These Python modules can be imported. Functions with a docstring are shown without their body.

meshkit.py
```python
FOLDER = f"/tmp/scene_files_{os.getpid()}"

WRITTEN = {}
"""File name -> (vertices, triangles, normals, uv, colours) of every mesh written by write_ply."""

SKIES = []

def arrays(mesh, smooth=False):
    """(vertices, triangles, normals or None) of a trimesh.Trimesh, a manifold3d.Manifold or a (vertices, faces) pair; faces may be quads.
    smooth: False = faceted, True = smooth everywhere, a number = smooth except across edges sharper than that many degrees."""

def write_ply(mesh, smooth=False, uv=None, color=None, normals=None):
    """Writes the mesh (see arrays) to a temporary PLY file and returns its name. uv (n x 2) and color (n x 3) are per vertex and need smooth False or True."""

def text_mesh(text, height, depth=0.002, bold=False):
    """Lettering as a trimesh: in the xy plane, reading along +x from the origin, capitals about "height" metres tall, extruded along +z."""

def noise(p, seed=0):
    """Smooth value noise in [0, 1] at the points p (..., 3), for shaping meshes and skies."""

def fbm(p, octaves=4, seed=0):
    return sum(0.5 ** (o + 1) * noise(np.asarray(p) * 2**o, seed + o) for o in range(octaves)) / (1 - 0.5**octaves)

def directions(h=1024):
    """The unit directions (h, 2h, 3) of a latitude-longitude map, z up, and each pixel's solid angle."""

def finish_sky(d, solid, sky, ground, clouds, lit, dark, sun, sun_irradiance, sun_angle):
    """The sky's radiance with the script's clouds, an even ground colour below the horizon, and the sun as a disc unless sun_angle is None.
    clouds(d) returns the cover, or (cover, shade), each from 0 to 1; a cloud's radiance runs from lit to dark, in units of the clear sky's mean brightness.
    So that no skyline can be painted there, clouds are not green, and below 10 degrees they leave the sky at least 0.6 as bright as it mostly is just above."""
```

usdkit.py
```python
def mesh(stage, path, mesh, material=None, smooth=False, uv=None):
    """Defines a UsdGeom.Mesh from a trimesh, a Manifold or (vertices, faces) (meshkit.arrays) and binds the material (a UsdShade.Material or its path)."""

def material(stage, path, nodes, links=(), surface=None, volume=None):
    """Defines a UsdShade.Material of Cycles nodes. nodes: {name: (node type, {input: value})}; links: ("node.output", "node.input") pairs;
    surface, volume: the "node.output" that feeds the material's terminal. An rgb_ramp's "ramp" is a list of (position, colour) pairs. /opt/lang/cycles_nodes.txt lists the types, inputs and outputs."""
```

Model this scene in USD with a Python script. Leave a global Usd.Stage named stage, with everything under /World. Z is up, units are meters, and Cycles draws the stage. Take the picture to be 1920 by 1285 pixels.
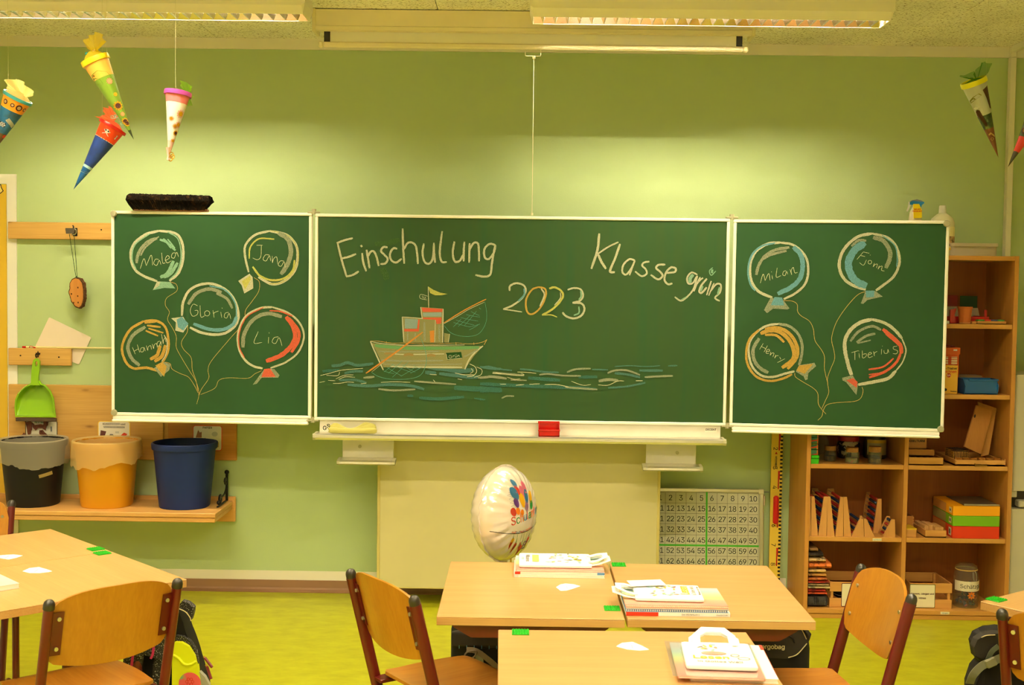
import math, random
import numpy as np
import trimesh
from shapely.geometry import Polygon, Point, box as sbox
import usdkit, meshkit
from pxr import Usd, UsdGeom, UsdShade, UsdLux, Gf, Sdf

random.seed(7)
np.random.seed(7)
PI = math.pi
stage = Usd.Stage.CreateInMemory()
UsdGeom.SetStageUpAxis(stage, 'Z')
UsdGeom.SetStageMetersPerUnit(stage, 1.0)
UsdGeom.Xform.Define(stage, '/World')
UsdGeom.Scope.Define(stage, '/World/Looks')

# ------------------------------------------------------------------ camera, light, exposure
FPX, CX, CY = 2300.0, 960.0, 642.5            # focal length in pixels of the 1920 x 1285 picture
EYE = np.array([0.0, 0.0, 1.61])
PITCH, YAW, ROLL = math.atan(107.5 / FPX), math.atan(18 / FPX), 0.0132
EXPOSURE = 0.0
TUBE_STRENGTH = 500.0                           # the fluorescent tubes of the ceiling lamps: all the light of the room
TUBE_COLOR = (1.0, 0.85, 0.57)


def camera_axes():
    fwd, right, up = np.array([-math.sin(YAW), math.cos(YAW), 0]), np.array([math.cos(YAW), math.sin(YAW), 0]), np.array([0, 0, 1.0])
    f2, u2 = fwd * math.cos(PITCH) - up * math.sin(PITCH), up * math.cos(PITCH) + fwd * math.sin(PITCH)
    return right * math.cos(ROLL) + u2 * math.sin(ROLL), u2 * math.cos(ROLL) - right * math.sin(ROLL), f2


RT, UP, FW = camera_axes()
cam = UsdGeom.Camera.Define(stage, '/World/camera')
cm = np.eye(4)
cm[0, :3], cm[1, :3], cm[2, :3], cm[3, :3] = RT, UP, -FW, EYE
cam.AddTransformOp().Set(Gf.Matrix4d(*cm.ravel().tolist()))
cam.CreateHorizontalApertureAttr(36.0)
cam.CreateVerticalApertureAttr(36.0 * 1285 / 1920)
cam.CreateFocalLengthAttr(36.0 * FPX / 1920)
cam.CreateClippingRangeAttr(Gf.Vec2f(0.05, 100.0))
cam.CreateFStopAttr(9.0)
cam.CreateFocusDistanceAttr(5.7)
cam.CreateExposureAttr(EXPOSURE)


def ray(px, py):
    return FW + RT * (px - CX) / FPX - UP * (py - CY) / FPX


def onY(px, py, Y):
    """The point of the plane y = Y that the photograph shows at a pixel (used to read sizes off the photograph)."""
    d = ray(px, py)
    return EYE + d * (Y / d[1])


def onZ(px, py, z):
    d = ray(px, py)
    return EYE + d * ((z - EYE[2]) / d[2])


def onP(px, py, o, n):
    d = ray(px, py)
    return EYE + d * (np.dot(np.asarray(o) - EYE, n) / np.dot(d, n))


# ------------------------------------------------------------------ names, things, parts
used = {}


def numbered(parent, name):
    k = used.get((parent, name), 0)
    used[(parent, name)] = k + 1
    return name if k == 0 else f'{name}_{k:03d}'


def keys(prim, **kw):
    for k, v in kw.items():
        if v:
            prim.SetCustomDataByKey(k, v)


class Thing:
    def __init__(self, name, label=None, cat=None, loc=(0, 0, 0), rotz=0.0, group=None, kind=None):
        self.name, self.label, self.cat, self.group = name, label, cat, group
        self.path = '/World/' + numbered('/World', name)
        x = UsdGeom.Xform.Define(stage, self.path)
        self.loc, self.rot = np.array(loc, float), rotz
        self.t, self.r = x.AddTranslateOp(), x.AddRotateZOp()
        self.move(loc, rotz)
        self.prim = x.GetPrim()
        keys(self.prim, label=label, category=cat, group=group, kind=kind)

    def move(self, loc, rotz=0.0):
        self.loc, self.rot = np.array(loc, float), rotz
        self.t.Set(Gf.Vec3d(*[float(a) for a in loc]))
        self.r.Set(math.degrees(rotz))

    def part(self, name, mesh, mat, parent=None, smooth=False, label=None, kind=None, world=False):
        """A mesh of this thing. world: the mesh is given in world coordinates."""
        if isinstance(mesh, (list, tuple)) and not (len(mesh) == 2 and isinstance(mesh[0], np.ndarray)):
            mesh = trimesh.util.concatenate(mesh)
        if world:
            mesh = mesh.copy()
            c, s = math.cos(-self.rot), math.sin(-self.rot)
            v = mesh.vertices - self.loc
            mesh.vertices = np.stack([c * v[:, 0] - s * v[:, 1], s * v[:, 0] + c * v[:, 1], v[:, 2]], 1)
        where = parent or self.path
        p = where + '/' + numbered(where, name)
        m = usdkit.mesh(stage, p, mesh, mat, smooth=smooth)
        keys(m.GetPrim(), label=label, kind=kind)
        return p

    def copy(self, loc, rotz=0.0, label=None, group=None):
        o = Thing(self.name, label or self.label, self.cat, loc, rotz, group or self.group)
        o.prim.GetReferences().AddInternalReference(self.path)
        o.prim.SetInstanceable(True)
        return o


def single(name, mesh, mat, label, cat, group=None, smooth=False, kind=None):
    if isinstance(mesh, (list, tuple)):
        mesh = trimesh.util.concatenate(mesh)
    p = '/World/' + numbered('/World', name)
    m = usdkit.mesh(stage, p, mesh, mat, smooth=smooth)
    keys(m.GetPrim(), label=label, category=cat, group=group, kind=kind)
    return p


def struct(name, mesh=None, mat=None, smooth=False, label=None, cat=None):
    """A piece of the setting."""
    if mesh is None:
        t = Thing(name, label, cat, kind='structure')
        return t
    return single(name, mesh, mat, label, cat, smooth=smooth, kind='structure')


# ------------------------------------------------------------------ mesh helpers
def rot(m, ang, axis, point=(0, 0, 0)):
    m = m.copy()
    m.apply_transform(trimesh.transformations.rotation_matrix(ang, axis, point))
    return m


def mv(m, d):
    m = m.copy()
    m.apply_translation(d)
    return m


def bx(lo, hi, ch=0.0):
    """A box from corner to corner, its edges chamfered by ch."""
    lo, hi = np.minimum(lo, hi).astype(float), np.maximum(lo, hi).astype(float)
    if ch <= 0:
        m = trimesh.creation.box(hi - lo)
        m.apply_translation((lo + hi) / 2)
        return m
    c, h = (lo + hi) / 2, (hi - lo) / 2
    ch = min(ch, 0.45 * h.min() * 2)
    pts = []
    for sx in (-1, 1):
        for sy in (-1, 1):
            for sz in (-1, 1):
                s = np.array([sx, sy, sz])
                for k in range(3):
                    d = h - ch
                    d[k] = h[k]
                    pts.append(c + s * d)
    return trimesh.convex.convex_hull(np.array(pts))


def cbx(c, size, ch=0.0):
    c, s = np.array(c, float), np.array(size, float) / 2
    return bx(c - s, c + s, ch)


def frame_of(d):
    d = np.asarray(d, float)
    d = d / np.linalg.norm(d)
    a = np.array([0, 0, 1.0]) if abs(d[2]) < 0.9 else np.array([1.0, 0, 0])
    u = np.cross(a, d)
    u /= np.linalg.norm(u)
    return u, np.cross(d, u), d


def cyl(p0, p1, r, n=16, r1=None):
    p0, p1 = np.asarray(p0, float), np.asarray(p1, float)
    r1 = r if r1 is None else r1
    u, w, _ = frame_of(p1 - p0)
    a = np.arange(n) / n * 2 * PI
    ring = np.cos(a)[:, None] * u + np.sin(a)[:, None] * w
    v = np.vstack([p0 + ring * r, p1 + ring * r1, [p0], [p1]])
    f = []
    for i in range(n):
        j = (i + 1) % n
        f += [[i, j, n + j], [i, n + j, n + i], [2 * n, j, i], [2 * n + 1, n + i, n + j]]
    return trimesh.Trimesh(v, f, process=False)


def spline(pts, per=8):
    """Catmull-Rom through the points."""
    p = np.asarray(pts, float)
    if len(p) < 3:
        t = np.linspace(0, 1, per + 1)[:, None]
        return p[0] * (1 - t) + p[-1] * t
    q = np.vstack([2 * p[0] - p[1], p, 2 * p[-1] - p[-2]])
    out = []
    for i in range(len(p) - 1):
        a, b, c, d = q[i:i + 4]
        t = np.linspace(0, 1, per, endpoint=False)[:, None]
        out.append(0.5 * (2 * b + (c - a) * t + (2 * a - 5 * b + 4 * c - d) * t ** 2 + (3 * b - a - 3 * c + d) * t ** 3))
    return np.vstack(out + [p[-1:]])


def tube(pts, r, n=8, flat=None, up=None):
    """A tube along a path; flat=(a, b) makes the section an ellipse, a across and b along `up`."""
    p = np.asarray(pts, float)
    tg = np.gradient(p, axis=0)
    tg /= np.maximum(np.linalg.norm(tg, axis=1, keepdims=True), 1e-9)
    rr = np.broadcast_to(np.asarray(r, float), len(p))
    u = np.array(up if up is not None else frame_of(tg[0])[0], float)
    rings = []
    a = np.arange(n) / n * 2 * PI
    for i in range(len(p)):
        u = u - tg[i] * np.dot(u, tg[i])
        u /= max(np.linalg.norm(u), 1e-9)
        w = np.cross(tg[i], u)
        ka, kb = (flat if flat is not None else (rr[i], rr[i]))
        rings.append(p[i] + np.cos(a)[:, None] * u * kb + np.sin(a)[:, None] * w * ka)
    v = np.vstack(rings + [p[:1], p[-1:]])
    f = []
    L = len(p)
    for k in range(L - 1):
        for i in range(n):
            j = (i + 1) % n
            f += [[k * n + i, k * n + j, (k + 1) * n + j], [k * n + i, (k + 1) * n + j, (k + 1) * n + i]]
    for i in range(n):
        j = (i + 1) % n
        f += [[L * n, j, i], [L * n + 1, (L - 1) * n + i, (L - 1) * n + j]]
    return trimesh.Trimesh(v, f, process=False)


def lathe(profile, n=32, sq=2.0, cx=0.0, cy=0.0):
    """Turned shape about z from (radius, z) pairs; sq > 2 squares the section."""
    pr = np.asarray(profile, float)
    a = np.arange(n) / n * 2 * PI
    k = (np.abs(np.cos(a)) ** sq + np.abs(np.sin(a)) ** sq) ** (-1 / sq)
    v = []
    for r, z in pr:
        v.append(np.stack([cx + r * k * np.cos(a), cy + r * k * np.sin(a), np.full(n, z)], 1))
    v = np.vstack(v)
    f = []
    for q in range(len(pr) - 1):
        for i in range(n):
            j = (i + 1) % n
            f += [[q * n + i, q * n + j, (q + 1) * n + j], [q * n + i, (q + 1) * n + j, (q + 1) * n + i]]
    m = trimesh.Trimesh(v, f, process=False)
    keep = m.area_faces > 1e-12
    m.update_faces(keep)
    return m


def extrude(poly, h):
    if not isinstance(poly, Polygon):
        poly = Polygon(poly)
    if not poly.is_valid:
        poly = poly.buffer(0)
    gs = getattr(poly, 'geoms', [poly])
    return trimesh.util.concatenate([trimesh.creation.extrude_polygon(g, h, engine='earcut') for g in gs if g.area > 0])


def placed(m, o, ex, ey, ez=None):
    """Takes a mesh from its x, y, z axes to the axes ex, ey, ez at o."""
    ex, ey = np.asarray(ex, float), np.asarray(ey, float)
    ez = np.cross(ex, ey) if ez is None else np.asarray(ez, float)
    m = m.copy()
    v = m.vertices
    m.vertices = np.asarray(o, float) + v[:, :1] * ex + v[:, 1:2] * ey + v[:, 2:3] * ez
    if np.dot(np.cross(ex, ey), ez) < 0:
        m.invert()
    return m


def rrect(w, h, r, n=6):
    return sbox(-w / 2 + r, -h / 2 + r, w / 2 - r, h / 2 - r).buffer(r, quad_segs=n)


FX, FZ, FN = np.array([1.0, 0, 0]), np.array([0, 0, 1.0]), np.array([0, -1.0, 0])   # facing the camera: right, up, towards the viewer


def text(s, height, o, ex=FX, ey=FZ, depth=0.0006, bold=False, center=True):
    m = meshkit.text_mesh(s, height, depth, bold)
    b = m.bounds
    if center:
        m.apply_translation([-(b[0][0] + b[1][0]) / 2, -height / 2, 0])
    return placed(m, o, ex, ey)


def flat(poly, o, ex=FX, ey=FZ, depth=0.0005):
    return placed(extrude(poly, depth), o, ex, ey)


def disc(r, n=20, ry=None):
    a = np.arange(n) / n * 2 * PI
    return Polygon(np.stack([r * np.cos(a), (ry or r) * np.sin(a)], 1))


def jitter(m, amp, freq, seed=0):
    """Pushes the vertices along their normals by smooth noise."""
    m = m.copy()
    n = np.array(m.vertex_normals)
    m.vertices = m.vertices + n * ((meshkit.fbm(m.vertices * freq + 50, 3, seed) - 0.5) * 2 * amp)[:, None]
    return m


def soft_box(size, r, res=10, puff=0.0):
    """A rounded, slightly puffed box about the origin (school bags, pads)."""
    m = trimesh.creation.box((2, 2, 2))
    for _ in range(4):
        m = m.subdivide()
    v = m.vertices
    h = np.array(size, float) / 2
    p = v * h
    inner = np.clip(p, -(h - r), h - r)
    d = p - inner
    L = np.linalg.norm(d, axis=1, keepdims=True)
    d = np.where(L > 1e-9, d / np.maximum(L, 1e-9) * np.minimum(L, r), 0)
    p = inner + d
    if puff:
        q = np.prod(np.cos(np.clip(v, -1, 1) * PI / 2 * 0.98) + np.eye(3)[np.argmax(np.abs(v), 1)] * (1 - np.cos(np.clip(v, -1, 1) * PI / 2 * 0.98)), 1)
        ax = np.argmax(np.abs(v), 1)
        p[np.arange(len(p)), ax] += np.sign(v[np.arange(len(p)), ax]) * puff * q
    return trimesh.Trimesh(p, m.faces, process=False)


def ribbon(pts, w, up, th=0.002):
    """A strap: a flat band along a path, its width across cross(path, up)."""
    p = np.asarray(pts, float)
    tg = np.gradient(p, axis=0)
    tg /= np.maximum(np.linalg.norm(tg, axis=1, keepdims=True), 1e-9)
    upv = np.broadcast_to(np.asarray(up, float), p.shape)
    s = np.cross(tg, upv)
    s /= np.maximum(np.linalg.norm(s, axis=1, keepdims=True), 1e-9)
    nrm = np.cross(s, tg)
    ww = np.broadcast_to(np.asarray(w, float), len(p))[:, None]
    v = np.concatenate([p - s * ww / 2 - nrm * th / 2, p + s * ww / 2 - nrm * th / 2, p + s * ww / 2 + nrm * th / 2, p - s * ww / 2 + nrm * th / 2])
    L = len(p)
    f = []
    for i in range(L - 1):
        for a in range(4):
            b = (a + 1) % 4
            f += [[a * L + i, b * L + i, b * L + i + 1], [a * L + i, b * L + i + 1, a * L + i + 1]]
    f += [[0, 3 * L, 2 * L], [0, 2 * L, L], [L - 1, 2 * L - 1, 3 * L - 1], [L - 1, 3 * L - 1, 4 * L - 1]]
    m = trimesh.Trimesh(v, f, process=False)
    return m


# ------------------------------------------------------------------ materials
def lin(c):
    c = np.array(c, float) / 255
    return tuple(np.where(c <= 0.04045, c / 12.92, ((c + 0.055) / 1.055) ** 2.4).tolist())


def M(name, rgb, rough=0.5, spec=0.5, metal=0.0, vary=0.0, vscale=6.0, bump=0.0, bscale=60.0, coat=0.0, stretch=None, sheen=0.0, second=None, smin=0.42, smax=0.62):
    """A principled material of one colour, varied by noise towards `second` (or a darker tone), with a fine bump."""
    c = lin(rgb)
    nodes = {'p': ('principled_bsdf', {'base_color': c, 'roughness': rough, 'specular_ior_level': spec, 'metallic': metal, 'coat_weight': coat, 'sheen_weight': sheen})}
    links = []
    if vary or second is not None or bump:
        nodes['tc'] = ('texture_coordinate', {})
        nodes['map'] = ('mapping', {'scale': stretch or (1, 1, 1)})
        links.append(('tc.object', 'map.vector'))
    if vary or second is not None:
        c2 = lin(second) if second is not None else tuple(x * (1 - vary) for x in c)
        nodes['n'] = ('noise_texture', {'scale': vscale, 'detail': 4.0, 'roughness': 0.6})
        nodes['r'] = ('rgb_ramp', {'ramp': [(smin, c2), (smax, c)]})
        links += [('map.vector', 'n.vector'), ('n.fac', 'r.fac'), ('r.color', 'p.base_color')]
    if bump:
        nodes['bn'] = ('noise_texture', {'scale': bscale, 'detail': 3.0})
        nodes['b'] = ('bump', {'strength': bump, 'distance': 0.002})
        links += [('map.vector', 'bn.vector'), ('bn.fac', 'b.height'), ('b.normal', 'p.normal')]
    return usdkit.material(stage, '/World/Looks/' + name, nodes, links, surface='p.BSDF')


def WOOD(name, light, dark, axis=0, rough=0.4, grain=1.0, knots=0.0, coat=0.0, spec=0.45, fine=90.0):
    """Wood whose grain runs along an axis of the object."""
    sc = [14.0 * grain] * 3
    sc[axis] = 0.9 * grain
    s2 = [fine * 3] * 3
    s2[axis] = 5.0
    c1, c2 = lin(light), lin(dark)
    nodes = {
        'tc': ('texture_coordinate', {}), 'm1': ('mapping', {'scale': tuple(sc)}), 'm2': ('mapping', {'scale': tuple(s2)}),
        'n1': ('noise_texture', {'scale': 1.0, 'detail': 4.0, 'roughness': 0.55, 'distortion': 0.6}),
        'n2': ('noise_texture', {'scale': 1.0, 'detail': 2.0}),
        'mx': ('mix_float', {'fac': 0.35}),
        'r': ('rgb_ramp', {'ramp': [(0.3, c2), (0.5, tuple(0.5 * (a + b) for a, b in zip(c1, c2))), (0.68, c1)]}),
        'p': ('principled_bsdf', {'roughness': rough, 'specular_ior_level': spec, 'coat_weight': coat, 'coat_roughness': 0.15}),
    }
    links = [('tc.object', 'm1.vector'), ('tc.object', 'm2.vector'), ('m1.vector', 'n1.vector'), ('m2.vector', 'n2.vector'),
             ('n1.fac', 'mx.a'), ('n2.fac', 'mx.b'), ('mx.result', 'r.fac')]
    last = 'r.color'
    if knots:
        ks = [15.0] * 3
        ks[axis] = 5.0
        kc = lin((96, 48, 14))
        nodes |= {'m3': ('mapping', {'scale': tuple(ks)}), 'v': ('voronoi_texture', {'scale': 1.0, 'randomness': 1.0}),
                  'kr': ('rgb_ramp', {'ramp': [(0.0, (1, 1, 1)), (0.07, (0.85, 0.85, 0.85)), (0.16, (0.12, 0.12, 0.12)), (0.3, (0, 0, 0))]}),
                  'pick': ('rgb_ramp', {'ramp': [(0.55, (0, 0, 0)), (0.6, (1, 1, 1))]}),
                  'km': ('math', {'math_type': 'multiply', 'value2': knots}), 'kk': ('math', {'math_type': 'multiply'}),
                  'kx': ('mix_color', {'blend_type': 'mix', 'b': kc})}
        links += [('tc.object', 'm3.vector'), ('m3.vector', 'v.vector'), ('v.distance', 'kr.fac'), ('v.color', 'pick.fac'),
                  ('kr.color', 'kk.value1'), ('pick.color', 'kk.value2'), ('kk.value', 'km.value1'), ('km.value', 'kx.fac'), (last, 'kx.a')]
        last = 'kx.result'
    links.append((last, 'p.base_color'))
    return usdkit.material(stage, '/World/Looks/' + name, nodes, links, surface='p.BSDF')


def GLASSY(name, rgb, clear=0.8, rough=0.08):
    """Thin clear plastic or glass: mostly see-through, with reflections."""
    nodes = {'t': ('transparent_bsdf', {'color': lin(rgb)}), 'g': ('glossy_bsdf', {'color': (0.9, 0.9, 0.9), 'roughness': rough}),
             'd': ('diffuse_bsdf', {'color': lin(rgb)}), 'lw': ('layer_weight', {'blend': 0.25}), 'f': ('math', {'math_type': 'multiply', 'value2': 0.5}), 'a': ('mix_closure', {'fac': 1 - clear}), 'm': ('mix_closure', {})}
    return usdkit.material(stage, '/World/Looks/' + name, nodes, [('t.BSDF', 'a.closure1'), ('d.BSDF', 'a.closure2'), ('lw.facing', 'f.value1'), ('f.value', 'm.fac'), ('a.closure', 'm.closure1'), ('g.BSDF', 'm.closure2')], surface='m.closure')


def TULLE(name, rgb, solid=0.6):
    nodes = {'t': ('transparent_bsdf', {'color': (1, 1, 1)}), 'd': ('diffuse_bsdf', {'color': lin(rgb)}), 'l': ('translucent_bsdf', {'color': lin(rgb)}),
             'a': ('mix_closure', {'fac': 0.45}), 'm': ('mix_closure', {'fac': solid})}
    return usdkit.material(stage, '/World/Looks/' + name, nodes, [('d.BSDF', 'a.closure1'), ('l.BSDF', 'a.closure2'), ('t.BSDF', 'm.closure1'), ('a.closure', 'm.closure2')], surface='m.closure')


def GLOW(name, color, strength):
    return usdkit.material(stage, '/World/Looks/' + name, {'e': ('emission', {'color': color, 'strength': strength})}, [], surface='e.emission')


mat_white = M('white_paint', (238, 236, 228), 0.5)
mat_cream = M('cream_paint', (240, 235, 218), 0.55, vary=0.05, vscale=2)
mat_black = M('black_plastic', (20, 20, 20), 0.35)
mat_chrome = M('chrome', (205, 205, 205), 0.25, metal=1.0)
mat_paper = M('white_paper', (248, 247, 242), 0.7)
mat_ink = M('black_ink', (28, 28, 28), 0.6)
mat_redink = M('red_print', (206, 44, 32), 0.5)
mat_greyink = M('grey_print', (120, 122, 124), 0.6)
mat_alu = M('aluminium', (232, 228, 216), 0.27, metal=0.92)
# ------------------------------------------------------------------ the room
WALL, CEIL, XL, XR, YR = 6.32, 2.85, -3.0, 2.9, -1.7
mat_wall = M('mint_green_wall_paint', (184, 206, 150), 0.6, vary=0.03, vscale=1.5, bump=0.15, bscale=160)
mat_floor = M('lime_linoleum', (178, 180, 26), 0.42, second=(160, 158, 15), vscale=9.0, stretch=(1, 1.8, 1), smin=0.32, smax=0.66, bump=0.05, bscale=30)
mat_sidewall = M('pale_side_wall_paint', (242, 240, 228), 0.7)


def ceiling_material():
    nodes = {'tc': ('texture_coordinate', {}), 'm': ('mapping', {'scale': (1.0, 1.6, 1.0)}),
             'n': ('noise_texture', {'scale': 85.0, 'detail': 2.0, 'roughness': 0.7}), 'r': ('rgb_ramp', {'ramp': [(0.33, lin((128, 106, 62))), (0.43, lin((248, 243, 224))), (0.7, lin((252, 248, 234)))]}),
             'n2': ('noise_texture', {'scale': 3.0}), 'h': ('hsv', {'saturation': 1.0}), 'mr': ('map_range', {'from_min': 0.3, 'from_max': 0.7, 'to_min': 0.9, 'to_max': 1.06}),
             'b': ('bump', {'strength': 0.4, 'distance': 0.003}), 'p': ('principled_bsdf', {'roughness': 0.9, 'specular_ior_level': 0.1})}
    links = [('tc.object', 'm.vector'), ('m.vector', 'n.vector'), ('n.fac', 'r.fac'), ('tc.object', 'n2.vector'), ('n2.fac', 'mr.value'), ('mr.result', 'h.value'), ('r.color', 'h.color'), ('h.color', 'p.base_color'), ('n.fac', 'b.height'), ('b.normal', 'p.normal')]
    return usdkit.material(stage, '/World/Looks/mineral_ceiling_panel', nodes, links, surface='p.BSDF')


mat_ceil = ceiling_material()
mat_gap = M('dark_ceiling_gap', (60, 50, 34), 0.9)
struct('floor', bx((XL, YR, -0.1), (XR, WALL, 0)), mat_floor, label='lime yellow mottled linoleum floor', cat='floor')
struct('wall_back', bx((XL, WALL, -0.1), (XR, WALL + 0.15, CEIL + 0.1)), mat_wall, label='mint green painted wall behind the blackboard', cat='wall')
struct('wall_left', bx((XL - 0.15, YR, -0.1), (XL, WALL + 0.15, CEIL + 0.1)), mat_sidewall, label='plain side wall left of the room', cat='wall')
struct('wall_right', bx((XR, YR, -0.1), (XR + 0.15, WALL + 0.15, CEIL + 0.1)), mat_sidewall, label='plain side wall right of the room', cat='wall')
struct('wall_rear', bx((XL - 0.15, YR - 0.15, -0.1), (XR + 0.15, YR, CEIL + 0.1)), mat_sidewall, label='plain wall behind the viewer', cat='wall')
t = struct('ceiling', label='beige speckled acoustic panel ceiling', cat='ceiling')
t.part('ceiling_backing', bx((XL, YR, CEIL + 0.012), (XR, WALL, CEIL + 0.1)), mat_gap)
xs = [XL] + [x for x in np.arange(-5, 6) * 1.176 + 1.953 if XL < x < XR] + [XR]
ys = [YR] + [y for y in np.arange(-14, 1) * 0.6 + 5.835 if YR < y < WALL] + [WALL]
for a, b in zip(xs[:-1], xs[1:]):
    for c, d in zip(ys[:-1], ys[1:]):
        t.part('ceiling_panel', bx((a + 0.0015, c + 0.0015, CEIL), (b - 0.0015, d - 0.0015, CEIL + 0.012), 0.002), mat_ceil)
# cream strip under the ceiling, painted band and skirting at the floor
struct('trim_1', bx((XL, WALL - 0.012, CEIL - 0.053), (XR, WALL, CEIL)), mat_cream, label='cream strip along the top of the green wall', cat='trim')
mat_skirt = M('brown_skirting', (150, 112, 82), 0.45, vary=0.06, vscale=3)
cove = [(0, 0), (-0.03, 0), (-0.03, 0.004), (-0.012, 0.012), (-0.009, 0.022), (-0.007, 0.06), (0, 0.06)]
sk = trimesh.creation.extrude_polygon(Polygon(cove), 2.56 + 1.39 - 0.0, engine='earcut')
struct('baseboard_back', placed(sk, (-2.56, WALL, 0), (0, 1, 0), (0, 0, 1), (1, 0, 0)), mat_skirt, label='brown coved skirting at the foot of the green wall', cat='baseboard')
struct('trim_2', bx((-2.50, WALL - 0.002, 0.06), (1.39, WALL, 0.108)), mat_cream, label='cream painted band above the brown skirting', cat='trim')

# the yellow door at the left edge, in its white frame
mat_door = M('yellow_door', (226, 186, 48), 0.4, vary=0.05, vscale=2)
door = struct('door_1', label='yellow door in a white frame beside the coat rail', cat='door')
dx1, dtop = onY(31.5, 327, WALL)[0], onY(31.5, 327, WALL)[2]
dx0, dlt = onY(13.5, 345, WALL)[0], onY(13.5, 345, WALL)[2]
door.part('door_frame', [bx((dx0, WALL - 0.008, 0), (dx1, WALL, dtop)), bx((XL + 0.02, WALL - 0.008, dlt), (dx0, WALL, dtop))], mat_white)
leaf = door.part('door_leaf', bx((XL + 0.02, WALL - 0.005, 0.01), (dx0 - 0.003, WALL, dlt - 0.003)), mat_door)
q = lambda px, py: (onY(px, py, WALL - 0.0055) - onY(0, 355, WALL - 0.0055))[[0, 2]]
sp = [(-14, 350), (-6, 344), (2, 346), (3, 351), (5, 355), (7, 358), (4, 361), (0, 364), (-8, 362), (-14, 358)]
o_ = onY(0, 355, WALL - 0.0055)
door.part('sticker', flat(Polygon([q(*p) for p in sp]), o_), M('sticker_outline', (40, 34, 20), 0.5), parent=leaf, label='black outlined sticker on the door')
door.part('sticker', flat(Polygon([q(*p) for p in sp]).buffer(-0.004), o_ + FN * 0.0006), M('sticker_fill', (240, 214, 120), 0.5), parent=leaf)

# square white cable duct: down the wall, and along the ceiling towards the room
duct = Thing('cable_duct', 'cream cable duct running down the wall above the shelf and along the ceiling', 'cable duct', (0, 0, 0))
cx0, cx1 = onY(1888, 200, WALL)[0] - 0.002, onY(1897, 200, WALL)[0] + 0.003
duct.part('wall_duct', bx((cx0, WALL - 0.04, 0.02), (cx1, WALL, CEIL - 0.0535), 0.003), mat_cream)
duct.part('duct_corner', bx((cx0, WALL - 0.04, CEIL - 0.0535), (cx1, WALL - 0.0125, CEIL - 0.003), 0.003), mat_cream)
duct.part('ceiling_duct', bx((cx0, 0.2, CEIL - 0.03), (cx1, WALL - 0.041, CEIL), 0.003), mat_cream)

# ------------------------------------------------------------------ ceiling lamps
mat_lamp = M('lamp_housing', (246, 240, 222), 0.45)
mat_louvre = M('louvre_metal', (236, 234, 230), 0.2, metal=1.0)
mat_reflect = M('lamp_reflector', (226, 214, 204), 0.12, metal=1.0)
mat_tube = GLOW('fluorescent_tube', TUBE_COLOR, TUBE_STRENGTH)
LLEN, LY = 1.557, 5.40


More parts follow.
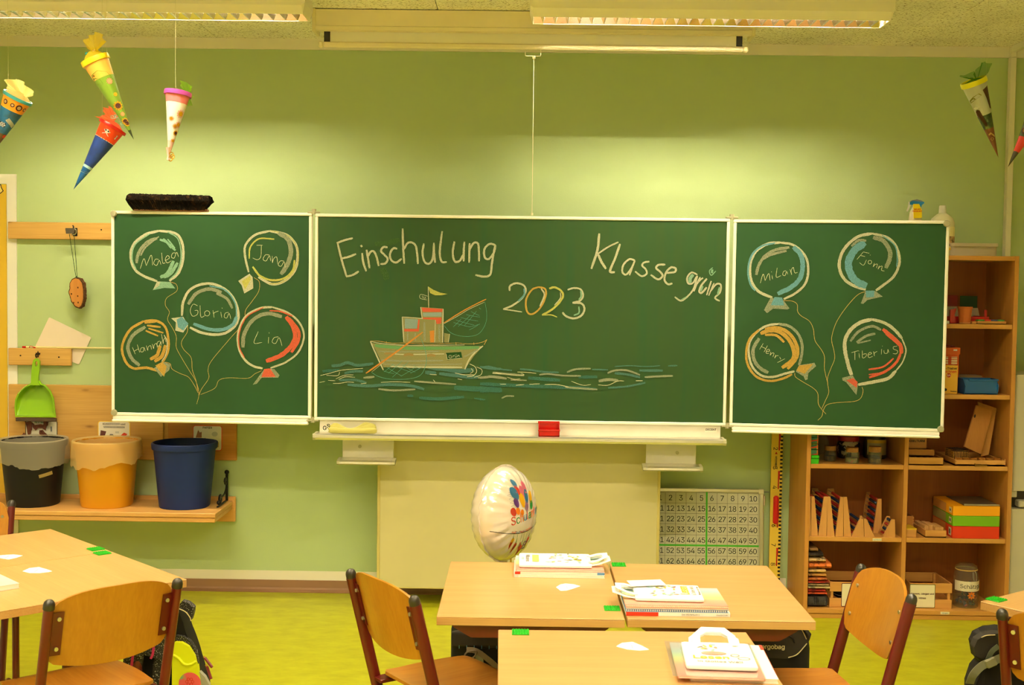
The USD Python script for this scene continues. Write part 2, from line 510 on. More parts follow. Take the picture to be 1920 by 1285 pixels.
def make_lamp(label, group=None):
    t = Thing('ceiling_lamp', label, 'ceiling lamp', group=group)
    h = LLEN / 2
    outer = [(-0.10, 0), (-0.10, -0.052), (-0.078, -0.085), (-0.072, -0.085), (-0.072, -0.026), (0.072, -0.026), (0.072, -0.085), (0.078, -0.085), (0.10, -0.052), (0.10, 0)]
    prof = trimesh.creation.extrude_polygon(Polygon(outer), LLEN - 0.03, engine='earcut')
    t.part('housing', placed(prof, (-h + 0.015, 0, 0), (0, 1, 0), (0, 0, 1), (1, 0, 0)), mat_lamp)
    for s in (-1, 1):
        a, b = s * (h - 0.015), s * h
        v = [(a, -0.10, 0), (a, -0.10, -0.052), (a, -0.078, -0.085), (a, 0.078, -0.085), (a, 0.10, -0.052), (a, 0.10, 0),
             (b, -0.10, 0), (b, -0.10, -0.04), (a + s * 0.002, -0.078, -0.085), (a + s * 0.002, 0.078, -0.085), (b, 0.10, -0.04), (b, 0.10, 0)]
        t.part('end_cap', trimesh.convex.convex_hull(np.array(v)), mat_lamp)
    tube_ = cyl((-h + 0.05, 0, -0.045), (h - 0.05, 0, -0.045), 0.012, 10)
    t.part('tube', tube_, mat_tube)
    for s in (-1, 1):
        t.part('tube_holder', bx((s * (h - 0.05), -0.012, -0.064), (s * (h - 0.018), 0.012, -0.026), 0.002), mat_white)
        t.part('side_reflector', trimesh.convex.convex_hull(np.array([(x, s * y, z) for x in (-h + 0.02, h - 0.02) for y, z in ((0.0718, -0.084), (0.0718, -0.048), (0.050, -0.048))])), mat_reflect)
    n = 28
    for k in range(n):
        x = -h + 0.06 + (LLEN - 0.12) * k / (n - 1)
        v = [(x + dx, y, z) for y in (-0.06, 0.06) for dx, z in ((-0.011, -0.060), (0.011, -0.060), (-0.0015, -0.084), (0.0015, -0.084))]
        t.part('louvre_slat', trimesh.convex.convex_hull(np.array(v)), mat_louvre)
    return t


lamp = make_lamp('white louvred ceiling lamp with fluorescent tube, right of the projector screen middle')
lamp.move((0.795, LY, CEIL - 0.002))
lamp.copy((-1.725, LY, CEIL - 0.002), label='white louvred ceiling lamp with fluorescent tube, above the hanging cones at left')
for row, y in zip(('second', 'third', 'fourth', 'fifth'), (4.0, 2.6, 1.2, -0.2)):
    for side, x in (('left', -1.725), ('right', 0.795)):
        lamp.copy((x, y, CEIL - 0.002), label=f'{side} louvred ceiling lamp of the {row} row from the blackboard, above the picture')

# ------------------------------------------------------------------ roll-down screen at the ceiling
scr = Thing('projector_screen', 'cream roll-down projector screen under the ceiling, rolled up, with pull cord', 'projector screen', (0, 5.66, CEIL))
YS = 5.60
a, b = onY(592, 45, YS), onY(1410, 45, YS)
zc = onY(1000, 52, YS)[2]
zl = onY(1000, 61, YS)[2]
mat_case = M('screen_case', (244, 232, 198), 0.5, vary=0.04)
prof = Polygon([(0, CEIL - 0.004), (0, zc + 0.004), (0.012, zc), (-0.004, zc), (-0.004, zl), (0.03, zl), (0.12, zl + 0.01), (0.12, CEIL - 0.004)]).buffer(0)
prof = Polygon([(0, CEIL - 0.004), (0, zc), (-0.006, zc - 0.004), (-0.006, zl), (0.03, zl), (0.03, zl + 0.012), (0.12, zl + 0.012), (0.12, CEIL - 0.004)])
scr.part('case', placed(extrude(prof, b[0] - a[0]), (a[0], YS, 0), (0, 1, 0), (0, 0, 1), (1, 0, 0)), mat_case, world=True)
for x, s in ((a[0], -1), (b[0], 1)):
    scr.part('case_end', bx((x, YS - 0.008, zl - 0.006), (x + s * 0.016, YS + 0.122, CEIL - 0.001), 0.003), M('screen_end', (236, 224, 180), 0.45) if s < 0 else stage.GetPrimAtPath('/World/Looks/screen_end').GetPath(), world=True)
YF = YS + 0.045
f0, f1 = onY(608, 75, YF), onY(1392, 75, YF)
zb = onY(1000, 83, YF)[2]
fab = scr.part('screen_fabric', bx((f0[0], YF, zb - 0.01), (f1[0], YF + 0.0015, zl + 0.006)), M('screen_fabric', (246, 242, 226), 0.8), world=True)
for x0, x1 in ((f0[0], onY(619, 75, YF)[0]), (onY(1381, 75, YF)[0], f1[0])):
    scr.part('black_border', bx((x0 - 0.001, YF - 0.001, zb - 0.006), (x1, YF + 0.0025, zl + 0.006)), mat_black, parent=fab, world=True)
z2 = onY(1000, 93, YF)[2]
g0, g1 = onY(606, 88, YF), onY(1394, 88, YF)
scr.part('bottom_bar', bx((g0[0], YF - 0.012, z2), (g1[0], YF + 0.014, zb), 0.006), mat_case, world=True)
for x, s in ((g0[0], -1), (g1[0], 1)):
    scr.part('bar_end', bx((x, YF - 0.014, z2 - 0.002), (x + s * 0.02, YF + 0.016, zb + 0.002), 0.005), '/World/Looks/screen_end', world=True)
hx0, hx1 = onY(985, 97, YF)[0], onY(1014, 97, YF)[0]
zh = onY(1000, 105, YF)[2]
hp = spline([(hx0, YF, z2 + 0.004), (hx0, YF, zh + 0.006), (hx0 + 0.008, YF, zh), (hx1 - 0.008, YF, zh), (hx1, YF, zh + 0.006), (hx1, YF, z2 + 0.004)], 5)
mat_cord = M('cream_cord', (238, 230, 200), 0.6)
scr.part('pull_handle', tube(hp, 0.0022, 6), mat_cord, world=True)
c0, c1 = onY(1001, 105, YF), onY(997.5, 404, YF)
scr.part('pull_cord', [tube(np.linspace(c0, c1, 12), 0.0019, 6), cyl(c0 + (0, 0, -0.012), c0, 0.007, 8), cyl(c1, c1 + (0, 0, 0.012), 0.005, 8)], mat_cord, world=True)
# ------------------------------------------------------------------ the blackboard
BY = 5.93
mat_slate = M('green_chalkboard', (30, 73, 35), 0.55, vary=0.12, vscale=2.2, spec=0.3)
mat_slate2 = M('green_chalkboard_streaky', (31, 74, 36), 0.55, spec=0.3, second=(42, 73, 33), vscale=1.6, stretch=(9, 1, 0.5), smin=0.45, smax=0.75)
mat_rail = M('cream_enamel_rail', (250, 247, 236), 0.35)
mat_plate = M('grey_white_plate', (226, 222, 206), 0.4, vary=0.05, vscale=5)
mat_rubber = M('grey_rubber_bumper', (176, 172, 140), 0.6)
board = Thing('blackboard', 'large green folding blackboard with chalk balloons, boat and lettering', 'blackboard', (0, BY, 0.9))


class Plane:
    """A panel of the board: its lower left corner, its direction to the right, its size."""

    def __init__(self, o, ex, w, h):
        self.o, self.ex, self.w, self.h = np.array(o, float), np.array(ex, float) / np.linalg.norm(ex), w, h
        self.n = np.cross(self.ex, FZ)            # towards the viewer

    def uv(self, px, py):
        p = onP(px, py, self.o, self.n) - self.o
        return np.array([p @ self.ex, p[2]])

    def put(self, mesh, lift=0.0):
        return placed(mesh, self.o + self.n * lift, self.ex, FZ, self.n)


BZ0, BZ1 = 0.942, 1.943
mid = Plane((-1.003, BY, BZ0), (1, 0, 0), 1.998, BZ1 - BZ0)
aL, aR = math.radians(2.2), math.radians(7.4)
WW = 0.985
left = Plane((-1.018 - WW * math.cos(aL), BY + WW * math.sin(aL), BZ0 + 0.006), (math.cos(aL), -math.sin(aL), 0), WW, 0.998)
right = Plane((1.012, BY, BZ0), (math.cos(aR), -math.sin(aR), 0), 1.0, 0.998)


def panel(pl, name, mat, th=0.022, fr=0.015):
    w, h = pl.w, pl.h
    face = board.part(name, pl.put(bx((fr * 0.5, fr * 0.5, -th), (w - fr * 0.5, h - fr * 0.5, 0))), mat, world=True)
    for lo, hi in (((0, 0), (w, fr)), ((0, h - fr), (w, h)), ((0, fr), (fr, h - fr)), ((w - fr, fr), (w, h - fr))):
        board.part('frame_rail', pl.put(bx((*lo, -th - 0.002), (*hi, 0.005), 0.003)), mat_rail, parent=face, world=True)
    return face


pm = panel(mid, 'middle_panel', mat_slate2)
pl_ = panel(left, 'wing_panel', mat_slate)
pr_ = panel(right, 'wing_panel', mat_slate)
for pl, face, xo in ((left, pl_, 0.014), (right, pr_, right.w - 0.014)):
    for z in (0.014, pl.h - 0.014):
        c = pl.o + pl.ex * xo + FZ * z
        board.part('corner_bumper', [cyl(c + pl.n * 0.004, c + pl.n * 0.016, 0.016, 20, 0.013), cyl(c + pl.n * 0.016, c + pl.n * 0.018, 0.007, 14)], mat_rubber, parent=face, world=True)
    a0, a1 = (0.005, pl.w - 0.012) if pl is left else (0.012, pl.w - 0.018)
    board.part('wing_rail', [pl.put(bx((a0, -0.018, -0.018), (a1, -0.001, 0.004), 0.003)), pl.put(bx((a0, -0.03, -0.014), (a1, -0.0175, 0.016), 0.004))], mat_rail, parent=face, world=True)
for x in (-1.0105, 1.0035):
    for z in (BZ0 - 0.012, BZ1 - 0.004):
        board.part('hinge', [cyl((x, BY + 0.004, z), (x, BY + 0.004, z + 0.026), 0.011, 14), bx((x - 0.03, BY - 0.006, z + 0.006), (x + 0.03, BY + 0.008, z + 0.014), 0.002)], mat_rubber, world=True)
# chalk tray with its back plate, brackets below, and what holds the board to the wall (behind it)
p0, p1 = onY(600, 810, BY + 0.012), onY(1350, 820, BY + 0.012)
zt = onY(975, 818, BY - 0.03)[2]
plate = board.part('back_plate', bx((p0[0], BY + 0.004, zt), (p1[0], BY + 0.014, BZ0 + 0.002)), mat_plate, world=True)
t0, t1 = onY(592, 822, BY - 0.08)[0], onY(1356, 830, BY - 0.08)[0]
tp = Polygon([(0.012, 0.003), (-0.06, 0.0), (-0.078, 0.004), (-0.088, -0.002), (-0.09, -0.014), (-0.084, -0.024), (-0.07, -0.026), (0.012, -0.012)])
tray = board.part('chalk_tray', placed(extrude(tp, t1 - t0), (t0, BY, zt), (0, 1, 0), (0, 0, 1), (1, 0, 0)), mat_alu, world=True)
for x, s in ((t0, -1), (t1, 1)):
    board.part('tray_end', placed(extrude(tp.buffer(0.0015), 0.014), (x - (0.014 if s < 0 else 0), BY, zt), (0, 1, 0), (0, 0, 1), (1, 0, 0)), mat_rubber, parent=tray, world=True)
for xa, xb, ra, rb in ((642, 738, 634, 740), (1211, 1305, 1207, 1316)):
    yb = BY + 0.03
    q0, q1 = onY(xa, 862, yb), onY(xb, 862, yb)
    r0, r1 = onY(ra, 858, yb - 0.05), onY(rb, 858, yb - 0.05)
    zb = onY((xa + xb) / 2, 864, yb - 0.05)[2] + (0.0 if xa < 900 else -0.03)
    br = board.part('bracket_plate', bx((q0[0], yb, zb), (q1[0], yb + 0.01, zt + 0.01), 0.002), mat_plate, world=True)
    cxb = (q0[0] + q1[0]) / 2 + (-0.04 if xa < 900 else 0.03)
    board.part('bolt', cyl((cxb, yb, zb + 0.062), (cxb, yb - 0.006, zb + 0.062), 0.0085, 14), mat_rubber, parent=br, world=True)
    rp = Polygon([(0.0, 0.008), (-0.06, 0.002), (-0.07, -0.004), (-0.072, -0.014), (-0.064, -0.02), (0.0, -0.006)])
    board.part('bracket_rail', placed(extrude(rp, r1[0] - r0[0]), (r0[0], yb, zb), (0, 1, 0), (0, 0, 1), (1, 0, 0)), mat_alu, parent=br, world=True)
    for x in (r0[0] - 0.004, r1[0] - 0.01):
        board.part('rail_end', placed(extrude(rp.buffer(0.0012), 0.014), (x, yb, zb), (0, 1, 0), (0, 0, 1), (1, 0, 0)), mat_rubber, parent=br, world=True)
board.part('wall_mount', [bx((-0.75, BY + 0.024, 1.02), (-0.6, WALL, 1.85)), bx((0.6, BY + 0.024, 1.02), (0.75, WALL, 1.85)), bx((-0.75, BY + 0.024, 0.86), (-0.6, BY + 0.1, 1.03)), bx((0.6, BY + 0.024, 0.86), (0.75, BY + 0.1, 1.03))], mat_plate, world=True)
# the marks on the back plate
oP = BY + 0.0035
g = onY(622, 801.5, oP)
gs = [text('G', 0.019, onY(608.8, 802.8, oP), bold=True), text('S', 0.019, onY(615.6, 799.2, oP), bold=True)]
board.part('safety_mark', gs, mat_ink, parent=plate, world=True)
d0 = onY(1333, 806.5, oP)
board.part('maker_label', flat(rrect(0.058, 0.022, 0.001), d0), mat_cream, parent=plate, world=True)
board.part('maker_name', placed(text('DECENT', 0.0095, (0, 0, 0), bold=True), d0 + FN * 0.0006 + FZ * 0.001, (1, 0, 0.04), (0.15, 0, 0), (0, 0, 1)) if False else text('DECENT', 0.0095, d0 + FN * 0.0006 + FZ * 0.002, bold=True), mat_ink, parent=plate, world=True)


# ------------------------------------------------------------------ chalk
def CHALK(name, rgb, cover=0.75, base=(32, 74, 36)):
    """Chalk rubbed over the grain of the board: the chalk's colour where it catches, the board's where it does not."""
    c, b = np.array(lin(rgb)), np.array(lin(base))
    nodes = {'tc': ('texture_coordinate', {}), 'm': ('mapping', {'scale': (1.0, 1.0, 0.7)}), 'n': ('noise_texture', {'scale': 420.0, 'detail': 2.0, 'roughness': 0.6}),
             'r': ('rgb_ramp', {'ramp': [(0.30, tuple(b + (c - b) * max(cover - 0.22, 0.03))), (0.5, tuple(b + (c - b) * cover)), (0.68, tuple(b + (c - b) * min(cover + 0.2, 1)))]}),
             'p': ('principled_bsdf', {'roughness': 0.95, 'specular_ior_level': 0.05})}
    return usdkit.material(stage, '/World/Looks/chalk_' + name, nodes, [('tc.object', 'm.vector'), ('m.vector', 'n.vector'), ('n.fac', 'r.fac'), ('r.color', 'p.base_color')], surface='p.BSDF')


ck = {
    'white': CHALK('white', (220, 214, 188), 0.62), 'line': CHALK('white_line', (228, 220, 186), 0.66), 'thin': CHALK('tan_line', (214, 172, 104), 0.72),
    'smear': CHALK('white_smear', (208, 204, 180), 0.36), 'mint': CHALK('mint', (160, 204, 176), 0.58), 'yellow': CHALK('yellow', (216, 208, 110), 0.6),
    'blue': CHALK('blue', (122, 178, 200), 0.58), 'blue2': CHALK('blue_smear', (116, 160, 168), 0.31), 'blue3': CHALK('blue_faint', (100, 150, 160), 0.22),
    'orange': CHALK('orange', (220, 172, 84), 0.6), 'red': CHALK('red', (222, 98, 76), 0.72), 'tan': CHALK('tan_fill', (176, 142, 92), 0.62), 'tan2': CHALK('tan_smear', (186, 174, 122), 0.44),
    'green': CHALK('green', (120, 176, 116), 0.6), 'brown': CHALK('brown', (206, 136, 62), 0.82), 'dark': CHALK('wiped', (30, 60, 30), 0.5),
}
LIFT = [0.0012]


class Zoom:
    """Reads points measured in an enlarged view of the photograph, onto a panel of the board."""

    def __init__(self, x0, y0, s, plane):
        self.x0, self.y0, self.s, self.plane = x0, y0, s, plane

    def pts(self, ps):
        return np.array([self.plane.uv(self.x0 + x / self.s, self.y0 + y / self.s) for x, y in ps])

    def m(self, w):
        return w / self.s * BY / FPX


def stroke2(p, w, per=7, taper=0.25, seed=0):
    """A chalk stroke: a band along a smooth path, with slightly uneven edges."""
    p = spline(p, per)
    n = len(p)
    tg = np.gradient(p, axis=0)
    tg /= np.maximum(np.linalg.norm(tg, axis=1, keepdims=True), 1e-9)
    nr = np.stack([-tg[:, 1], tg[:, 0]], 1)
    rng = np.random.default_rng(len(p) * 131 + int(abs(p[0, 0]) * 9999) + seed)
    e = 1 + 0.22 * (rng.random((n, 2)) - 0.5)
    k = np.clip(np.minimum(np.arange(n), np.arange(n)[::-1]) / 2.0, 0, 1) * taper + (1 - taper)
    a, b = p + nr * (w / 2 * k * e[:, 0])[:, None], p - nr * (w / 2 * k * e[:, 1])[:, None]
    v = np.zeros((2 * n, 3))
    v[0::2, :2], v[1::2, :2] = a, b
    f = []
    for i in range(n - 1):
        f += [[2 * i + 1, 2 * i + 3, 2 * i + 2], [2 * i + 1, 2 * i + 2, 2 * i]]
    return trimesh.Trimesh(v, f, process=False)


def layer(ms):
    """Strokes of one drawing lie on one another in the order they were drawn."""
    out = []
    for m in ms:
        LIFT[0] += 0.000004
        out.append(mv(m, (0, 0, LIFT[0])))
    return trimesh.util.concatenate(out)


def draw(z, strokes):
    """strokes: lists of (points, width) -> one mesh in the panel's plane, in place."""
    ms = []
    for i, (ps, w) in enumerate(strokes):
        ms.append(stroke2(z.pts(ps), z.m(w), seed=i))
    return z.plane.put(layer(ms))


def fill(z, polys):
    ms = []
    for ps in polys:
        m = trimesh.creation.extrude_polygon(Polygon(z.pts(ps)).buffer(0), 1e-5, engine='earcut')
        ms.append(m)
    return z.plane.put(layer(ms))


ZL, ZC, ZK = Zoom(200, 380, 3.06, left), Zoom(580, 400, 3.212, mid), Zoom(920, 400, 4.174, mid)
ZR1, ZR2 = Zoom(1370, 400, 4.683, right), Zoom(1370, 580, 4.683, right)
ZB, ZW = Zoom(590, 520, 5.354, mid), Zoom(900, 640, 4.0, mid)


def circle_pts(cx, cy, r, n=9):
    return [(cx + r * math.cos(a), cy + r * math.sin(a)) for a in np.linspace(0.5, 0.5 + 2 * PI, n)]


def balloon(z, outline, neck, shades, name, string, label, ow=14, oc='white'):
    """outline: strokes with their colours; the first is the part itself, the rest hang under it."""
    first = draw(z, [(s, w) for s, w, c in outline if c == outline[0][2]])
    p = board.part('chalk_balloon', first, ck[outline[0][2]], world=True, label=label)
    rest = {}
    for s, w, c in outline + shades:
        if c != outline[0][2] or (s, w, c) in shades:
            rest.setdefault(c, []).append((s, w))
    for c, ss in rest.items():
        board.part('chalk_shading', draw(z, ss), ck[c], parent=p, world=True)
    for ps, c in neck:
        board.part('chalk_knot', fill(z, [ps]), ck[c], parent=p, world=True)
    board.part('chalk_string', draw(string[0], [(string[1], string[2])]), ck['thin'], parent=p, world=True)
    board.part('chalk_name', draw(z, [(s, name[0]) for s in name[1]]), ck['line'], parent=p, world=True)


# left wing
balloon(ZL, [([(300, 162), (220, 185), (155, 240), (138, 310), (160, 380), (210, 420), (290, 452)], 15, 'white'), ([(300, 162), (390, 175), (430, 220), (440, 310), (415, 400), (360, 450)], 15, 'white'),
             ([(250, 178), (165, 240), (146, 320), (170, 385)], 7, 'mint'), ([(350, 168), (410, 210), (428, 310), (405, 395), (360, 442)], 7, 'mint')],
        [([(290, 452), (265, 503), (330, 490), (394, 493), (366, 456)], 'mint'), ([(290, 452), (265, 503), (300, 478), (310, 455)], 'white')],
        [([(172, 348), (180, 300), (205, 255), (245, 220), (290, 205)], 18, 'smear'), ([(195, 305), (225, 255), (300, 195)], 10, 'smear'), ([(305, 212), (345, 228), (372, 262)], 14, 'mint'), ([(325, 208), (395, 275)], 14, 'mint'), ([(350, 210), (392, 262)], 9, 'mint'),
         ([(308, 430), (350, 405), (385, 335)], 20, 'mint'), ([(330, 430), (370, 405), (408, 345)], 18, 'mint')],
        (3.2, [[(193, 380), (214, 322), (228, 362)], [(228, 362), (256, 302), (264, 360)], [(300, 326), (280, 326), (271, 350), (288, 360), (302, 332), (312, 356)], [(316, 288), (322, 345), (337, 346)], [(336, 334), (360, 318), (350, 304), (337, 325), (348, 346), (372, 334)], [(400, 290), (380, 290), (372, 312), (388, 318), (402, 286), (413, 312)]]),
        (ZL, [(365, 455), (400, 470), (402, 508), (345, 548), (338, 590), (360, 628), (350, 672), (378, 720), (400, 770), (400, 830), (430, 890), (475, 965), (512, 1025), (530, 1095), (517, 1157)], 3.0),
        'mint and white chalk balloon at top left of the left wing')
balloon(ZL, [([(935, 163), (850, 187), (797, 245), (795, 310), (815, 400)], 13, 'white'), ([(935, 163), (1030, 185), (1085, 240), (1096, 310), (1080, 390), (1020, 450), (950, 468), (870, 428)], 15, 'white'), ([(940, 160), (1050, 195), (1100, 290), (1075, 395), (1010, 455), (930, 468)], 4, 'yellow')],
        [([(820, 408), (755, 450), (775, 475), (790, 522), (842, 492), (838, 428)], 'white'), ([(822, 420), (775, 452), (795, 500), (828, 440)], 'yellow')],
        [([(985, 175), (1040, 210), (1058, 280), (1040, 350), (1000, 412)], 26, 'smear'), ([(818, 322), (825, 255), (875, 208), (962, 210)], 9, 'yellow'), ([(838, 368), (880, 420), (950, 446), (1025, 432), (1070, 385), (1078, 330)], 12, 'yellow')],
        (3.2, [[(860, 245), (895, 245)], [(888, 245), (885, 308), (866, 328), (838, 318)], [(935, 302), (912, 300), (898, 325), (915, 335), (934, 306), (942, 336)], [(950, 306), (952, 345), (957, 325), (975, 312), (982, 353)], [(1018, 336), (996, 336), (985, 358), (1002, 365), (1018, 340), (1024, 373)]]),
        (ZL, [(845, 430), (876, 455), (872, 510), (832, 570), (797, 620), (785, 690), (700, 790), (602, 908), (582, 960), (586, 1008), (545, 1070), (528, 1112)], 3.0),
        'yellow and white chalk balloon at top right of the left wing')
balloon(ZL, [([(432, 650), (440, 570), (480, 500), (560, 466), (640, 476), (715, 530), (753, 615), (748, 690), (690, 745), (620, 758), (540, 745), (478, 716)], 15, 'white'), ([(590, 478), (680, 502), (738, 580), (745, 680)], 8, 'blue')],
        [([(440, 655), (370, 664), (398, 688), (394, 735), (440, 746), (468, 705)], 'white'), ([(432, 655), (402, 672), (410, 715), (440, 735), (470, 695)], 'blue')],
        [([(468, 584), (515, 522), (590, 496), (660, 516)], 20, 'smear'), ([(630, 520), (690, 552), (722, 608)], 16, 'smear'), ([(746, 655), (725, 700), (670, 728), (590, 728), (498, 696)], 20, 'blue')],
        (3.2, [[(522, 592), (496, 584), (480, 620), (494, 652), (520, 642), (523, 620), (505, 620)], [(536, 590), (541, 655), (563, 650)], circle_pts(577, 636, 15), [(610, 618), (617, 660), (616, 635), (642, 622)], [(655, 628), (661, 660)], [(662, 603), (664, 609)], [(700, 630), (681, 635), (675, 656), (690, 662), (703, 636), (713, 668)]]),
        (ZL, [(465, 705), (462, 745), (430, 800), (442, 842), (485, 890), (492, 960), (512, 1018), (524, 1082)], 3.0),
        'blue and white chalk balloon in the middle of the left wing')
balloon(ZL, [([(210, 682), (135, 730), (90, 820), (103, 900), (150, 950), (230, 948), (290, 965)], 15, 'orange'), ([(210, 682), (280, 678), (335, 712), (355, 790), (350, 860), (318, 922)], 14, 'orange'), ([(330, 760), (348, 800), (340, 870), (316, 912)], 6, 'white')],
        [([(272, 950), (312, 1000), (360, 962), (366, 928), (330, 915)], 'smear'), ([(280, 935), (330, 1000), (345, 940), (318, 915)], 'orange')],
        [([(222, 712), (152, 762), (122, 830), (145, 895), (190, 935)], 20, 'smear'), ([(218, 692), (300, 680)], 11, 'orange'), ([(232, 705), (310, 715)], 12, 'orange'), ([(224, 735), (296, 765)], 11, 'orange'), ([(240, 722), (326, 748)], 10, 'orange'), ([(250, 900), (290, 875), (308, 820)], 20, 'orange'), ([(275, 912), (318, 880), (338, 818)], 20, 'orange')],
        (3.2, [[(148, 830), (165, 870)], [(176, 815), (190, 860)], [(156, 854), (185, 838)], [(212, 832), (198, 836), (195, 855), (210, 855), (215, 832), (222, 852)], [(228, 820), (236, 848), (239, 830), (252, 821), (258, 843)], [(262, 812), (270, 838), (273, 818), (286, 809), (292, 833)], [(306, 795), (293, 801), (290, 820), (303, 822), (311, 798), (315, 818)], [(315, 755), (325, 808), (326, 792), (337, 776), (341, 800)]]),
        (ZL, [(335, 916), (365, 925), (376, 955), (420, 980), (470, 1002), (504, 1050), (525, 1092)], 3.0),
        'orange chalk balloon at lower left of the left wing')
balloon(ZL, [([(950, 600), (880, 607), (800, 652), (757, 740), (757, 830), (790, 898), (840, 938), (895, 952)], 13, 'white'), ([(950, 600), (1040, 632), (1108, 692), (1132, 770), (1100, 858), (1030, 915), (940, 950)], 11, 'white'), ([(900, 602), (805, 655), (762, 745), (762, 830), (792, 892)], 6, 'red')],
        [([(905, 955), (838, 1046), (862, 1040), (890, 1005), (985, 1005), (992, 990), (962, 955)], 'smear'), ([(905, 955), (888, 1002), (970, 1000), (938, 952)], 'red')],
        [([(782, 832), (790, 752), (842, 672), (920, 637), (1006, 655)], 22, 'smear'), ([(935, 620), (1000, 626), (1066, 652)], 8, 'red'), ([(1030, 655), (1070, 710), (1080, 780), (1045, 840), (985, 885), (915, 910)], 26, 'red'), ([(1045, 662), (1098, 730), (1100, 790), (1060, 860)], 18, 'red')],
        (3.2, [[(870, 740), (846, 805), (892, 803)], [(930, 772), (928, 808)], [(932, 745), (933, 751)], [(986, 770), (961, 776), (950, 800), (970, 808), (990, 776), (1007, 823)]]),
        (ZL, [(890, 965), (852, 982), (810, 1008), (700, 1006), (645, 1020), (620, 1066), (540, 1102)], 3.0),
        'red and white chalk balloon at lower right of the left wing')
# right wing
balloon(ZR1, [([(435, 258), (330, 268), (232, 325), (180, 412), (168, 520), (190, 615), (250, 690), (365, 742)], 24, 'white'), ([(435, 258), (540, 275), (628, 340), (675, 430), (677, 550), (640, 640), (560, 708), (465, 755)], 20, 'white'), ([(390, 262), (270, 290), (185, 370), (152, 500), (172, 620), (215, 680)], 16, 'blue')],
        [([(350, 742), (292, 850), (320, 878), (372, 838), (500, 845), (516, 835), (460, 760)], 'smear'), ([(385, 735), (352, 808), (470, 810), (452, 740)], 'blue')],
        [([(550, 296), (610, 360), (632, 450), (610, 570), (530, 650), (412, 708)], 40, 'blue'), ([(224, 542), (250, 450), (310, 368), (400, 320), (515, 300)], 26, 'smear'), ([(290, 400), (350, 365), (490, 330)], 22, 'smear')],
        (4.8, [[(260, 614), (285, 535), (302, 592)], [(302, 592), (334, 530), (346, 590)], [(362, 546), (368, 580)], [(357, 513), (360, 518)], [(408, 480), (400, 560), (442, 548)], [(486, 505), (465, 512), (457, 540), (478, 546), (490, 512), (501, 536)], [(520, 492), (536, 540), (531, 505), (550, 476), (562, 522), (587, 520)]]),
        (ZR1, [(400, 770), (460, 768), (540, 772), (584, 802), (588, 862), (620, 902), (690, 947), (724, 1012), (733, 1080), (746, 1130), (800, 1205), (824, 1265), (822, 1355), (836, 1430), (850, 1485)], 5.0),
        'blue chalk balloon at top left of the right wing')
balloon(ZR1, [([(1240, 178), (1120, 205), (1015, 290), (962, 390), (955, 480), (990, 568), (1062, 628), (1185, 672)], 26, 'white'), ([(1240, 178), (1370, 212), (1448, 285), (1482, 400), (1466, 490), (1420, 568), (1340, 632), (1275, 680)], 22, 'white'), ([(1330, 195), (1440, 285), (1462, 400), (1455, 470)], 9, 'blue')],
        [([(1185, 680), (1142, 792), (1165, 796), (1200, 762), (1335, 732), (1272, 685)], 'smear'), ([(1185, 680), (1190, 740), (1258, 735), (1262, 680)], 'blue')],
        [([(1180, 258), (1092, 322), (1035, 420), (1048, 520), (1105, 600), (1195, 640)], 62, 'blue'), ([(1190, 240), (1120, 240), (1060, 290)], 22, 'smear'), ([(1250, 212), (1340, 242), (1396, 330), (1395, 400), (1362, 482)], 36, 'smear')],
        (4.8, [[(1165, 340), (1108, 406)], [(1165, 340), (1217, 352)], [(1140, 372), (1180, 380)], [(1192, 410), (1166, 456), (1130, 434)], [(1222, 366), (1227, 370)], circle_pts(1222, 430, 16), [(1262, 438), (1250, 472)], [(1250, 472), (1266, 452), (1287, 448), (1280, 482)], [(1305, 460), (1293, 492)], [(1293, 492), (1308, 472), (1330, 466), (1324, 500), (1350, 508)]]),
        (ZR1, [(1245, 680), (1160, 695), (1100, 730), (1010, 832), (932, 950), (892, 1062), (888, 1130), (906, 1205), (912, 1280), (880, 1362), (852, 1440), (852, 1500), (860, 1575), (832, 1645), (800, 1715)], 5.0),
        'pale blue chalk balloon at top right of the right wing')
balloon(ZR2, [([(420, 128), (310, 148), (212, 218), (160, 315), (165, 430), (200, 520), (275, 585), (370, 595), (470, 568), (560, 545)], 20, 'white'), ([(420, 128), (520, 152), (595, 222), (628, 320), (620, 420), (600, 492)], 24, 'smear'), ([(250, 180), (165, 265), (135, 400), (160, 510), (230, 595), (340, 630), (450, 612), (540, 572)], 20, 'orange')],
        [([(570, 548), (600, 492), (735, 470), (750, 500), (682, 560), (675, 615), (655, 625), (640, 590)], 'smear'), ([(575, 540), (600, 495), (725, 480), (650, 568)], 'orange')],
        [([(262, 215), (330, 190), (420, 195), (500, 255), (550, 350), (545, 440), (450, 515)], 34, 'orange'), ([(300, 175), (420, 165), (520, 220), (580, 320), (580, 420), (500, 525)], 30, 'orange'), ([(300, 225), (400, 230), (470, 290)], 22, 'orange'), ([(250, 255), (198, 350), (208, 450), (262, 520), (330, 558)], 30, 'smear')],
        (4.8, [[(286, 300), (254, 353)], [(323, 320), (293, 376)], [(270, 328), (310, 348)], [(310, 372), (340, 368), (336, 352), (316, 360), (312, 386), (336, 388)], [(352, 374), (346, 406)], [(346, 406), (362, 386), (380, 388), (370, 419)], [(396, 400), (386, 430), (400, 410), (420, 408)], [(430, 420), (441, 441)], [(476, 435), (410, 469)]]),
        (ZR2, [(562, 560), (570, 595), (640, 642), (720, 690), (764, 740), (770, 830), (800, 880), (838, 922)], 5.0),
        'orange and white chalk balloon at lower left of the right wing')
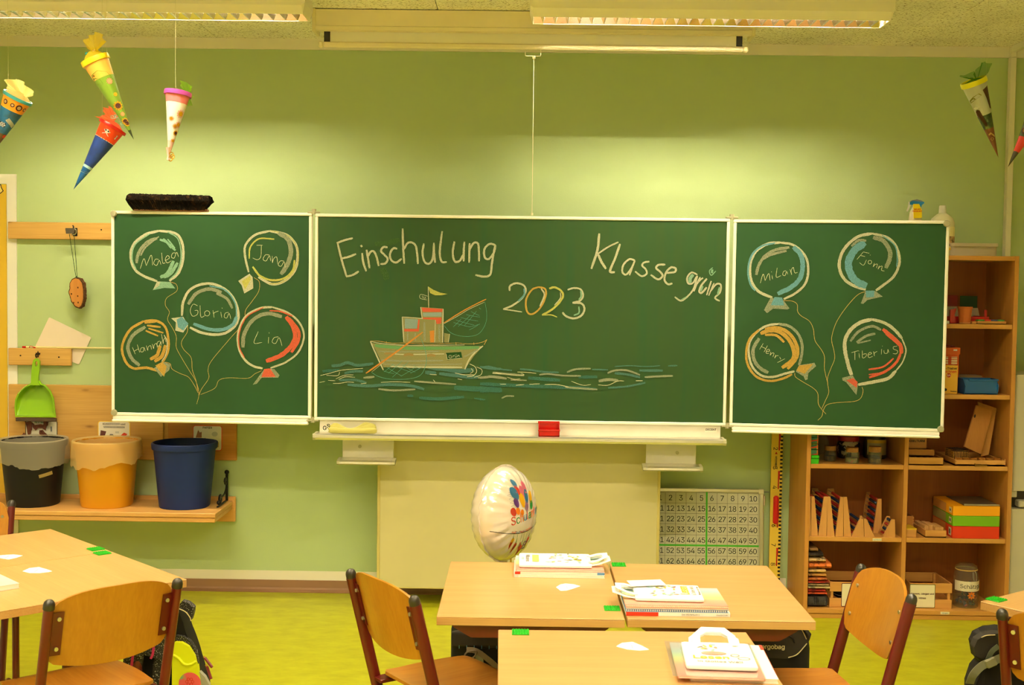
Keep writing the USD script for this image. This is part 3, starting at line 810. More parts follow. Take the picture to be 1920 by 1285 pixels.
balloon(ZR2, [([(1240, 90), (1140, 115), (1052, 182), (1005, 270), (1005, 370), (1025, 460), (1042, 525), (1062, 578)], 32, 'white'), ([(1240, 90), (1350, 120), (1440, 182), (1502, 255)], 26, 'white'), ([(1502, 255), (1535, 340), (1535, 390), (1505, 470), (1450, 542)], 12, 'white'), ([(1450, 542), (1380, 608), (1260, 638), (1120, 662)], 28, 'white')],
        [([(1072, 580), (978, 602), (982, 625), (1012, 640), (1104, 754), (1118, 660)], 'smear'), ([(1075, 605), (1015, 625), (1065, 660), (1105, 690), (1115, 640)], 'red')],
        [([(1335, 175), (1420, 245), (1490, 318), (1498, 390)], 32, 'red'), ([(1360, 215), (1440, 280), (1480, 320)], 18, 'red'), ([(1492, 385), (1455, 465), (1360, 545), (1215, 600)], 22, 'red'), ([(1430, 432), (1340, 505), (1210, 530)], 16, 'red'), ([(1455, 470), (1350, 550), (1212, 575)], 12, 'red'), ([(1050, 282), (1125, 195), (1240, 150), (1320, 182)], 22, 'smear'), ([(1105, 292), (1190, 235), (1270, 215)], 22, 'smear'), ([(1110, 300), (1230, 272)], 14, 'smear')],
        (4.8, [[(1058, 382), (1122, 364)], [(1090, 372), (1090, 446)], [(1126, 386), (1131, 430)], [(1124, 366), (1126, 370)], [(1155, 364), (1158, 426), (1186, 416), (1190, 392), (1160, 396)], [(1200, 406), (1236, 390), (1222, 379), (1205, 400), (1215, 425), (1247, 414)], [(1254, 370), (1262, 411), (1261, 386), (1286, 370)], [(1325, 350), (1322, 398)], [(1331, 322), (1332, 328)], [(1345, 360), (1350, 386), (1375, 385), (1380, 354), (1389, 381)], [(1462, 324), (1430, 330), (1430, 350), (1465, 366), (1455, 391), (1424, 390)]]),
        (ZR2, [(1152, 682), (1162, 720), (1140, 782), (1080, 810), (920, 822), (842, 842), (812, 892), (800, 940), (765, 976)], 5.0),
        'red and white chalk balloon at lower right of the right wing')

# the lettering of the middle panel
word1 = [[(170, 178), (195, 280), (225, 382)], [(165, 180), (215, 162), (262, 150)], [(198, 272), (240, 262), (282, 245)], [(222, 382), (262, 372), (298, 350)],
         [(318, 240), (325, 295), (343, 350)], [(310, 192), (318, 204)], [(345, 220), (355, 280), (363, 332)], [(352, 262), (368, 234), (388, 230), (405, 262), (418, 318)],
         [(472, 206), (446, 204), (432, 228), (452, 250), (472, 275), (458, 302), (428, 306)], [(530, 214), (506, 212), (487, 242), (492, 280), (522, 297), (556, 274)],
         [(562, 92), (565, 200), (572, 304)], [(570, 218), (590, 182), (615, 176), (640, 195), (650, 250), (654, 306)], [(690, 182), (682, 240), (694, 292), (722, 304), (744, 270), (750, 186)], [(750, 178), (752, 240), (758, 298)],
         [(800, 108), (786, 230), (796, 290), (828, 294)], [(874, 170), (864, 240), (876, 290), (906, 286), (928, 248)], [(934, 172), (930, 232), (930, 290)], [(966, 180), (964, 240), (962, 298)], [(966, 218), (990, 180), (1016, 184), (1022, 240), (1022, 290)],
         [(1122, 192), (1086, 185), (1055, 216), (1056, 264), (1080, 276), (1110, 240), (1122, 192)], [(1118, 195), (1100, 300), (1090, 368), (1052, 382), (1000, 372)]]
p = board.part('chalk_lettering', draw(ZC, [(s, 12.5) for s in word1]), ck['white'], world=True, label='white chalk word Einschulung')
word2 = [([(850, 158), (835, 290), (788, 436)], 17), ([(1000, 226), (920, 264), (838, 318)], 12), ([(840, 322), (868, 382), (902, 436)], 17), ([(1012, 240), (975, 350), (934, 452), (972, 462)], 16),
         ([(1130, 370), (1086, 360), (1040, 402), (1030, 458), (1060, 480), (1100, 432), (1128, 372)], 13), ([(1128, 370), (1105, 430), (1086, 486)], 13), ([(1242, 378), (1200, 386), (1186, 410), (1214, 440), (1220, 474), (1180, 492), (1130, 455)], 13),
         ([(1366, 402), (1312, 405), (1295, 430), (1328, 460), (1345, 490), (1310, 518), (1252, 482)], 14), ([(1372, 468), (1440, 460), (1446, 432), (1410, 425), (1372, 465), (1360, 520), (1386, 555), (1422, 550)], 14),
         ([(1618, 482), (1572, 464), (1538, 505), (1546, 550), (1582, 546), (1614, 492)], 12), ([(1618, 490), (1588, 590), (1542, 650), (1490, 685), (1440, 655)], 12), ([(1640, 500), (1610, 560), (1590, 612)], 11), ([(1612, 556), (1640, 522), (1662, 506)], 11),
         ([(1692, 512), (1652, 560), (1632, 608), (1650, 624), (1690, 580)], 14), ([(1726, 530), (1708, 585), (1690, 642)], 11), ([(1748, 546), (1726, 595), (1706, 646)], 9), ([(1720, 612), (1762, 558), (1800, 560), (1794, 620), (1755, 662), (1792, 688)], 12)]
p = board.part('chalk_lettering', draw(ZK, [(s, w * 1.12) for s, w in word2]), ck['white'], world=True, label='white chalk words Klasse grün')
board.part('chalk_shading', draw(ZK, [([(1585, 480), (1562, 510), (1560, 545)], 26), ([(1738, 425), (1712, 452), (1726, 486), (1762, 452)], 8), ([(1735, 440), (1730, 470)], 18), ([(1660, 570), (1645, 610)], 14), ([(1790, 580), (1775, 640)], 14), ([(1530, 655), (1490, 678)], 8)]), ck['mint'], parent=p, world=True)
nums = [('white', [([(148, 608), (152, 570), (200, 548), (258, 565), (274, 610), (240, 670), (170, 722), (98, 752)], 15), ([(98, 752), (160, 760), (246, 773)], 10)]),
        ('orange', [([(372, 578), (320, 602), (277, 680), (285, 768), (325, 790), (388, 740), (430, 650), (425, 592), (372, 578)], 14)]),
        ('yellow', [([(458, 590), (500, 580), (550, 606), (566, 650), (528, 710), (470, 760), (402, 798)], 16), ([(402, 798), (470, 796), (520, 813)], 9)]),
        ('white', [([(602, 600), (650, 586), (704, 596), (724, 642), (700, 684), (640, 700)], 14), ([(640, 702), (710, 706), (734, 750), (708, 802), (650, 824), (590, 806), (562, 776)], 16)])]
shade = [('blue', [([(262, 590), (262, 640), (215, 690)], 14)]), ('white', [([(395, 590), (420, 640), (385, 730)], 12)]), ('white', [([(545, 620), (545, 665), (500, 720)], 8)]), ('mint', [([(705, 605), (708, 650), (690, 678)], 13), ([(690, 730), (690, 780), (650, 800)], 12)])]
p = None
for (c, ss), (c2, s2) in zip(nums, shade):
    q_ = board.part('chalk_digit', draw(ZK, ss), ck[c], world=True)
    board.part('chalk_shading', draw(ZK, s2), ck[c2], parent=q_, world=True)

# the sea, then the boat
blueW = [(ZB, [([(170, 890), (250, 885), (330, 858), (430, 885), (590, 868)], 30), ([(300, 965), (400, 945), (485, 945)], 26), ([(330, 1080), (550, 1092), (750, 1078), (950, 1088), (1100, 1125)], 30), ([(1135, 905), (1300, 922), (1450, 945), (1600, 928)], 42), ([(1110, 955), (1220, 965)], 40), ([(1250, 968), (1400, 985), (1550, 1005), (1650, 1000)], 34), ([(250, 1035), (400, 1030), (520, 1060)], 24), ([(1660, 900), (1800, 920), (1874, 920)], 24)]),
         (ZW, [([(20, 195), (70, 190), (150, 210), (240, 220)], 12), ([(300, 210), (380, 216), (480, 230), (590, 234)], 14), ([(840, 212), (960, 215)], 12), ([(1010, 190), (1120, 184), (1250, 190), (1350, 184)], 8), ([(1410, 185), (1480, 183)], 11), ([(1195, 220), (1370, 221)], 20), ([(960, 350), (1100, 340), (1240, 311)], 14), ([(650, 237), (720, 212), (830, 204)], 9), ([(1010, 240), (1110, 250), (1200, 272)], 18)])]
faint = [(ZW, [([(0, 320), (300, 335), (600, 345), (870, 358)], 26), ([(360, 275), (480, 285), (600, 294)], 26), ([(0, 372), (80, 368), (165, 372)], 30), ([(0, 440), (40, 438)], 10), ([(740, 270), (880, 268)], 24)]), (ZB, [([(1400, 1110), (1600, 1120), (1874, 1125)], 50), ([(930, 1190), (990, 1192)], 26), ([(1050, 1212), (1250, 1222), (1500, 1202)], 32), ([(1600, 1215), (1700, 1230)], 18), ([(80, 945), (250, 930)], 30)])]
smr = [(ZB, [([(1000, 1045), (1200, 1060), (1420, 1075)], 18), ([(640, 1122), (800, 1137), (1010, 1125)], 20), ([(490, 1010), (600, 1000)], 22), ([(1640, 1010), (1760, 1000), (1874, 1015)], 20)]),
       (ZW, [([(652, 232), (720, 210), (830, 205)], 14), ([(956, 240), (1010, 220), (1100, 219), (1200, 253)], 14), ([(95, 235), (200, 246), (330, 256)], 16), ([(445, 252), (512, 246), (620, 258), (756, 260)], 13), ([(0, 276), (100, 266), (200, 281)], 18), ([(890, 300), (960, 288), (1036, 295)], 22), ([(1235, 270), (1340, 264), (1446, 260)], 15), ([(640, 345), (760, 354), (880, 363)], 14), ([(162, 428), (200, 412), (256, 412)], 12), ([(230, 290), (350, 294)], 10)])]
lines = [(ZB, [([(58, 987), (150, 965), (220, 945), (300, 930), (485, 915)], 6), ([(118, 985), (230, 988), (252, 950)], 5), ([(213, 1020), (300, 985), (390, 980)], 6), ([(240, 1027), (310, 1000), (405, 1005)], 6), ([(48, 1057), (105, 1046)], 6), ([(135, 1035), (207, 1040)], 6), ([(185, 1066), (250, 1066), (330, 1052), (396, 1056)], 6), ([(665, 1056), (800, 1050), (960, 1055)], 6), ([(465, 1070), (520, 1064)], 6), ([(1555, 870), (1610, 900), (1625, 950), (1590, 990), (1530, 1000)], 7), ([(1625, 900), (1678, 930), (1668, 980), (1600, 1005)], 6), ([(1570, 915), (1590, 945), (1560, 968)], 6), ([(1410, 962), (1500, 980), (1600, 980)], 7), ([(1155, 975), (1225, 980)], 7), ([(1190, 1030), (1210, 1052)], 6), ([(1435, 1020), (1480, 1030)], 6), ([(1785, 965), (1874, 968)], 9)]),
         (ZW, [([(115, 235), (180, 245), (300, 258), (330, 252), (306, 240)], 4), ([(280, 231), (350, 234), (422, 241)], 5), ([(205, 271), (260, 285), (302, 282)], 4), ([(685, 301), (770, 330), (832, 325)], 5), ([(886, 328), (960, 330), (1030, 300), (1080, 298)], 5), ([(1168, 297), (1220, 297)], 6), ([(150, 322), (196, 322)], 5), ([(270, 331), (330, 325)], 5), ([(370, 323), (447, 320)], 5), ([(485, 325), (570, 325), (666, 343)], 5)])]


def draw_all(sets):
    return trimesh.util.concatenate([draw(z, ss) for z, ss in sets])


sea = None
for i in (1, 0):
    sea = board.part('chalk_sea', draw_all(faint[1 - i:2 - i]), ck['blue3'], world=True, label='faint blue chalk sea ' + ('right of' if i else 'under') + ' the boat')
    for nm, sets, c in (('chalk_wave', blueW, 'blue2'), ('chalk_foam', smr, 'smear'), ('chalk_line', lines, 'line')):
        for st in sets[i][1]:
            board.part(nm, draw(sets[i][0], [st]), ck[c], parent=sea, world=True)
hull = board.part('chalk_boat', fill(ZB, [[(575, 660), (640, 790), (690, 905), (760, 905), (1000, 912), (1510, 920), (1600, 790), (1692, 690), (1500, 690), (1000, 690), (700, 675)]]), ck['tan2'], world=True)
board.part('chalk_cabin', fill(ZB, [[(1065, 298), (1295, 315), (1290, 660), (1208, 660), (1212, 425), (1075, 412)], [(878, 398), (1212, 425), (1206, 660), (895, 655)], [(1300, 560), (1356, 570), (1342, 655), (1300, 655)]]), ck['tan2'], parent=hull, world=True)
board.part('chalk_outline', draw(ZB, [([(560, 645), (615, 770), (690, 932)], 14), ([(1508, 925), (1550, 830), (1610, 755), (1690, 690)], 14), ([(1505, 680), (1000, 684), (700, 668), (560, 645)], 7), ([(1212, 428), (1206, 655)], 7), ([(880, 400), (895, 650)], 12), ([(1290, 320), (1285, 655)], 12), ([(1065, 300), (1078, 410)], 10), ([(878, 398), (1210, 424)], 8), ([(1040, 425), (1035, 515)], 7), ([(760, 895), (1000, 902), (1480, 905)], 16), ([(1356, 570), (1342, 655)], 7), ([(700, 760), (900, 775), (1300, 770)], 10)]), ck['white'], parent=hull, world=True)
board.part('chalk_porthole', draw(ZB, [([(700, 768), (745, 765), (790, 770)], 22), ([(895, 785), (940, 775), (992, 782)], 26), ([(1118, 790), (1165, 782), (1212, 788)], 26)]), ck['tan'], parent=hull, world=True)
board.part('chalk_streak', draw(ZB, [([(640, 745), (850, 750), (1250, 745)], 10), ([(670, 830), (900, 842), (1290, 836)], 18), ([(690, 872), (1000, 880), (1480, 872)], 12), ([(1500, 800), (1560, 770), (1640, 725)], 14), ([(930, 440), (935, 640)], 14), ([(1100, 450), (1105, 640)], 22), ([(1250, 480), (1252, 645)], 18), ([(1010, 560), (1012, 640)], 16)]), ck['smear'], parent=hull, world=True)
board.part('chalk_band', draw(ZB, [([(605, 685), (800, 704), (1000, 712), (1300, 712), (1650, 705)], 34)]), ck['green'], parent=hull, world=True)
board.part('chalk_red_trim', fill(ZB, [[(1075, 305), (1285, 318), (1280, 350), (1085, 348)], [(1085, 405), (1275, 405), (1270, 465), (1225, 470), (1215, 428), (1088, 420)], [(1040, 425), (1055, 425), (1046, 545), (900, 545), (898, 520), (1030, 520)]]), ck['red'], parent=hull, world=True)
board.part('chalk_window', fill(ZB, [[(1085, 358), (1275, 352), (1275, 395), (1090, 395)], [(905, 415), (1035, 422), (1026, 515), (905, 513)]]), CHALK('window_blue', (176, 198, 200), 0.5), parent=hull, world=True)
board.part('chalk_door', [fill(ZB, [[(1155, 540), (1200, 534), (1200, 655), (1160, 655)]]), ], ck['brown'], parent=hull, world=True)
board.part('chalk_rail', draw(ZB, [([(560, 640), (640, 642), (720, 655), (800, 662), (900, 660), (1050, 668), (1200, 672), (1420, 660), (1500, 668), (1600, 668), (1690, 650), (1730, 625)], 5), ([(720, 642), (722, 662)], 5), ([(1418, 652), (1420, 678)], 5), ([(1598, 655), (1600, 680)], 5), ([(1730, 625), (1700, 680)], 6)]), ck['thin'], parent=hull, world=True)
board.part('chalk_flag', [fill(ZB, [[(1138, 92), (1190, 125), (1260, 155), (1335, 168), (1270, 182), (1210, 182), (1160, 160)]])], ck['yellow'], parent=hull, world=True)
board.part('chalk_mast', draw(ZB, [([(1140, 95), (1143, 200), (1145, 305)], 8), ([(1135, 190), (1065, 173), (1060, 212), (1130, 228)], 5), ([(1080, 185), (1084, 210)], 4), ([(1098, 190), (1095, 212), (1108, 215)], 4), ([(1118, 195), (1108, 205), (1122, 215)], 4)]), ck['white'], parent=hull, world=True)
board.part('chalk_pole', draw(ZB, [([(1085, 552), (800, 765), (515, 965)], 16), ([(1722, 220), (1600, 280), (1480, 345), (1295, 460)], 11)]), ck['brown'], parent=hull, world=True)
nets = [([(1300, 485), (1360, 553), (1450, 588), (1560, 594), (1650, 565), (1710, 480), (1728, 380), (1710, 250)], 4), ([(570, 955), (650, 1000), (780, 1025), (950, 1020), (1060, 985), (1110, 900), (1122, 800), (1100, 700), (1062, 600)], 5)]
for a_, b_ in (((1395, 455), (1560, 500)), ((1420, 430), (1600, 480)), ((1465, 405), (1640, 440)), ((1520, 375), (1660, 400)), ((1570, 345), (1655, 385)), ((1390, 500), (1470, 420)), ((1440, 495), (1560, 385)), ((1500, 490), (1625, 340)), ((1550, 530), (1640, 480)), ((1545, 500), (1660, 470)), ((1650, 305), (1670, 320)),
               ((690, 940), (800, 968)), ((720, 900), (870, 990)), ((780, 880), (970, 955)), ((880, 880), (1010, 955)), ((700, 950), (790, 870)), ((740, 965), (880, 840)), ((780, 1005), (940, 850)), ((865, 995), (1010, 905)), ((960, 965), (1080, 900)), ((990, 885), (1060, 920))):
    nets.append(([a_, ((a_[0] + b_[0]) / 2, (a_[1] + b_[1]) / 2 + 3), b_], 4))
board.part('chalk_net', draw(ZB, nets), CHALK('net_teal', (116, 186, 176), 0.5), parent=hull, world=True)
board.part('chalk_line', draw(ZB, [([(1300, 466), (1440, 388), (1550, 322), (1705, 250)], 5), ([(575, 950), (700, 850)], 4)]), ck['line'], parent=hull, world=True)
board.part('chalk_sign', fill(ZB, [[(1316, 760), (1470, 750), (1484, 812), (1332, 834)]]), ck['dark'], parent=hull, world=True)
board.part('chalk_sign_lettering', draw(ZB, [([(1320, 768), (1395, 762), (1465, 756)], 5), ([(1468, 756), (1478, 808)], 6), ([(1332, 828), (1400, 820), (1480, 812)], 5), ([(1320, 768), (1332, 828)], 5), ([(1376, 784), (1352, 786), (1350, 808), (1374, 808), (1376, 796), (1364, 797)], 4), ([(1388, 784), (1391, 806)], 4), ([(1391, 792), (1404, 785)], 4), ([(1410, 784), (1412, 802), (1427, 800), (1428, 782)], 4), ([(1412, 774), (1414, 777)], 4), ([(1424, 772), (1426, 775)], 4), ([(1437, 784), (1439, 802)], 4), ([(1438, 790), (1448, 782), (1454, 800)], 4)]), ck['white'], parent=hull, world=True)
board.part('wiped_smear', draw(ZC, [([(395, 185), (470, 180), (545, 160)], 30), ([(440, 330), (470, 400)], 40)]), CHALK('wiped_haze', (150, 160, 110), 0.08), world=True)

# ------------------------------------------------------------------ on the board: eraser, cloth, chalk box
YE = left.o[1] - 0.005


def eraser_mesh():
    a, b = onY(240, 380, YE)[0], onY(397, 384, YE)[0]
    z0, z1 = left.o[2] + left.h + 0.006, onY(318, 364.5, YE)[2]
    pr = [(0.0, 0.012), (0.006, 0.0), (0.5, 0.0), (0.95, 0.0), (1, 0.012)]
    L, H = b - a, z1 - z0
    sec = [(-0.025, 0.0), (0.025, 0.0), (0.035, 0.35), (0.045, 0.6), (0.04, 0.85), (0.02, 1.0), (-0.02, 1.0), (-0.04, 0.85), (-0.045, 0.6), (-0.035, 0.35)]
    n = 60
    V, F_ = [], []
    for i in range(n + 1):
        s = i / n
        for y, h in sec:
            inset = (1 - h) * 0.03 if h < 0.6 else (h - 0.6) ** 2 * 0.06
            x = a + inset + (L - 2 * inset) * s
            V.append((x, YE + y, z0 + h * H * (1 - 0.06 * s)))
    k = len(sec)
    for i in range(n):
        for j in range(k):
            q = (j + 1) % k
            F_ += [[i * k + j, (i + 1) * k + q, i * k + q], [i * k + j, (i + 1) * k + j, (i + 1) * k + q]]
    for j in range(1, k - 1):
        F_ += [[0, j, j + 1], [n * k, n * k + j + 1, n * k + j]]
    m = trimesh.Trimesh(np.array(V), F_, process=False)
    m = m.subdivide()
    rng = np.random.default_rng(3)
    m.vertices = m.vertices + (rng.random(m.vertices.shape) - 0.5) * 0.0045
    return m, a, b, z0


em, a, b, z0 = eraser_mesh()
er = Thing('board_eraser', 'fuzzy black board wiper lying on top of the left blackboard wing', 'board eraser', ((a + b) / 2, YE, z0))
mat_fuzz = M('black_wool', (16, 13, 9), 0.95, spec=0.05, second=(48, 32, 16), vscale=45, smin=0.36, smax=0.46)
er.part('wool_pad', em, mat_fuzz, world=True)
er.part('wooden_back', bx((a + 0.028, YE - 0.02, z0 - 0.0045), (b - 0.018, YE + 0.02, z0 + 0.006), 0.002), M('pink_felt', (150, 100, 72), 0.8), world=True)

# folded cloth on the tray
def cloth_mesh():
    x0, x1 = onY(617.5, 812, BY - 0.03)[0], onY(706.5, 812, BY - 0.03)[0]
    z0 = zt + 0.0045
    ms = []
    for y, ry, h, top, ins in ((-0.058, 0.011, 0.030, lambda s: 1 - 0.22 * math.sin(PI * s) ** 2, 0.0), (-0.040, 0.0085, 0.041, lambda s: 0.98 - 0.42 * math.sin(PI * min(max((s - 0.1) / 0.75, 0), 1)) ** 1.5 + 0.14 * math.exp(-((s - 0.9) / 0.1) ** 2), 0.004),
                               (-0.024, 0.007, 0.047, lambda s: 0.96 - 0.5 * math.sin(PI * min(max((s - 0.12) / 0.62, 0), 1)) ** 1.3 + 0.12 * math.exp(-((s - 0.8) / 0.09) ** 2), 0.010)):
        n, k = 44, 16
        V, F_ = [], []
        for i in range(n + 1):
            s = i / n
            hh = h * top(s) * (1 + 0.05 * (meshkit.fbm(np.array([s * 7, y * 99, 1.0]), 2) - 0.5))
            e = 1 - 0.25 * max(0, abs(2 * s - 1) - 0.9) / 0.1
            for j in range(k):
                a = j / k * 2 * PI
                V.append((x0 + ins + (x1 - x0 - 2 * ins) * s + 0.004 * math.sin(a * 2 + y * 90) * (i in (0, n)), BY + y + ry * e * math.cos(a) * (1 + 0.2 * math.sin(s * 9 + y * 200)), z0 + hh / 2 + hh / 2 * e * math.copysign(abs(math.sin(a)) ** 0.7, math.sin(a))))
        for i in range(n):
            for j in range(k):
                q = (j + 1) % k
                F_ += [[i * k + j, (i + 1) * k + q, i * k + q], [i * k + j, (i + 1) * k + j, (i + 1) * k + q]]
        for j in range(1, k - 1):
            F_ += [[0, j, j + 1], [n * k, n * k + j + 1, n * k + j]]
        ms.append(trimesh.Trimesh(np.array(V), F_, process=False))
    return trimesh.util.concatenate(ms)


single('cloth', cloth_mesh(), M('yellow_green_cloth', (196, 190, 104), 0.9, sheen=0.3, bump=0.2, bscale=300), 'folded yellow-green cleaning cloth on the chalk tray', 'cloth', smooth=50)
# red chalk box
yc = BY - 0.05
c0, c1 = onY(1009.5, 824, yc), onY(1048.5, 824, yc)
zt0 = zt + 0.004
box_ = Thing('chalk_box', 'small open red plastic bin standing on the chalk tray', 'box', ((c0[0] + c1[0]) / 2, BY - 0.034, zt0))
w_, h_ = (c1[0] - c0[0]), 0.068
mat_redpl = M('red_plastic', (196, 18, 14), 0.25, spec=0.6)
sh = [bx((-w_ / 2, -0.042, 0), (w_ / 2, 0.024, 0.004)), bx((-w_ / 2, 0.020, 0), (w_ / 2, 0.024, h_), 0.001), bx((-w_ / 2, -0.042, 0), (w_ / 2, -0.038, 0.03), 0.001)]
side = Polygon([(-0.042, 0), (0.024, 0), (0.024, h_), (-0.006, h_), (-0.042, 0.042)])
for x in (-w_ / 2, w_ / 2 - 0.003):
    sh.append(placed(extrude(side, 0.003), (x, 0, 0), (0, 1, 0), (0, 0, 1), (1, 0, 0)))
box_.part('bin_body', sh, mat_redpl)
box_.part('rim', [bx((-w_ / 2 - 0.002, 0.018, h_ - 0.012), (w_ / 2 + 0.002, 0.026, h_), 0.001), bx((-w_ / 2 - 0.002, -0.045, 0.026), (w_ / 2 + 0.002, -0.038, 0.034), 0.001)], mat_redpl)

# ------------------------------------------------------------------ the white panel under the board
wb = Thing('whiteboard_panel', 'plain cream board on castors standing under the blackboard', 'whiteboard', (0, 6.07, 0))
YW = 6.06
w0, w1 = onY(707, 1000, YW)[0], onY(1236.5, 1000, YW)[0]
zb0 = onY(960, 1106.5, YW)[2]
wpan = wb.part('board_face', bx((w0 + 0.005, YW, zb0 + 0.004), (w1 - 0.005, YW + 0.02, 0.90)), M('cream_board_face', (206, 198, 150), 0.3, vary=0.02), world=True)
for lo, hi in (((w0, zb0), (w0 + 0.014, 0.905)), ((w1 - 0.014, zb0), (w1, 0.905)), ((w0 + 0.014, zb0), (w1 - 0.014, zb0 + 0.006)), ((w0 + 0.014, 0.9), (w1 - 0.014, 0.905))):
    wb.part('edge_strip', bx((lo[0], YW - 0.003, lo[1]), (hi[0], YW + 0.022, hi[1]), 0.001), M('cream_edge', (200, 186, 116), 0.4) if not stage.GetPrimAtPath('/World/Looks/cream_edge') else '/World/Looks/cream_edge', world=True)
for x in (-0.2, onY(1195, 1172, 5.75)[0]):
    wb.part('foot', bx((x - 0.02, 5.74, 0.075), (x + 0.02, 6.25, 0.095), 0.004), mat_alu, world=True)
    wb.part('post', bx((x - 0.015, YW + 0.022, 0.09), (x + 0.015, YW + 0.05, 0.8), 0.003), mat_alu, world=True)
    for y in (5.75, 6.235):
        c = wb.part('castor', cyl((x - 0.011, y, 0.034), (x + 0.011, y, 0.034), 0.034, 20), M('grey_castor', (160, 156, 146), 0.5) if not stage.GetPrimAtPath('/World/Looks/grey_castor') else '/World/Looks/grey_castor', world=True)
        wb.part('castor_hub', [cyl((x - 0.013, y, 0.034), (x + 0.013, y, 0.034), 0.014, 14), bx((x - 0.016, y - 0.012, 0.034), (x - 0.0125, y + 0.012, 0.07)), bx((x + 0.0125, y - 0.012, 0.034), (x + 0.016, y + 0.012, 0.07)), bx((x - 0.016, y - 0.012, 0.0705), (x + 0.016, y + 0.03, 0.0755))], mat_alu, parent=c, world=True)
# ------------------------------------------------------------------ the left of the wall: rails, boards, dustpan, bins
PINE_L, PINE_D = (222, 178, 100), (194, 146, 70)
mat_pine = WOOD('pine', PINE_L, PINE_D, 0, rough=0.5, knots=0.75)
mat_pine2 = WOOD('pine_shelf', (226, 176, 104), (200, 146, 76), 0, rough=0.45, knots=0.4)
mat_iron = M('black_iron', (18, 17, 16), 0.4, metal=0.3)
mat_bronze = M('dark_bronze', (62, 44, 26), 0.4, metal=0.6)
mat_screw = M('dark_screw', (50, 36, 22), 0.5, metal=0.5)


def slab(px0, py0, px1, py1, yf, th, ch=0.002):
    a, b = onY(px0, py0, yf), onY(px1, py1, yf)
    return (a[0], yf, b[2]), (b[0], yf + th, a[2]), ch


Yp = WALL - 0.028
XP0 = onY(14.5, 430, Yp)[0]
zt1, zb1 = onY(110, 417, Yp)[2], onY(110, 449, Yp)[2]
rail = Thing('coat_rail', 'upper pine coat rail fixed to the wall left of the blackboard', 'coat rail', (-2.2, WALL, zt1))
rail.part('plank', bx((XP0, Yp, zb1), (-1.55, WALL - 0.0085, zt1), 0.003), mat_pine, world=True)
hk = onY(141, 432, Yp)
rail.part('hook', [tube(spline([hk + (0, 0, -0.022), hk + (0, -0.03, -0.024), hk + (0.004, -0.045, -0.006), hk + (0.006, -0.04, 0.016), hk + (0.001, -0.036, 0.022)], 5), 0.0035, 8), bx(hk + (-0.012, -0.004, -0.03), hk + (0.012, 0.0, 0.012), 0.002)], mat_iron, world=True)
for px, py in ((124, 431), (129, 429.5), (190, 431)):
    s_ = onY(px, py, Yp)
    rail.part('screw', cyl(s_, s_ + (0, -0.0012, 0), 0.004, 10), mat_screw, world=True)
# clip and wood slice hanging from the hook
clip = Thing('bulldog_clip', 'dark grey clip with cord loops hung on the upper coat rail hook', 'clip', hk + (-0.003, -0.05, -0.012))
clip.part('clip_body', trimesh.convex.convex_hull(np.array([hk + (dx, dy, dz) for dx, dz in ((-0.027, 0.008), (0.018, 0.008), (-0.024, -0.02), (0.016, -0.018)) for dy in (-0.064, -0.05)])), M('grey_clip', (74, 68, 58), 0.45), world=True)
clip.part('clip_lever', tube(spline([hk + (0.012, -0.058, 0.006), hk + (0.026, -0.062, 0.0), hk + (0.024, -0.06, -0.02), hk + (0.004, -0.058, -0.026)], 5), 0.0025, 6), M('clip_wire', (180, 172, 150), 0.3, metal=0.8), world=True)
ys = WALL - 0.075
sl = onY(145, 550, ys)
oc = [(127, 531), (133, 523), (141, 520), (150, 522), (157, 530), (160, 543), (160, 560), (156, 574), (149, 579), (140, 576), (131, 566), (126, 552), (124.5, 548), (127.5, 541)]
op = Polygon([(onY(x, y, ys) - sl)[[0, 2]] for x, y in oc]).buffer(0.004).buffer(-0.004)
slice_ = Thing('wood_slice', 'wooden log slice with five holes hanging by a cord from the coat rail', 'ornament', sl)
holes = [(146.5, 539.5), (132, 551.5), (146, 555.5), (137, 568), (147, 567.5)]
face = op.buffer(-0.006)
hpoly = face
for x, y in holes:
    hpoly = hpoly.difference(Point((onY(x, y, ys) - sl)[[0, 2]]).buffer(0.0052))
bark = jitter(extrude(op.segmentize(0.004), 0.02).subdivide(), 0.0025, 120, 4)
slice_.part('bark', rot(placed(bark, sl + (0, 0.021, 0), FX, FZ), math.radians(-18), (0, 0, 1), sl), M('bark', (104, 64, 28), 0.9, vary=0.5, vscale=90), world=True)
slice_.part('cut_face', rot(placed(extrude(hpoly, 0.004), sl + (0, 0.002, 0), FX, FZ), math.radians(-18), (0, 0, 1), sl), WOOD('slice_wood', (216, 150, 74), (186, 116, 48), 2, grain=1.5), world=True)
top = onY(143.5, 520, ys)
slice_.part('cord', [tube(np.linspace(hk + (-0.012, -0.05, -0.02), top + (-0.003, 0, 0), 8), 0.0016, 5), tube(np.linspace(hk + (0.012, -0.05, -0.02), top + (0.003, 0, 0), 8), 0.0016, 5), cyl(top + (0, 0, -0.004), top + (0, 0, 0.006), 0.005, 8)], M('green_cord', (52, 78, 44), 0.8), world=True)

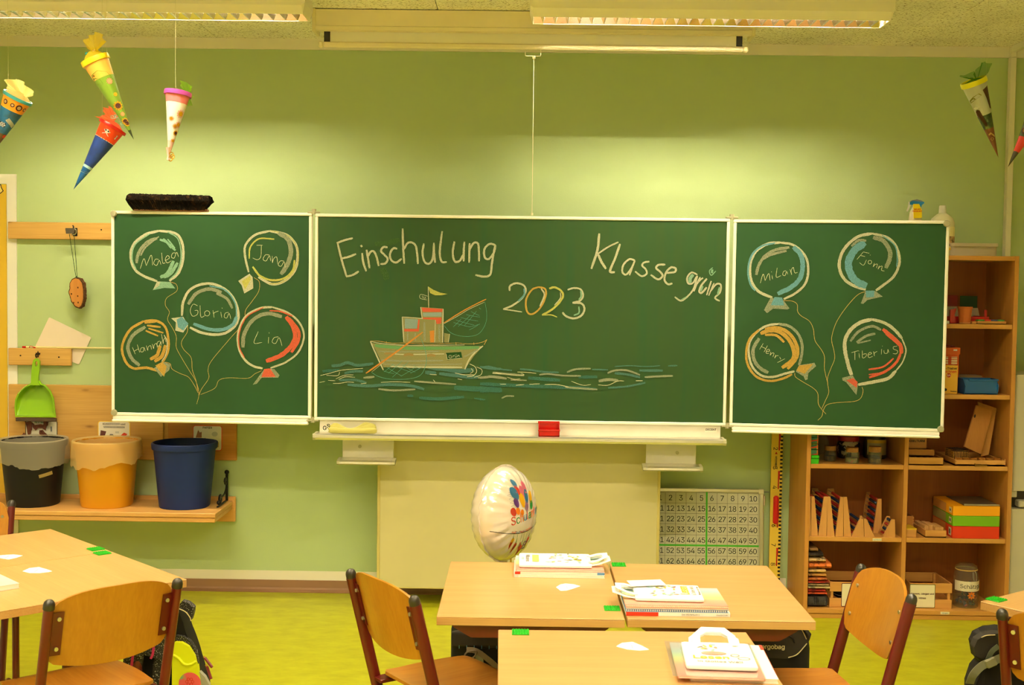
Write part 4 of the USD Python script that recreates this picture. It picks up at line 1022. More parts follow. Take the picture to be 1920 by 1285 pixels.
# lower rail with pointer stick, card and dustpan
zt2, zb2 = onY(70, 653.5, Yp)[2], onY(70, 685.5, Yp)[2]
rail2 = Thing('coat_rail', 'short lower pine rail carrying the green dustpan', 'coat rail', (-2.4, WALL, zt2))
xr2 = onY(133, 670, Yp)[0]
rail2.part('plank', bx((XP0 - 0.002, Yp, zb2), (xr2, WALL - 0.0085, zt2), 0.003), mat_pine, world=True)
h2 = onY(71.5, 664, Yp)
rail2.part('hook', [placed(extrude(Polygon([(0, 0.016), (0.004, 0.006), (0.012, 0.006), (0.01, -0.004), (0.004, -0.006), (0.003, -0.016), (-0.003, -0.016), (-0.004, -0.006), (-0.01, -0.004), (-0.012, 0.006), (-0.004, 0.006)]), 0.004), h2, FX, FZ), tube(spline([h2 + (0, -0.003, -0.008), h2 + (0, -0.02, -0.016), h2 + (0, -0.03, -0.01), h2 + (0, -0.03, 0.002)], 5), 0.0035, 7)], mat_bronze, world=True)
for px, py in ((38.5, 667), (110.5, 670)):
    s_ = onY(px, py, Yp)
    rail2.part('screw', cyl(s_, s_ + (0, -0.0012, 0), 0.004, 10), mat_screw, world=True)
yst = WALL - 0.014
st0, st1 = onY(42, 650.3, yst), onY(49, 650.6, yst)
zst = zt2 + 0.0052
ptr = Thing('pointer_stick', 'long pale pointer stick with a red tip lying on the lower rail', 'pointer', (st0[0], yst, zst))
ptr.part('shaft', cyl((st1[0], yst, zst), (-1.62, yst, zst), 0.005, 10), M('pale_stick', (236, 222, 160), 0.4), world=True)
ptr.part('tip', cyl((st0[0], yst, zst), (st1[0], yst, zst), 0.0052, 10), mat_redpl, world=True)
pc = onY(60, 648, yst - 0.012)
single('paper_clip', tube(spline([(pc[0] - 0.014, yst - 0.0115, zt2 + 0.0025), (pc[0] - 0.01, yst - 0.0115, zt2 + 0.011), (pc[0], yst - 0.0115, zt2 + 0.010), (pc[0] + 0.018, yst - 0.0115, zt2 + 0.003), (pc[0] + 0.006, yst - 0.0115, zt2 + 0.0025)], 6), 0.0017, 6), mat_redpl, 'small bent red wire on the lower rail beside the pointer stick', 'wire')
yk = WALL - 0.006
cq = [onY(x, y, yk)[[0, 2]] for x, y in ((92, 595), (171, 633), (148, 684), (66, 650))]
cp_ = Polygon(cq).buffer(-0.006).buffer(0.006)
single('card_sheet', placed(extrude(cp_, 0.002), (0, yk + 0.002, 0), FX, FZ), M('pinkish_white_card', (236, 220, 204), 0.5), 'tilted blank white card tucked behind the lower rail and pointer stick', 'card')

# dustpan
yd = WALL - 0.075
mat_lime = M('lime_plastic', (138, 190, 22), 0.3, spec=0.5)
dz = lambda x, y: (onY(x, y, yd) - onY(66, 730, yd))[[0, 2]]
dpo = onY(66, 730, yd)
pan = Thing('dustpan', 'lime green plastic dustpan hanging on the lower rail hook', 'dustpan', dpo)
rim = [(29, 782), (27.5, 765), (28.5, 750), (34, 737), (46, 725), (57, 719.5), (60.5, 714), (75, 714), (77.5, 719), (85, 722), (95, 733), (101, 747), (103, 765), (105, 783)]
outer = Polygon([dz(*p) for p in rim]).buffer(0.003).buffer(-0.003)
inner = outer.buffer(-0.008)
cen = np.array(inner.centroid.coords[0])


def pan_shell():
    """The tray: rim towards the viewer, walls sloping to a floor that comes forward to the mouth at the bottom."""
    ring = np.array(inner.exterior.coords)[:-1]
    n = len(ring)
    zmin = ring[:, 1].min()
    zmax = ring[:, 1].max()
    dep = lambda z: 0.006 + 0.045 * ((z - zmin) / (zmax - zmin)) ** 0.8
    V, F_ = [], []
    fr = [1.0, 0.93, 0.86, 0.6, 0.3]
    for k, s in enumerate(fr):
        for x, z in ring:
            q = cen + (np.array([x, z]) - cen) * s
            d = 0 if k == 0 else dep(q[1]) * (0.7 if k == 1 else 1.0)
            if z < zmin + 0.004:
                q[1] = z + (0 if k == 0 else 0.0) + (cen[1] - z) * (1 - s)
                d = 0.004 if k == 0 else dep(q[1])
            V.append((q[0], d, q[1]))
    V.append((cen[0], dep(cen[1]), cen[1]))
    for k in range(len(fr) - 1):
        for i in range(n):
            j = (i + 1) % n
            F_ += [[k * n + i, k * n + j, (k + 1) * n + j], [k * n + i, (k + 1) * n + j, (k + 1) * n + i]]
    k = len(fr) - 1
    for i in range(n):
        F_ += [[k * n + i, k * n + (i + 1) % n, len(V) - 1]]
    return trimesh.Trimesh(np.array(V) + dpo, F_, process=False)


pan.part('tray', pan_shell(), mat_lime, world=True, smooth=50)
pan.part('rim', placed(extrude(outer.difference(inner), 0.006), dpo + (0, 0.003, 0), FX, FZ), mat_lime, world=True)
hd = Polygon([dz(*p) for p in ((59.5, 722), (60, 700), (62, 682), (64, 675), (68, 672.3), (72, 673.5), (75, 678), (74.5, 690), (72.8, 705), (72.5, 716), (75, 722))]).buffer(0.001)
slot = Polygon([dz(*p) for p in ((67, 687), (66.3, 680), (68.5, 676.5), (71.5, 678.5), (71, 686), (69.5, 688))])
pan.part('handle', placed(extrude(hd.difference(slot), 0.014), dpo + (0, 0.006, 0), FX, FZ), mat_lime, world=True)
g0, g1 = onY(30, 780, yd), onY(106, 785.5, yd)
lo_, hi_ = onY(30, 791, yd), onY(105.5, 785, yd)
pan.part('rubber_lip', bx((lo_[0], yd - 0.006, onY(66, 790.5, yd)[2]), (hi_[0], yd + 0.012, onY(66, 784, yd)[2]), 0.002), M('brown_rubber', (74, 56, 34), 0.7), world=True)
for k, (x, y) in enumerate(((35, 737), (37, 734.5), (39, 732), (41.5, 729.5), (44, 727), (46.5, 725), (49, 723.4))):
    c = onY(x, y, yd)
    pan.part('comb_tooth', rot(cbx(c + (0.002, -0.003, -0.002), (0.009, 0.006, 0.003)), -0.7, (0, 1, 0), c), M('pale_lime', (206, 236, 120), 0.4) if k == 0 else '/World/Looks/pale_lime', world=True)
# dark strips hanging behind the dustpan
yq = WALL - 0.034
scraps = [[(47, 791), (58, 790), (60, 797), (60, 806), (58, 813), (53, 816), (51, 808), (50, 799)], [(60, 792), (66, 797), (75, 796), (88, 797), (87, 808), (80, 803), (72, 803), (68, 807), (63, 803)], [(83, 790), (92, 791), (91, 797), (86, 802), (84, 799)],
          [(74, 807), (80, 806.5), (87, 814), (96, 823), (100, 829), (84, 829), (80, 818), (75, 815)], [(29, 823), (35, 818), (40, 818), (46, 811), (50, 816), (52, 822), (63, 823), (63, 828), (40, 828)], [(71, 824), (80, 823), (86, 829), (70, 829)]]
sc = Thing('ragged_strip', 'dark maroon ragged cloth strips hanging behind the dustpan above the black bin', 'cloth strip', onY(70, 810, yq))
for k, ps in enumerate(scraps):
    pg = Polygon([onY(x, y, yq)[[0, 2]] for x, y in ps])
    m = placed(extrude(pg.segmentize(0.008), 0.004), (0, yq + 0.001 * (k % 2) - 0.004 * (k % 3), 0), FX, FZ).subdivide()
    sc.part('strip', jitter(m, 0.004, 60, k), M('maroon_cloth', (66, 26, 26), 0.8, second=(112, 60, 40), vscale=70, smin=0.55, smax=0.7) if k == 0 else '/World/Looks/maroon_cloth', world=True)

# the pine panel behind the bins, in two boards, with the three sorting cards
bpan = Thing('pine_panel', 'wide knotty pine panel on the wall behind the waste bins', 'wall panel', (-2.0, WALL, 1.0))
zt3, zb3 = onY(110, 722, Yp)[2], onY(124, 860.5, Yp)[2]
xj0, xj1 = onY(306, 830, Yp)[0], onY(314.5, 830, Yp)[0]
xe = onY(442.5, 840, Yp)[0]
bpan.part('board', bx((XP0 - 0.002, Yp, zb3), (xj0, WALL - 0.0085, zt3), 0.002), mat_pine, world=True)
bpan.part('board', bx((xj1, Yp + 0.008, zb3 + 0.002), (xe, WALL, zt3), 0.002), WOOD('pine_darker', (214, 150, 72), (186, 120, 48), 0, rough=0.5, knots=0.6), world=True)
bpan.part('joint_lath', bx((xj0, Yp + 0.012, zb3 + 0.004), (xj1, WALL, zt3)), mat_pine, world=True)


def card(x0, x1, y0, y1, yf, edge, title, label, pics, ink=(30, 28, 26), nm=None):
    a, b = onY(x0, y0, yf), onY(x1, y0, yf)
    c = onY((x0 + x1) / 2, y1, yf)
    w, h = b[0] - a[0], (a[2] + b[2]) / 2 - c[2]
    o = np.array([(a[0] + b[0]) / 2, yf, c[2] + h / 2])
    t = Thing('sorting_card', label, 'sign', o)
    t.part('border', flat(rrect(w, h, 0.014), o + (0, 0.0013, 0), depth=0.0012), edge, world=True)
    t.part('sheet', flat(rrect(w - 0.007, h - 0.007, 0.011), o + (0, 0.0001, 0), depth=0.0006), mat_cardpaper, world=True)
    for i, (s, hh, dzz) in enumerate(title):
        t.part('title', text(s, hh, o + (0, -0.0005, h / 2 - dzz), bold=True), nm or mat_ink, world=True)
    for k, (poly, u, v, m) in enumerate(pics):
        t.part('picture', flat(poly, o + (u * w / 2, -0.0005 - 0.0004 * (k % 3), v * h / 2)), m, world=True)
    return t


mat_cardpaper = M('laminated_paper', (238, 234, 220), 0.35)
mat_brownprint = M('brown_print', (92, 46, 42), 0.6)
mat_orangeprint = M('orange_print', (216, 120, 36), 0.6)
mat_redprint2 = M('red_orange_print', (222, 70, 40), 0.6)
mat_palegrey = M('pale_grey_print', (200, 200, 192), 0.6)
P = lambda *a: Polygon(a)
yc_ = Yp - 0.0018
card(47.5, 107.5, 788, 845, yc_, mat_ink, [('RESTMÜLL', 0.0095, 0.012)], 'black bordered waste sorting card under the dustpan behind the black bin',
     [(rrect(0.008, 0.026, 0.001), 0.62, 0.42, mat_greyink), (rrect(0.022, 0.002, 0.0005), 0.58, 0.05, mat_ink), (disc(0.002), 0.86, 0.0, mat_ink)], nm=M('green_print', (44, 92, 44), 0.6))
card(183.5, 244, 790, 848, yc_, M('yellow_border', (244, 206, 40), 0.4), [('KUNSTSTOFF und', 0.0098, 0.015), ('VERPACKUNGEN', 0.0098, 0.031)], 'yellow bordered plastics sorting card behind the yellow bin',
     [(P((-0.012, 0.018), (0.017, 0.012), (0.006, -0.02), (-0.016, -0.016)), -0.68, 0.18, mat_brownprint), (P((-0.008, 0.018), (0.006, 0.018), (0.01, 0.012), (0.01, -0.016), (-0.01, -0.016), (-0.011, 0.01)), -0.15, -0.06, mat_greyink), (rrect(0.016, 0.014, 0.002), -0.15, -0.02, mat_cardpaper),
      (P((-0.016, -0.002), (0.0, 0.012), (0.018, 0.004), (0.002, -0.012)), 0.62, 0.12, mat_redprint2), (P((-0.014, -0.012), (-0.008, 0.012), (0.014, 0.008), (0.01, -0.014)), 0.68, -0.3, mat_orangeprint), (rrect(0.02, 0.01, 0.002), 0.2, 0.28, mat_palegrey), (P((-0.01, 0.012), (-0.006, 0.012), (0.012, -0.012), (0.008, -0.014)), -0.62, -0.32, mat_palegrey), (disc(0.009), 0.1, -0.38, mat_greyink)])
yc2 = Yp + 0.008 - 0.0018
card(361.5, 416.5, 798, 845.5, yc2, M('red_border', (222, 70, 34), 0.4), [('PAPIER', 0.0098, 0.012)], 'red bordered paper sorting card above the blue bin',
     [(P((-0.016, -0.016), (-0.004, 0.022), (0.004, 0.008), (0.014, 0.012), (0.014, -0.018), (-0.016, -0.018)), -0.58, 0.3, M('pink_brown_print', (170, 110, 84), 0.6)), (disc(0.016, 9, 0.013), 0.5, 0.32, mat_palegrey), (P((-0.02, 0.006), (0.0, 0.014), (0.02, -0.002), (0.004, -0.014)), -0.15, -0.2, mat_greyink), (rrect(0.02, 0.026, 0.002), 0.64, -0.52, M('tan_print', (206, 176, 120), 0.6))])

# the shelf board carrying the bins
YF0 = 5.93
xs0, xs1 = -2.75, onY(404, 968, YF0)[0]
zs = onY(330, 962.5, YF0)[2]
ledge = Thing('wall_ledge', 'long pine ledge on the wall carrying three waste bins', 'shelf', (-2.1, WALL, zs))
ledge.part('upper_board', bx((xs0, YF0, zs - 0.022), (xs1, WALL - 0.03, zs), 0.003), mat_pine2, world=True)
ledge.part('lower_board', bx((xs0, YF0 + 0.004, zs - 0.046), (xs1 - 0.004, WALL - 0.03, zs - 0.024), 0.003), mat_pine2, world=True)
ledge.part('rear_beam', bx((xs0, WALL - 0.03, zs - 0.11), (xs1 + 0.012, WALL - 0.0085, zs + 0.02), 0.003), mat_pine2, world=True)
for px in (97, 347):
    c = onY(px, 985, WALL - 0.03)
    ledge.part('wall_plug', cyl((c[0], WALL - 0.031, zs - 0.09), (c[0], WALL - 0.036, zs - 0.09), 0.014, 14), M('beige_plug', (190, 160, 90), 0.6) if px == 97 else '/World/Looks/beige_plug', world=True)
# ornate iron bracket at its end
bk = onY(432, 930, WALL - 0.01)
xb_ = xs1 - 0.03
iron = Thing('iron_bracket', 'black wrought iron scroll bracket at the right end of the ledge', 'bracket', (xb_, WALL - 0.02, zs))
iron.part('back_bar', bx((xb_ - 0.006, WALL - 0.043, zs + 0.0005), (xb_ + 0.006, WALL - 0.031, zs + 0.145), 0.002), mat_iron, world=True)
iron.part('base_bar', bx((xb_ - 0.006, WALL - 0.23, zs + 0.0005), (xb_ + 0.006, WALL - 0.043, zs + 0.006), 0.002), mat_iron, world=True)
sp_ = [(WALL - 0.065 - 0.02 * math.cos(a) * (1 - a / 14), zs + 0.105 + 0.02 * math.sin(a) * (1 - a / 14)) for a in np.linspace(0, 9, 30)]
iron.part('scroll', tube(np.array([(xb_, y, z) for y, z in sp_]), 0.005, 6), mat_iron, world=True)
sp_ = [(WALL - 0.17 - 0.024 * math.cos(a) * (1 - a / 14), zs + 0.032 + 0.024 * math.sin(a) * (1 - a / 14)) for a in np.linspace(0, 9, 30)]
iron.part('scroll', tube(np.array([(xb_, y, z) for y, z in sp_]), 0.006, 6), mat_iron, world=True)
iron.part('brace', tube(spline([(xb_, WALL - 0.04, zs + 0.085), (xb_, WALL - 0.06, zs + 0.06), (xb_, WALL - 0.09, zs + 0.045), (xb_, WALL - 0.14, zs + 0.04)], 6), 0.005, 6), mat_iron, world=True)
for y, z in ((WALL - 0.038, zs + 0.15), (WALL - 0.2, zs + 0.02)):
    iron.part('knob', trimesh.creation.icosphere(2, 0.012).apply_translation((xb_, y, z)), mat_iron, world=True)

# bins
def make_bin(xc, color, label, liner=None, tilt=0.0, rtop=0.158, h=0.325):
    yc = 6.125
    c = np.array([xc, yc, zs])
    t = Thing('waste_bin', label, 'waste bin', c)
    rb = 0.123
    prof = [(0.001, 0.004), (rb - 0.012, 0.004), (rb - 0.012, 0.0), (rb - 0.004, 0.0), (rb, 0.005), (rb + (rtop - 0.006 - rb) * 0.93, h - 0.03), (rtop - 0.006, h - 0.03)]
    t.part('body', lathe(prof + [(rtop - 0.012, h - 0.03), (rtop - 0.014, h - 0.04), (rb - 0.004, 0.008), (0.001, 0.008)], 48, 2.3), color, smooth=40)
    t.part('rim', lathe([(rtop - 0.009, h - 0.032), (rtop, h - 0.032), (rtop + 0.002, h - 0.026), (rtop + 0.003, h - 0.004), (rtop, h), (rtop - 0.006, h), (rtop - 0.009, h - 0.004), (rtop - 0.01, h - 0.032)], 48, 2.2), color, smooth=40)
    if liner is not None:
        n = 96
        V, F_ = [], []
        rows = [(-0.036, -0.10, 0.004), (-0.024, -0.05, 0.004), (-0.012, -0.012, 0.002), (-0.004, 0.006, 0.001), (0.005, 0.007, 0.001), (0.008, 0.0, 0.001), (0.009, -0.02, 0.0015), (0.010, -0.04, 0.003), (0.0105, -0.07, 0.0035), (0.011, -0.095, 0.004)]
        for k, (dr, dz_, amp) in enumerate(rows):
            for i in range(n):
                a = i / n * 2 * PI
                e = (abs(math.cos(a)) ** 2.2 + abs(math.sin(a)) ** 2.2) ** (-1 / 2.2)
                w = meshkit.fbm(np.array([math.cos(a) * 4, math.sin(a) * 4, k * 0.25 + liner[1]]), 3, 3) - 0.5
                w2 = meshkit.noise(np.array([math.cos(a + 0.07 * k) * 8, math.sin(a + 0.07 * k) * 8, k * 0.2 + liner[1]])) - 0.5
                r = rtop + dr + amp * ((2.2 * w + 1.2 * w2) if dr < 0 else (2.0 * abs(w) + 1.2 * abs(w2)))
                dd = dz_ * (1 + (0.0 if k < 6 else liner[2] * math.sin(a * 1.0 + liner[3]) + 0.5 * w)) if dz_ < -0.03 else dz_
                V.append((r * e * math.cos(a), r * e * math.sin(a), h + dd))
        L = len(rows)
        for k in range(L - 1):
            for i in range(n):
                j = (i + 1) % n
                F_ += [[k * n + i, k * n + j, (k + 1) * n + j], [k * n + i, (k + 1) * n + j, (k + 1) * n + i]]
        t.part('bag_liner', trimesh.Trimesh(np.array(V), F_, process=False), liner[0], smooth=True, label='thin translucent bag folded over the rim')
    return t


mat_bag = TULLE('bag_film', (236, 228, 204), 0.42)
mat_bag2 = TULLE('bag_film_warm', (244, 224, 160), 0.58)
yb_ = 6.125
xbk, xye, xbl = onY(62.5, 850, yb_)[0], onY(200.5, 850, yb_)[0], onY(346.5, 850, yb_)[0]
b1 = make_bin(xbk, M('black_bin', (14, 12, 11), 0.5, spec=0.3), 'black waste bin with a grey bag liner, nearest the door', (mat_bag, 0.3, 0.3, 2.4))
b2 = make_bin(xye, M('yellow_bin', (212, 146, 10), 0.4), 'yellow waste bin with a pale bag liner, between black and blue bins', (mat_bag2, 7.7, 0.25, 3.6))
b3 = make_bin(xbl, M('blue_bin', (12, 34, 88), 0.5, spec=0.3, bump=0.15, bscale=350), 'dark blue waste bin without a liner')
# yellowed tape on the black bin
tp_ = onY(103, 885, yb_ - 0.115)
ang = math.atan2(-0.115, tp_[0] - xbk)
u0 = np.array([-math.sin(ang), math.cos(ang), 0])
b1.part('tape', [ribbon([(xbk + math.cos(a) * 0.1465 - 0, yb_ + math.sin(a) * 0.1465, onY(103, 884.5 - (k - 3) * 0.9, yb_)[2]) for k, a in enumerate(np.linspace(-1.02, -0.55, 7))], 0.017, (0.5, -0.86, 0), 0.001)], M('yellowed_tape', (150, 130, 70), 0.6), world=True)
# ------------------------------------------------------------------ the open shelf at the right and what stands in it
mat_beech = WOOD('shelf_beech', (208, 150, 76), (184, 126, 54), 2, rough=0.4, fine=60)
mat_beech_x = WOOD('shelf_beech_edge', (214, 160, 82), (192, 134, 60), 0, rough=0.4, fine=60)
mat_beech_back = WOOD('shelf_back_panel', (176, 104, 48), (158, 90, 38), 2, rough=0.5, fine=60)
SX0, SX1, SY0, SY1 = 1.394, 2.394, 5.945, 6.312
ST = 1.782
shelf = Thing('open_shelf', 'tall open beech shelf with two bays behind the right blackboard wing', 'shelf', ((SX0 + SX1) / 2, SY1, 0))
TH = 0.021
DX = 1.879
shelf.part('side_panel', bx((SX0, SY0, 0), (SX0 + TH, SY1, ST), 0.0015), mat_beech, world=True)
shelf.part('side_panel', bx((SX1 - TH, SY0, 0), (SX1, SY1, ST), 0.0015), mat_beech, world=True)
shelf.part('divider', bx((DX - TH / 2, SY0 + 0.004, 0.045), (DX + TH / 2, SY1 - 0.008, ST - 0.022), 0.001), mat_beech, world=True)
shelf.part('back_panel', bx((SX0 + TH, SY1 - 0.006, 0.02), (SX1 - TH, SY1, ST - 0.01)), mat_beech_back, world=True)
shelf.part('top_board', bx((SX0 + TH, SY0 + 0.002, ST - 0.023), (SX1 - TH, SY1 - 0.007, ST - 0.001), 0.0015), mat_beech_x, world=True)
LV = [1.451, 1.108, 0.760, 0.403]
for z in LV:
    for xa, xb in ((SX0 + TH, DX - TH / 2), (DX + TH / 2, SX1 - TH)):
        shelf.part('shelf_board', bx((xa + 0.0005, SY0 + 0.006, z - 0.022), (xb - 0.0005, SY1 - 0.007, z), 0.0015), mat_beech_x, world=True)
shelf.part('bottom_board', bx((SX0 + TH, SY0 + 0.002, 0.025), (SX1 - TH, SY1 - 0.007, 0.047), 0.0015), mat_beech_x, world=True)
shelf.part('plinth', bx((SX0 + TH, SY0 + 0.008, 0.0), (SX1 - TH, SY0 + 0.026, 0.022), 0.001), mat_beech_x, world=True)
mat_label = M('shelf_label', (232, 224, 190), 0.6)
for px, z in ((1645, LV[3] - 0.011), (1776, 0.036)):
    c = onY(px, 1010, SY0 + 0.002)
    sl_ = shelf.part('shelf_label', flat(rrect(0.044, 0.0125, 0.001), (c[0], SY0 + (0.0055 if px < 1700 else 0.0015), z)), mat_label, world=True)
    shelf.part('label_text', text('Stapelkarten' if px < 1700 else 'Mengen', 0.0055, (c[0], SY0 + (0.0049 if px < 1700 else 0.0009), z)), mat_greyink, parent=sl_, world=True)

L1, L2, L3, L4, L5 = LV[0], LV[1], LV[2], LV[3], 0.047
mat_box = WOOD('light_wood_box', (222, 166, 92), (200, 142, 70), 0, rough=0.55)
mat_box_d = WOOD('darker_wood_box', (196, 134, 72), (172, 112, 54), 0, rough=0.55)


def X(px, py, Y):
    return onY(px, py, Y)[0]


def Z(px, py, Y):
    return onY(px, py, Y)[2]


def simple(name, label, cat, parts, group=None):
    """A thing given as world-space parts [(name, mesh, material)]; its base is the middle of its footprint."""
    ms = [p[1] if not isinstance(p[1], list) else trimesh.util.concatenate(p[1]) for p in parts]
    b = np.array([m.bounds for m in ms])
    lo, hi = b[:, 0].min(0), b[:, 1].max(0)
    t = Thing(name, label, cat, ((lo[0] + hi[0]) / 2, (lo[1] + hi[1]) / 2, lo[2]), group=group)
    for p, m in zip(parts, ms):
        t.part(p[0], m, p[2], world=True, smooth=(p[3] if len(p) > 3 else False))
    return t


def open_tray(lo, hi, th=0.006):
    lo, hi = np.array(lo, float), np.array(hi, float)
    return [bx(lo, (hi[0], hi[1], lo[2] + th)), bx(lo, (lo[0] + th, hi[1], hi[2])), bx((hi[0] - th, lo[1], lo[2]), hi), bx((lo[0] + th, lo[1], lo[2]), (hi[0] - th, lo[1] + th, hi[2])), bx((lo[0] + th, hi[1] - th, lo[2]), (hi[0] - th, hi[1], hi[2]))]


# on top of the shelf
mat_clear = GLASSY('clear_plastic', (240, 232, 208), 0.5, 0.15)
yt = 6.14
tx0, tx1 = X(1772, 460, yt), X(1862, 460, yt)
tb = Thing('storage_tub', 'translucent plastic tub with lid on top of the open shelf', 'plastic tub', ((tx0 + tx1) / 2, yt, ST))
w_ = tx1 - tx0
zt_ = Z(1820, 456, yt - 0.08) - ST
tb.part('tub', trimesh.util.concatenate([placed(extrude(rrect(w_ - 0.012, 0.16, 0.02).difference(rrect(w_ - 0.016, 0.156, 0.018)), zt_ - 0.004), (0, 0, 0.002), (1, 0, 0), (0, 1, 0)), placed(extrude(rrect(w_ - 0.012, 0.16, 0.02), 0.002), (0, 0, 0), (1, 0, 0), (0, 1, 0))]), mat_clear)
tb.part('lid', [placed(extrude(rrect(w_, 0.172, 0.024).difference(rrect(w_ - 0.01, 0.162, 0.02)), 0.016), (0, 0, zt_ - 0.016), (1, 0, 0), (0, 1, 0)), placed(extrude(rrect(w_ - 0.006, 0.166, 0.02), 0.002), (0, 0, zt_ - 0.004), (1, 0, 0), (0, 1, 0))], mat_clear)
yj = 6.13
jx = X(1766, 440, yj)
jz = lambda py: Z(1766, py, yj) - ST
jug = Thing('plastic_jug', 'pale translucent plastic bottle with white cap behind the corner of the right wing', 'bottle', (jx, yj, ST))
jug.part('bottle', lathe([(0.001, 0.001), (0.05, 0.0), (0.056, 0.006), (0.057, jz(418)), (0.05, jz(410)), (0.026, jz(402)), (0.017, jz(400)), (0.016, jz(396))], 28, 2.4), M('milky_plastic', (224, 218, 180), 0.3, spec=0.5), smooth=50)
jug.part('cap', lathe([(0.018, jz(400.5)), (0.0185, jz(399)), (0.017, jz(386.5)), (0.014, jz(385.5)), (0.0, jz(385.5))], 24), mat_white, smooth=40)
lb = jug.part('bottle_label', lathe([(0.0578, jz(470)), (0.0578, jz(426))], 28, 2.4), M('bottle_label', (236, 226, 170), 0.4))
jug.part('label_stripe', [lathe([(0.0582, jz(469 - 0)), (0.0582, jz(466))], 28, 2.4)], M('yellow_print', (240, 200, 30), 0.5), parent=lb)
jug.part('label_print', lathe([(0.0582, jz(462)), (0.0582, jz(444))], 28, 2.4), M('dark_print', (74, 64, 54), 0.6, second=(210, 170, 120), vscale=60), parent=lb)
# spray bottle
ysb = 6.10
sx_ = X(1716, 400, ysb)
sz = lambda py: Z(1716, py, ysb) - ST
u = lambda px, py: np.array([X(px, py, ysb) - sx_, Z(px, py, ysb) - ST])
spr = Thing('spray_bottle', 'spray bottle with blue trigger head and yellow label behind the right blackboard wing', 'spray bottle', (sx_, ysb, ST))
spr.part('bottle', lathe([(0.001, 0.0), (0.03, 0.0), (0.034, 0.006), (0.034, sz(425)), (0.03, sz(412)), (0.026, sz(398)), (0.013, sz(388)), (0.012, sz(384))], 26, 2.4), M('spray_white', (232, 222, 190), 0.35), smooth=50)
hd_ = Polygon([u(1705, 384), u(1705.5, 379.5), u(1711, 377), u(1724, 378.5), u(1732, 379.5), u(1731, 382), u(1727, 385), u(1725, 392), u(1722.5, 392), u(1719, 384)])
spr.part('trigger_head', placed(extrude(hd_, 0.022), (0, 0.011, 0), FX, FZ), M('blue_trigger', (20, 116, 176), 0.35))
spr.part('head_cover', placed(extrude(Polygon([u(1705, 380), u(1710, 376), u(1718, 374.5), u(1725, 376), u(1731, 379.2), u(1711, 376.8)]).buffer(0.001), 0.018), (0, 0.009, 0), FX, FZ), mat_greyink)
spr.part('trigger', placed(extrude(Polygon([u(1704, 379), u(1707, 384), u(1704, 391), u(1701, 396.5), u(1700.5, 396), u(1703, 388)]).buffer(0.0015), 0.01), (0, 0.005, 0), FX, FZ), mat_white)
spr.part('front_label', placed(extrude(Polygon([u(1708, 383.5), u(1719, 383.5), u(1724, 395), u(1724, 409), u(1708.5, 410.5)]), 0.003), (0, -0.034, 0), FX, FZ), M('yellow_label', (250, 222, 10), 0.4))
for i_, (s_, py) in enumerate((('NEUES', 393.5), ('PRODUKT', 397.2))):
    spr.part('label_print', text(s_, 0.0072, (u(1715.5, py)[0], -0.0375, u(1715.5, py)[1]), bold=True), mat_redink)

# first row, right bay: red tray with cards, cup, tray of coloured bricks
yr = 5.99
simple('paper_stack', 'small white stack at the left of the top shelf compartment', 'paper', [('sheets', bx((X(1768, 604, yr), yr - 0.03, L1), (X(1776, 604, yr), yr + 0.03, L1 + 0.014)), mat_paper)])
yrt = 6.06
rt = simple('sorting_tray', 'red plastic tray standing behind the orange cup', 'tray', [('tray_body', [*open_tray((X(1770, 600, yrt), yrt - 0.03, L1 + 0.001), (X(1850, 600, yrt), 6.27, L1 + 0.035), 0.004)], mat_redpl), ('tray_end', [placed(extrude(Polygon([(0, 0), (0.03, 0), (0.022, 0.04), (0.03, 0.074), (0.0, 0.066)]), 0.012), (X(1774, 600, yrt) + 0.004, yrt - 0.032, L1 + 0.001), FX, FZ)], mat_redpl), ('tray_post', bx((X(1849, 600, yrt), yrt + 0.02, L1 + 0.001), (X(1853, 600, yrt), yrt + 0.03, L1 + 0.068)), mat_redpl)])
for (x0, x1, y0, y1, y2, m, lab) in ((1769, 1799, 553.5, 575, 590, M('dark_red_card', (132, 22, 20), 0.6), 'dark red flash card with white lower half standing in the red tray'), (1804, 1836, 555, 578, 597, M('dark_green_card', (24, 74, 40), 0.6), 'dark green flash card with white lower half standing in the red tray')):
    yk_ = 6.2
    a, b = onY(x0, y0, yk_), onY(x1, y1, yk_)
    zl = L1 + 0.0055
    t_ = Thing('flash_card', lab, 'card', ((a[0] + b[0]) / 2, yk_, zl))
    lean = 0.02
    t_.part('colour_half', placed(extrude(sbox(a[0], b[2], b[0], a[2]), 0.002), (0, yk_ + 0.03, 0), FX, FZ), m, world=True)
    t_.part('white_half', placed(extrude(Polygon([(a[0] + 0.002, b[2]), (b[0] + 0.004, b[2]), (b[0] + 0.02, zl), (a[0] + 0.02, zl)]), 0.002), (0, yk_ + 0.03, 0), FX, FZ), M('card_white', (214, 200, 176), 0.6) if x0 == 1769 else '/World/Looks/card_white', world=True)
    for k in range(5):
        zz = b[2] - 0.012 - k * 0.012
        t_.part('printed_line', bx(((a[0] + b[0]) / 2 - 0.02, yk_ + 0.0272, zz), ((a[0] + b[0]) / 2 + 0.035, yk_ + 0.0278, zz + 0.003)), mat_palegrey, world=True)
ycu = 6.0
cxu = X(1809, 590, ycu)
cup = Thing('cup', 'orange terracotta tapered cup on the top shelf compartment', 'cup', (cxu, ycu, L1))
hc = Z(1809, 575.5, ycu) - L1
cup.part('cup_body', lathe([(0.001, 0.001), (0.024, 0.0), (0.026, 0.002), (0.0345, hc), (0.0325, hc), (0.024, 0.006), (0.001, 0.005)], 28), M('terracotta', (206, 112, 50), 0.6), smooth=40)
cup.part('rim_band', lathe([(0.0348, hc - 0.008), (0.0362, hc - 0.006), (0.0362, hc), (0.034, hc + 0.001)], 28), '/World/Looks/terracotta', smooth=40)
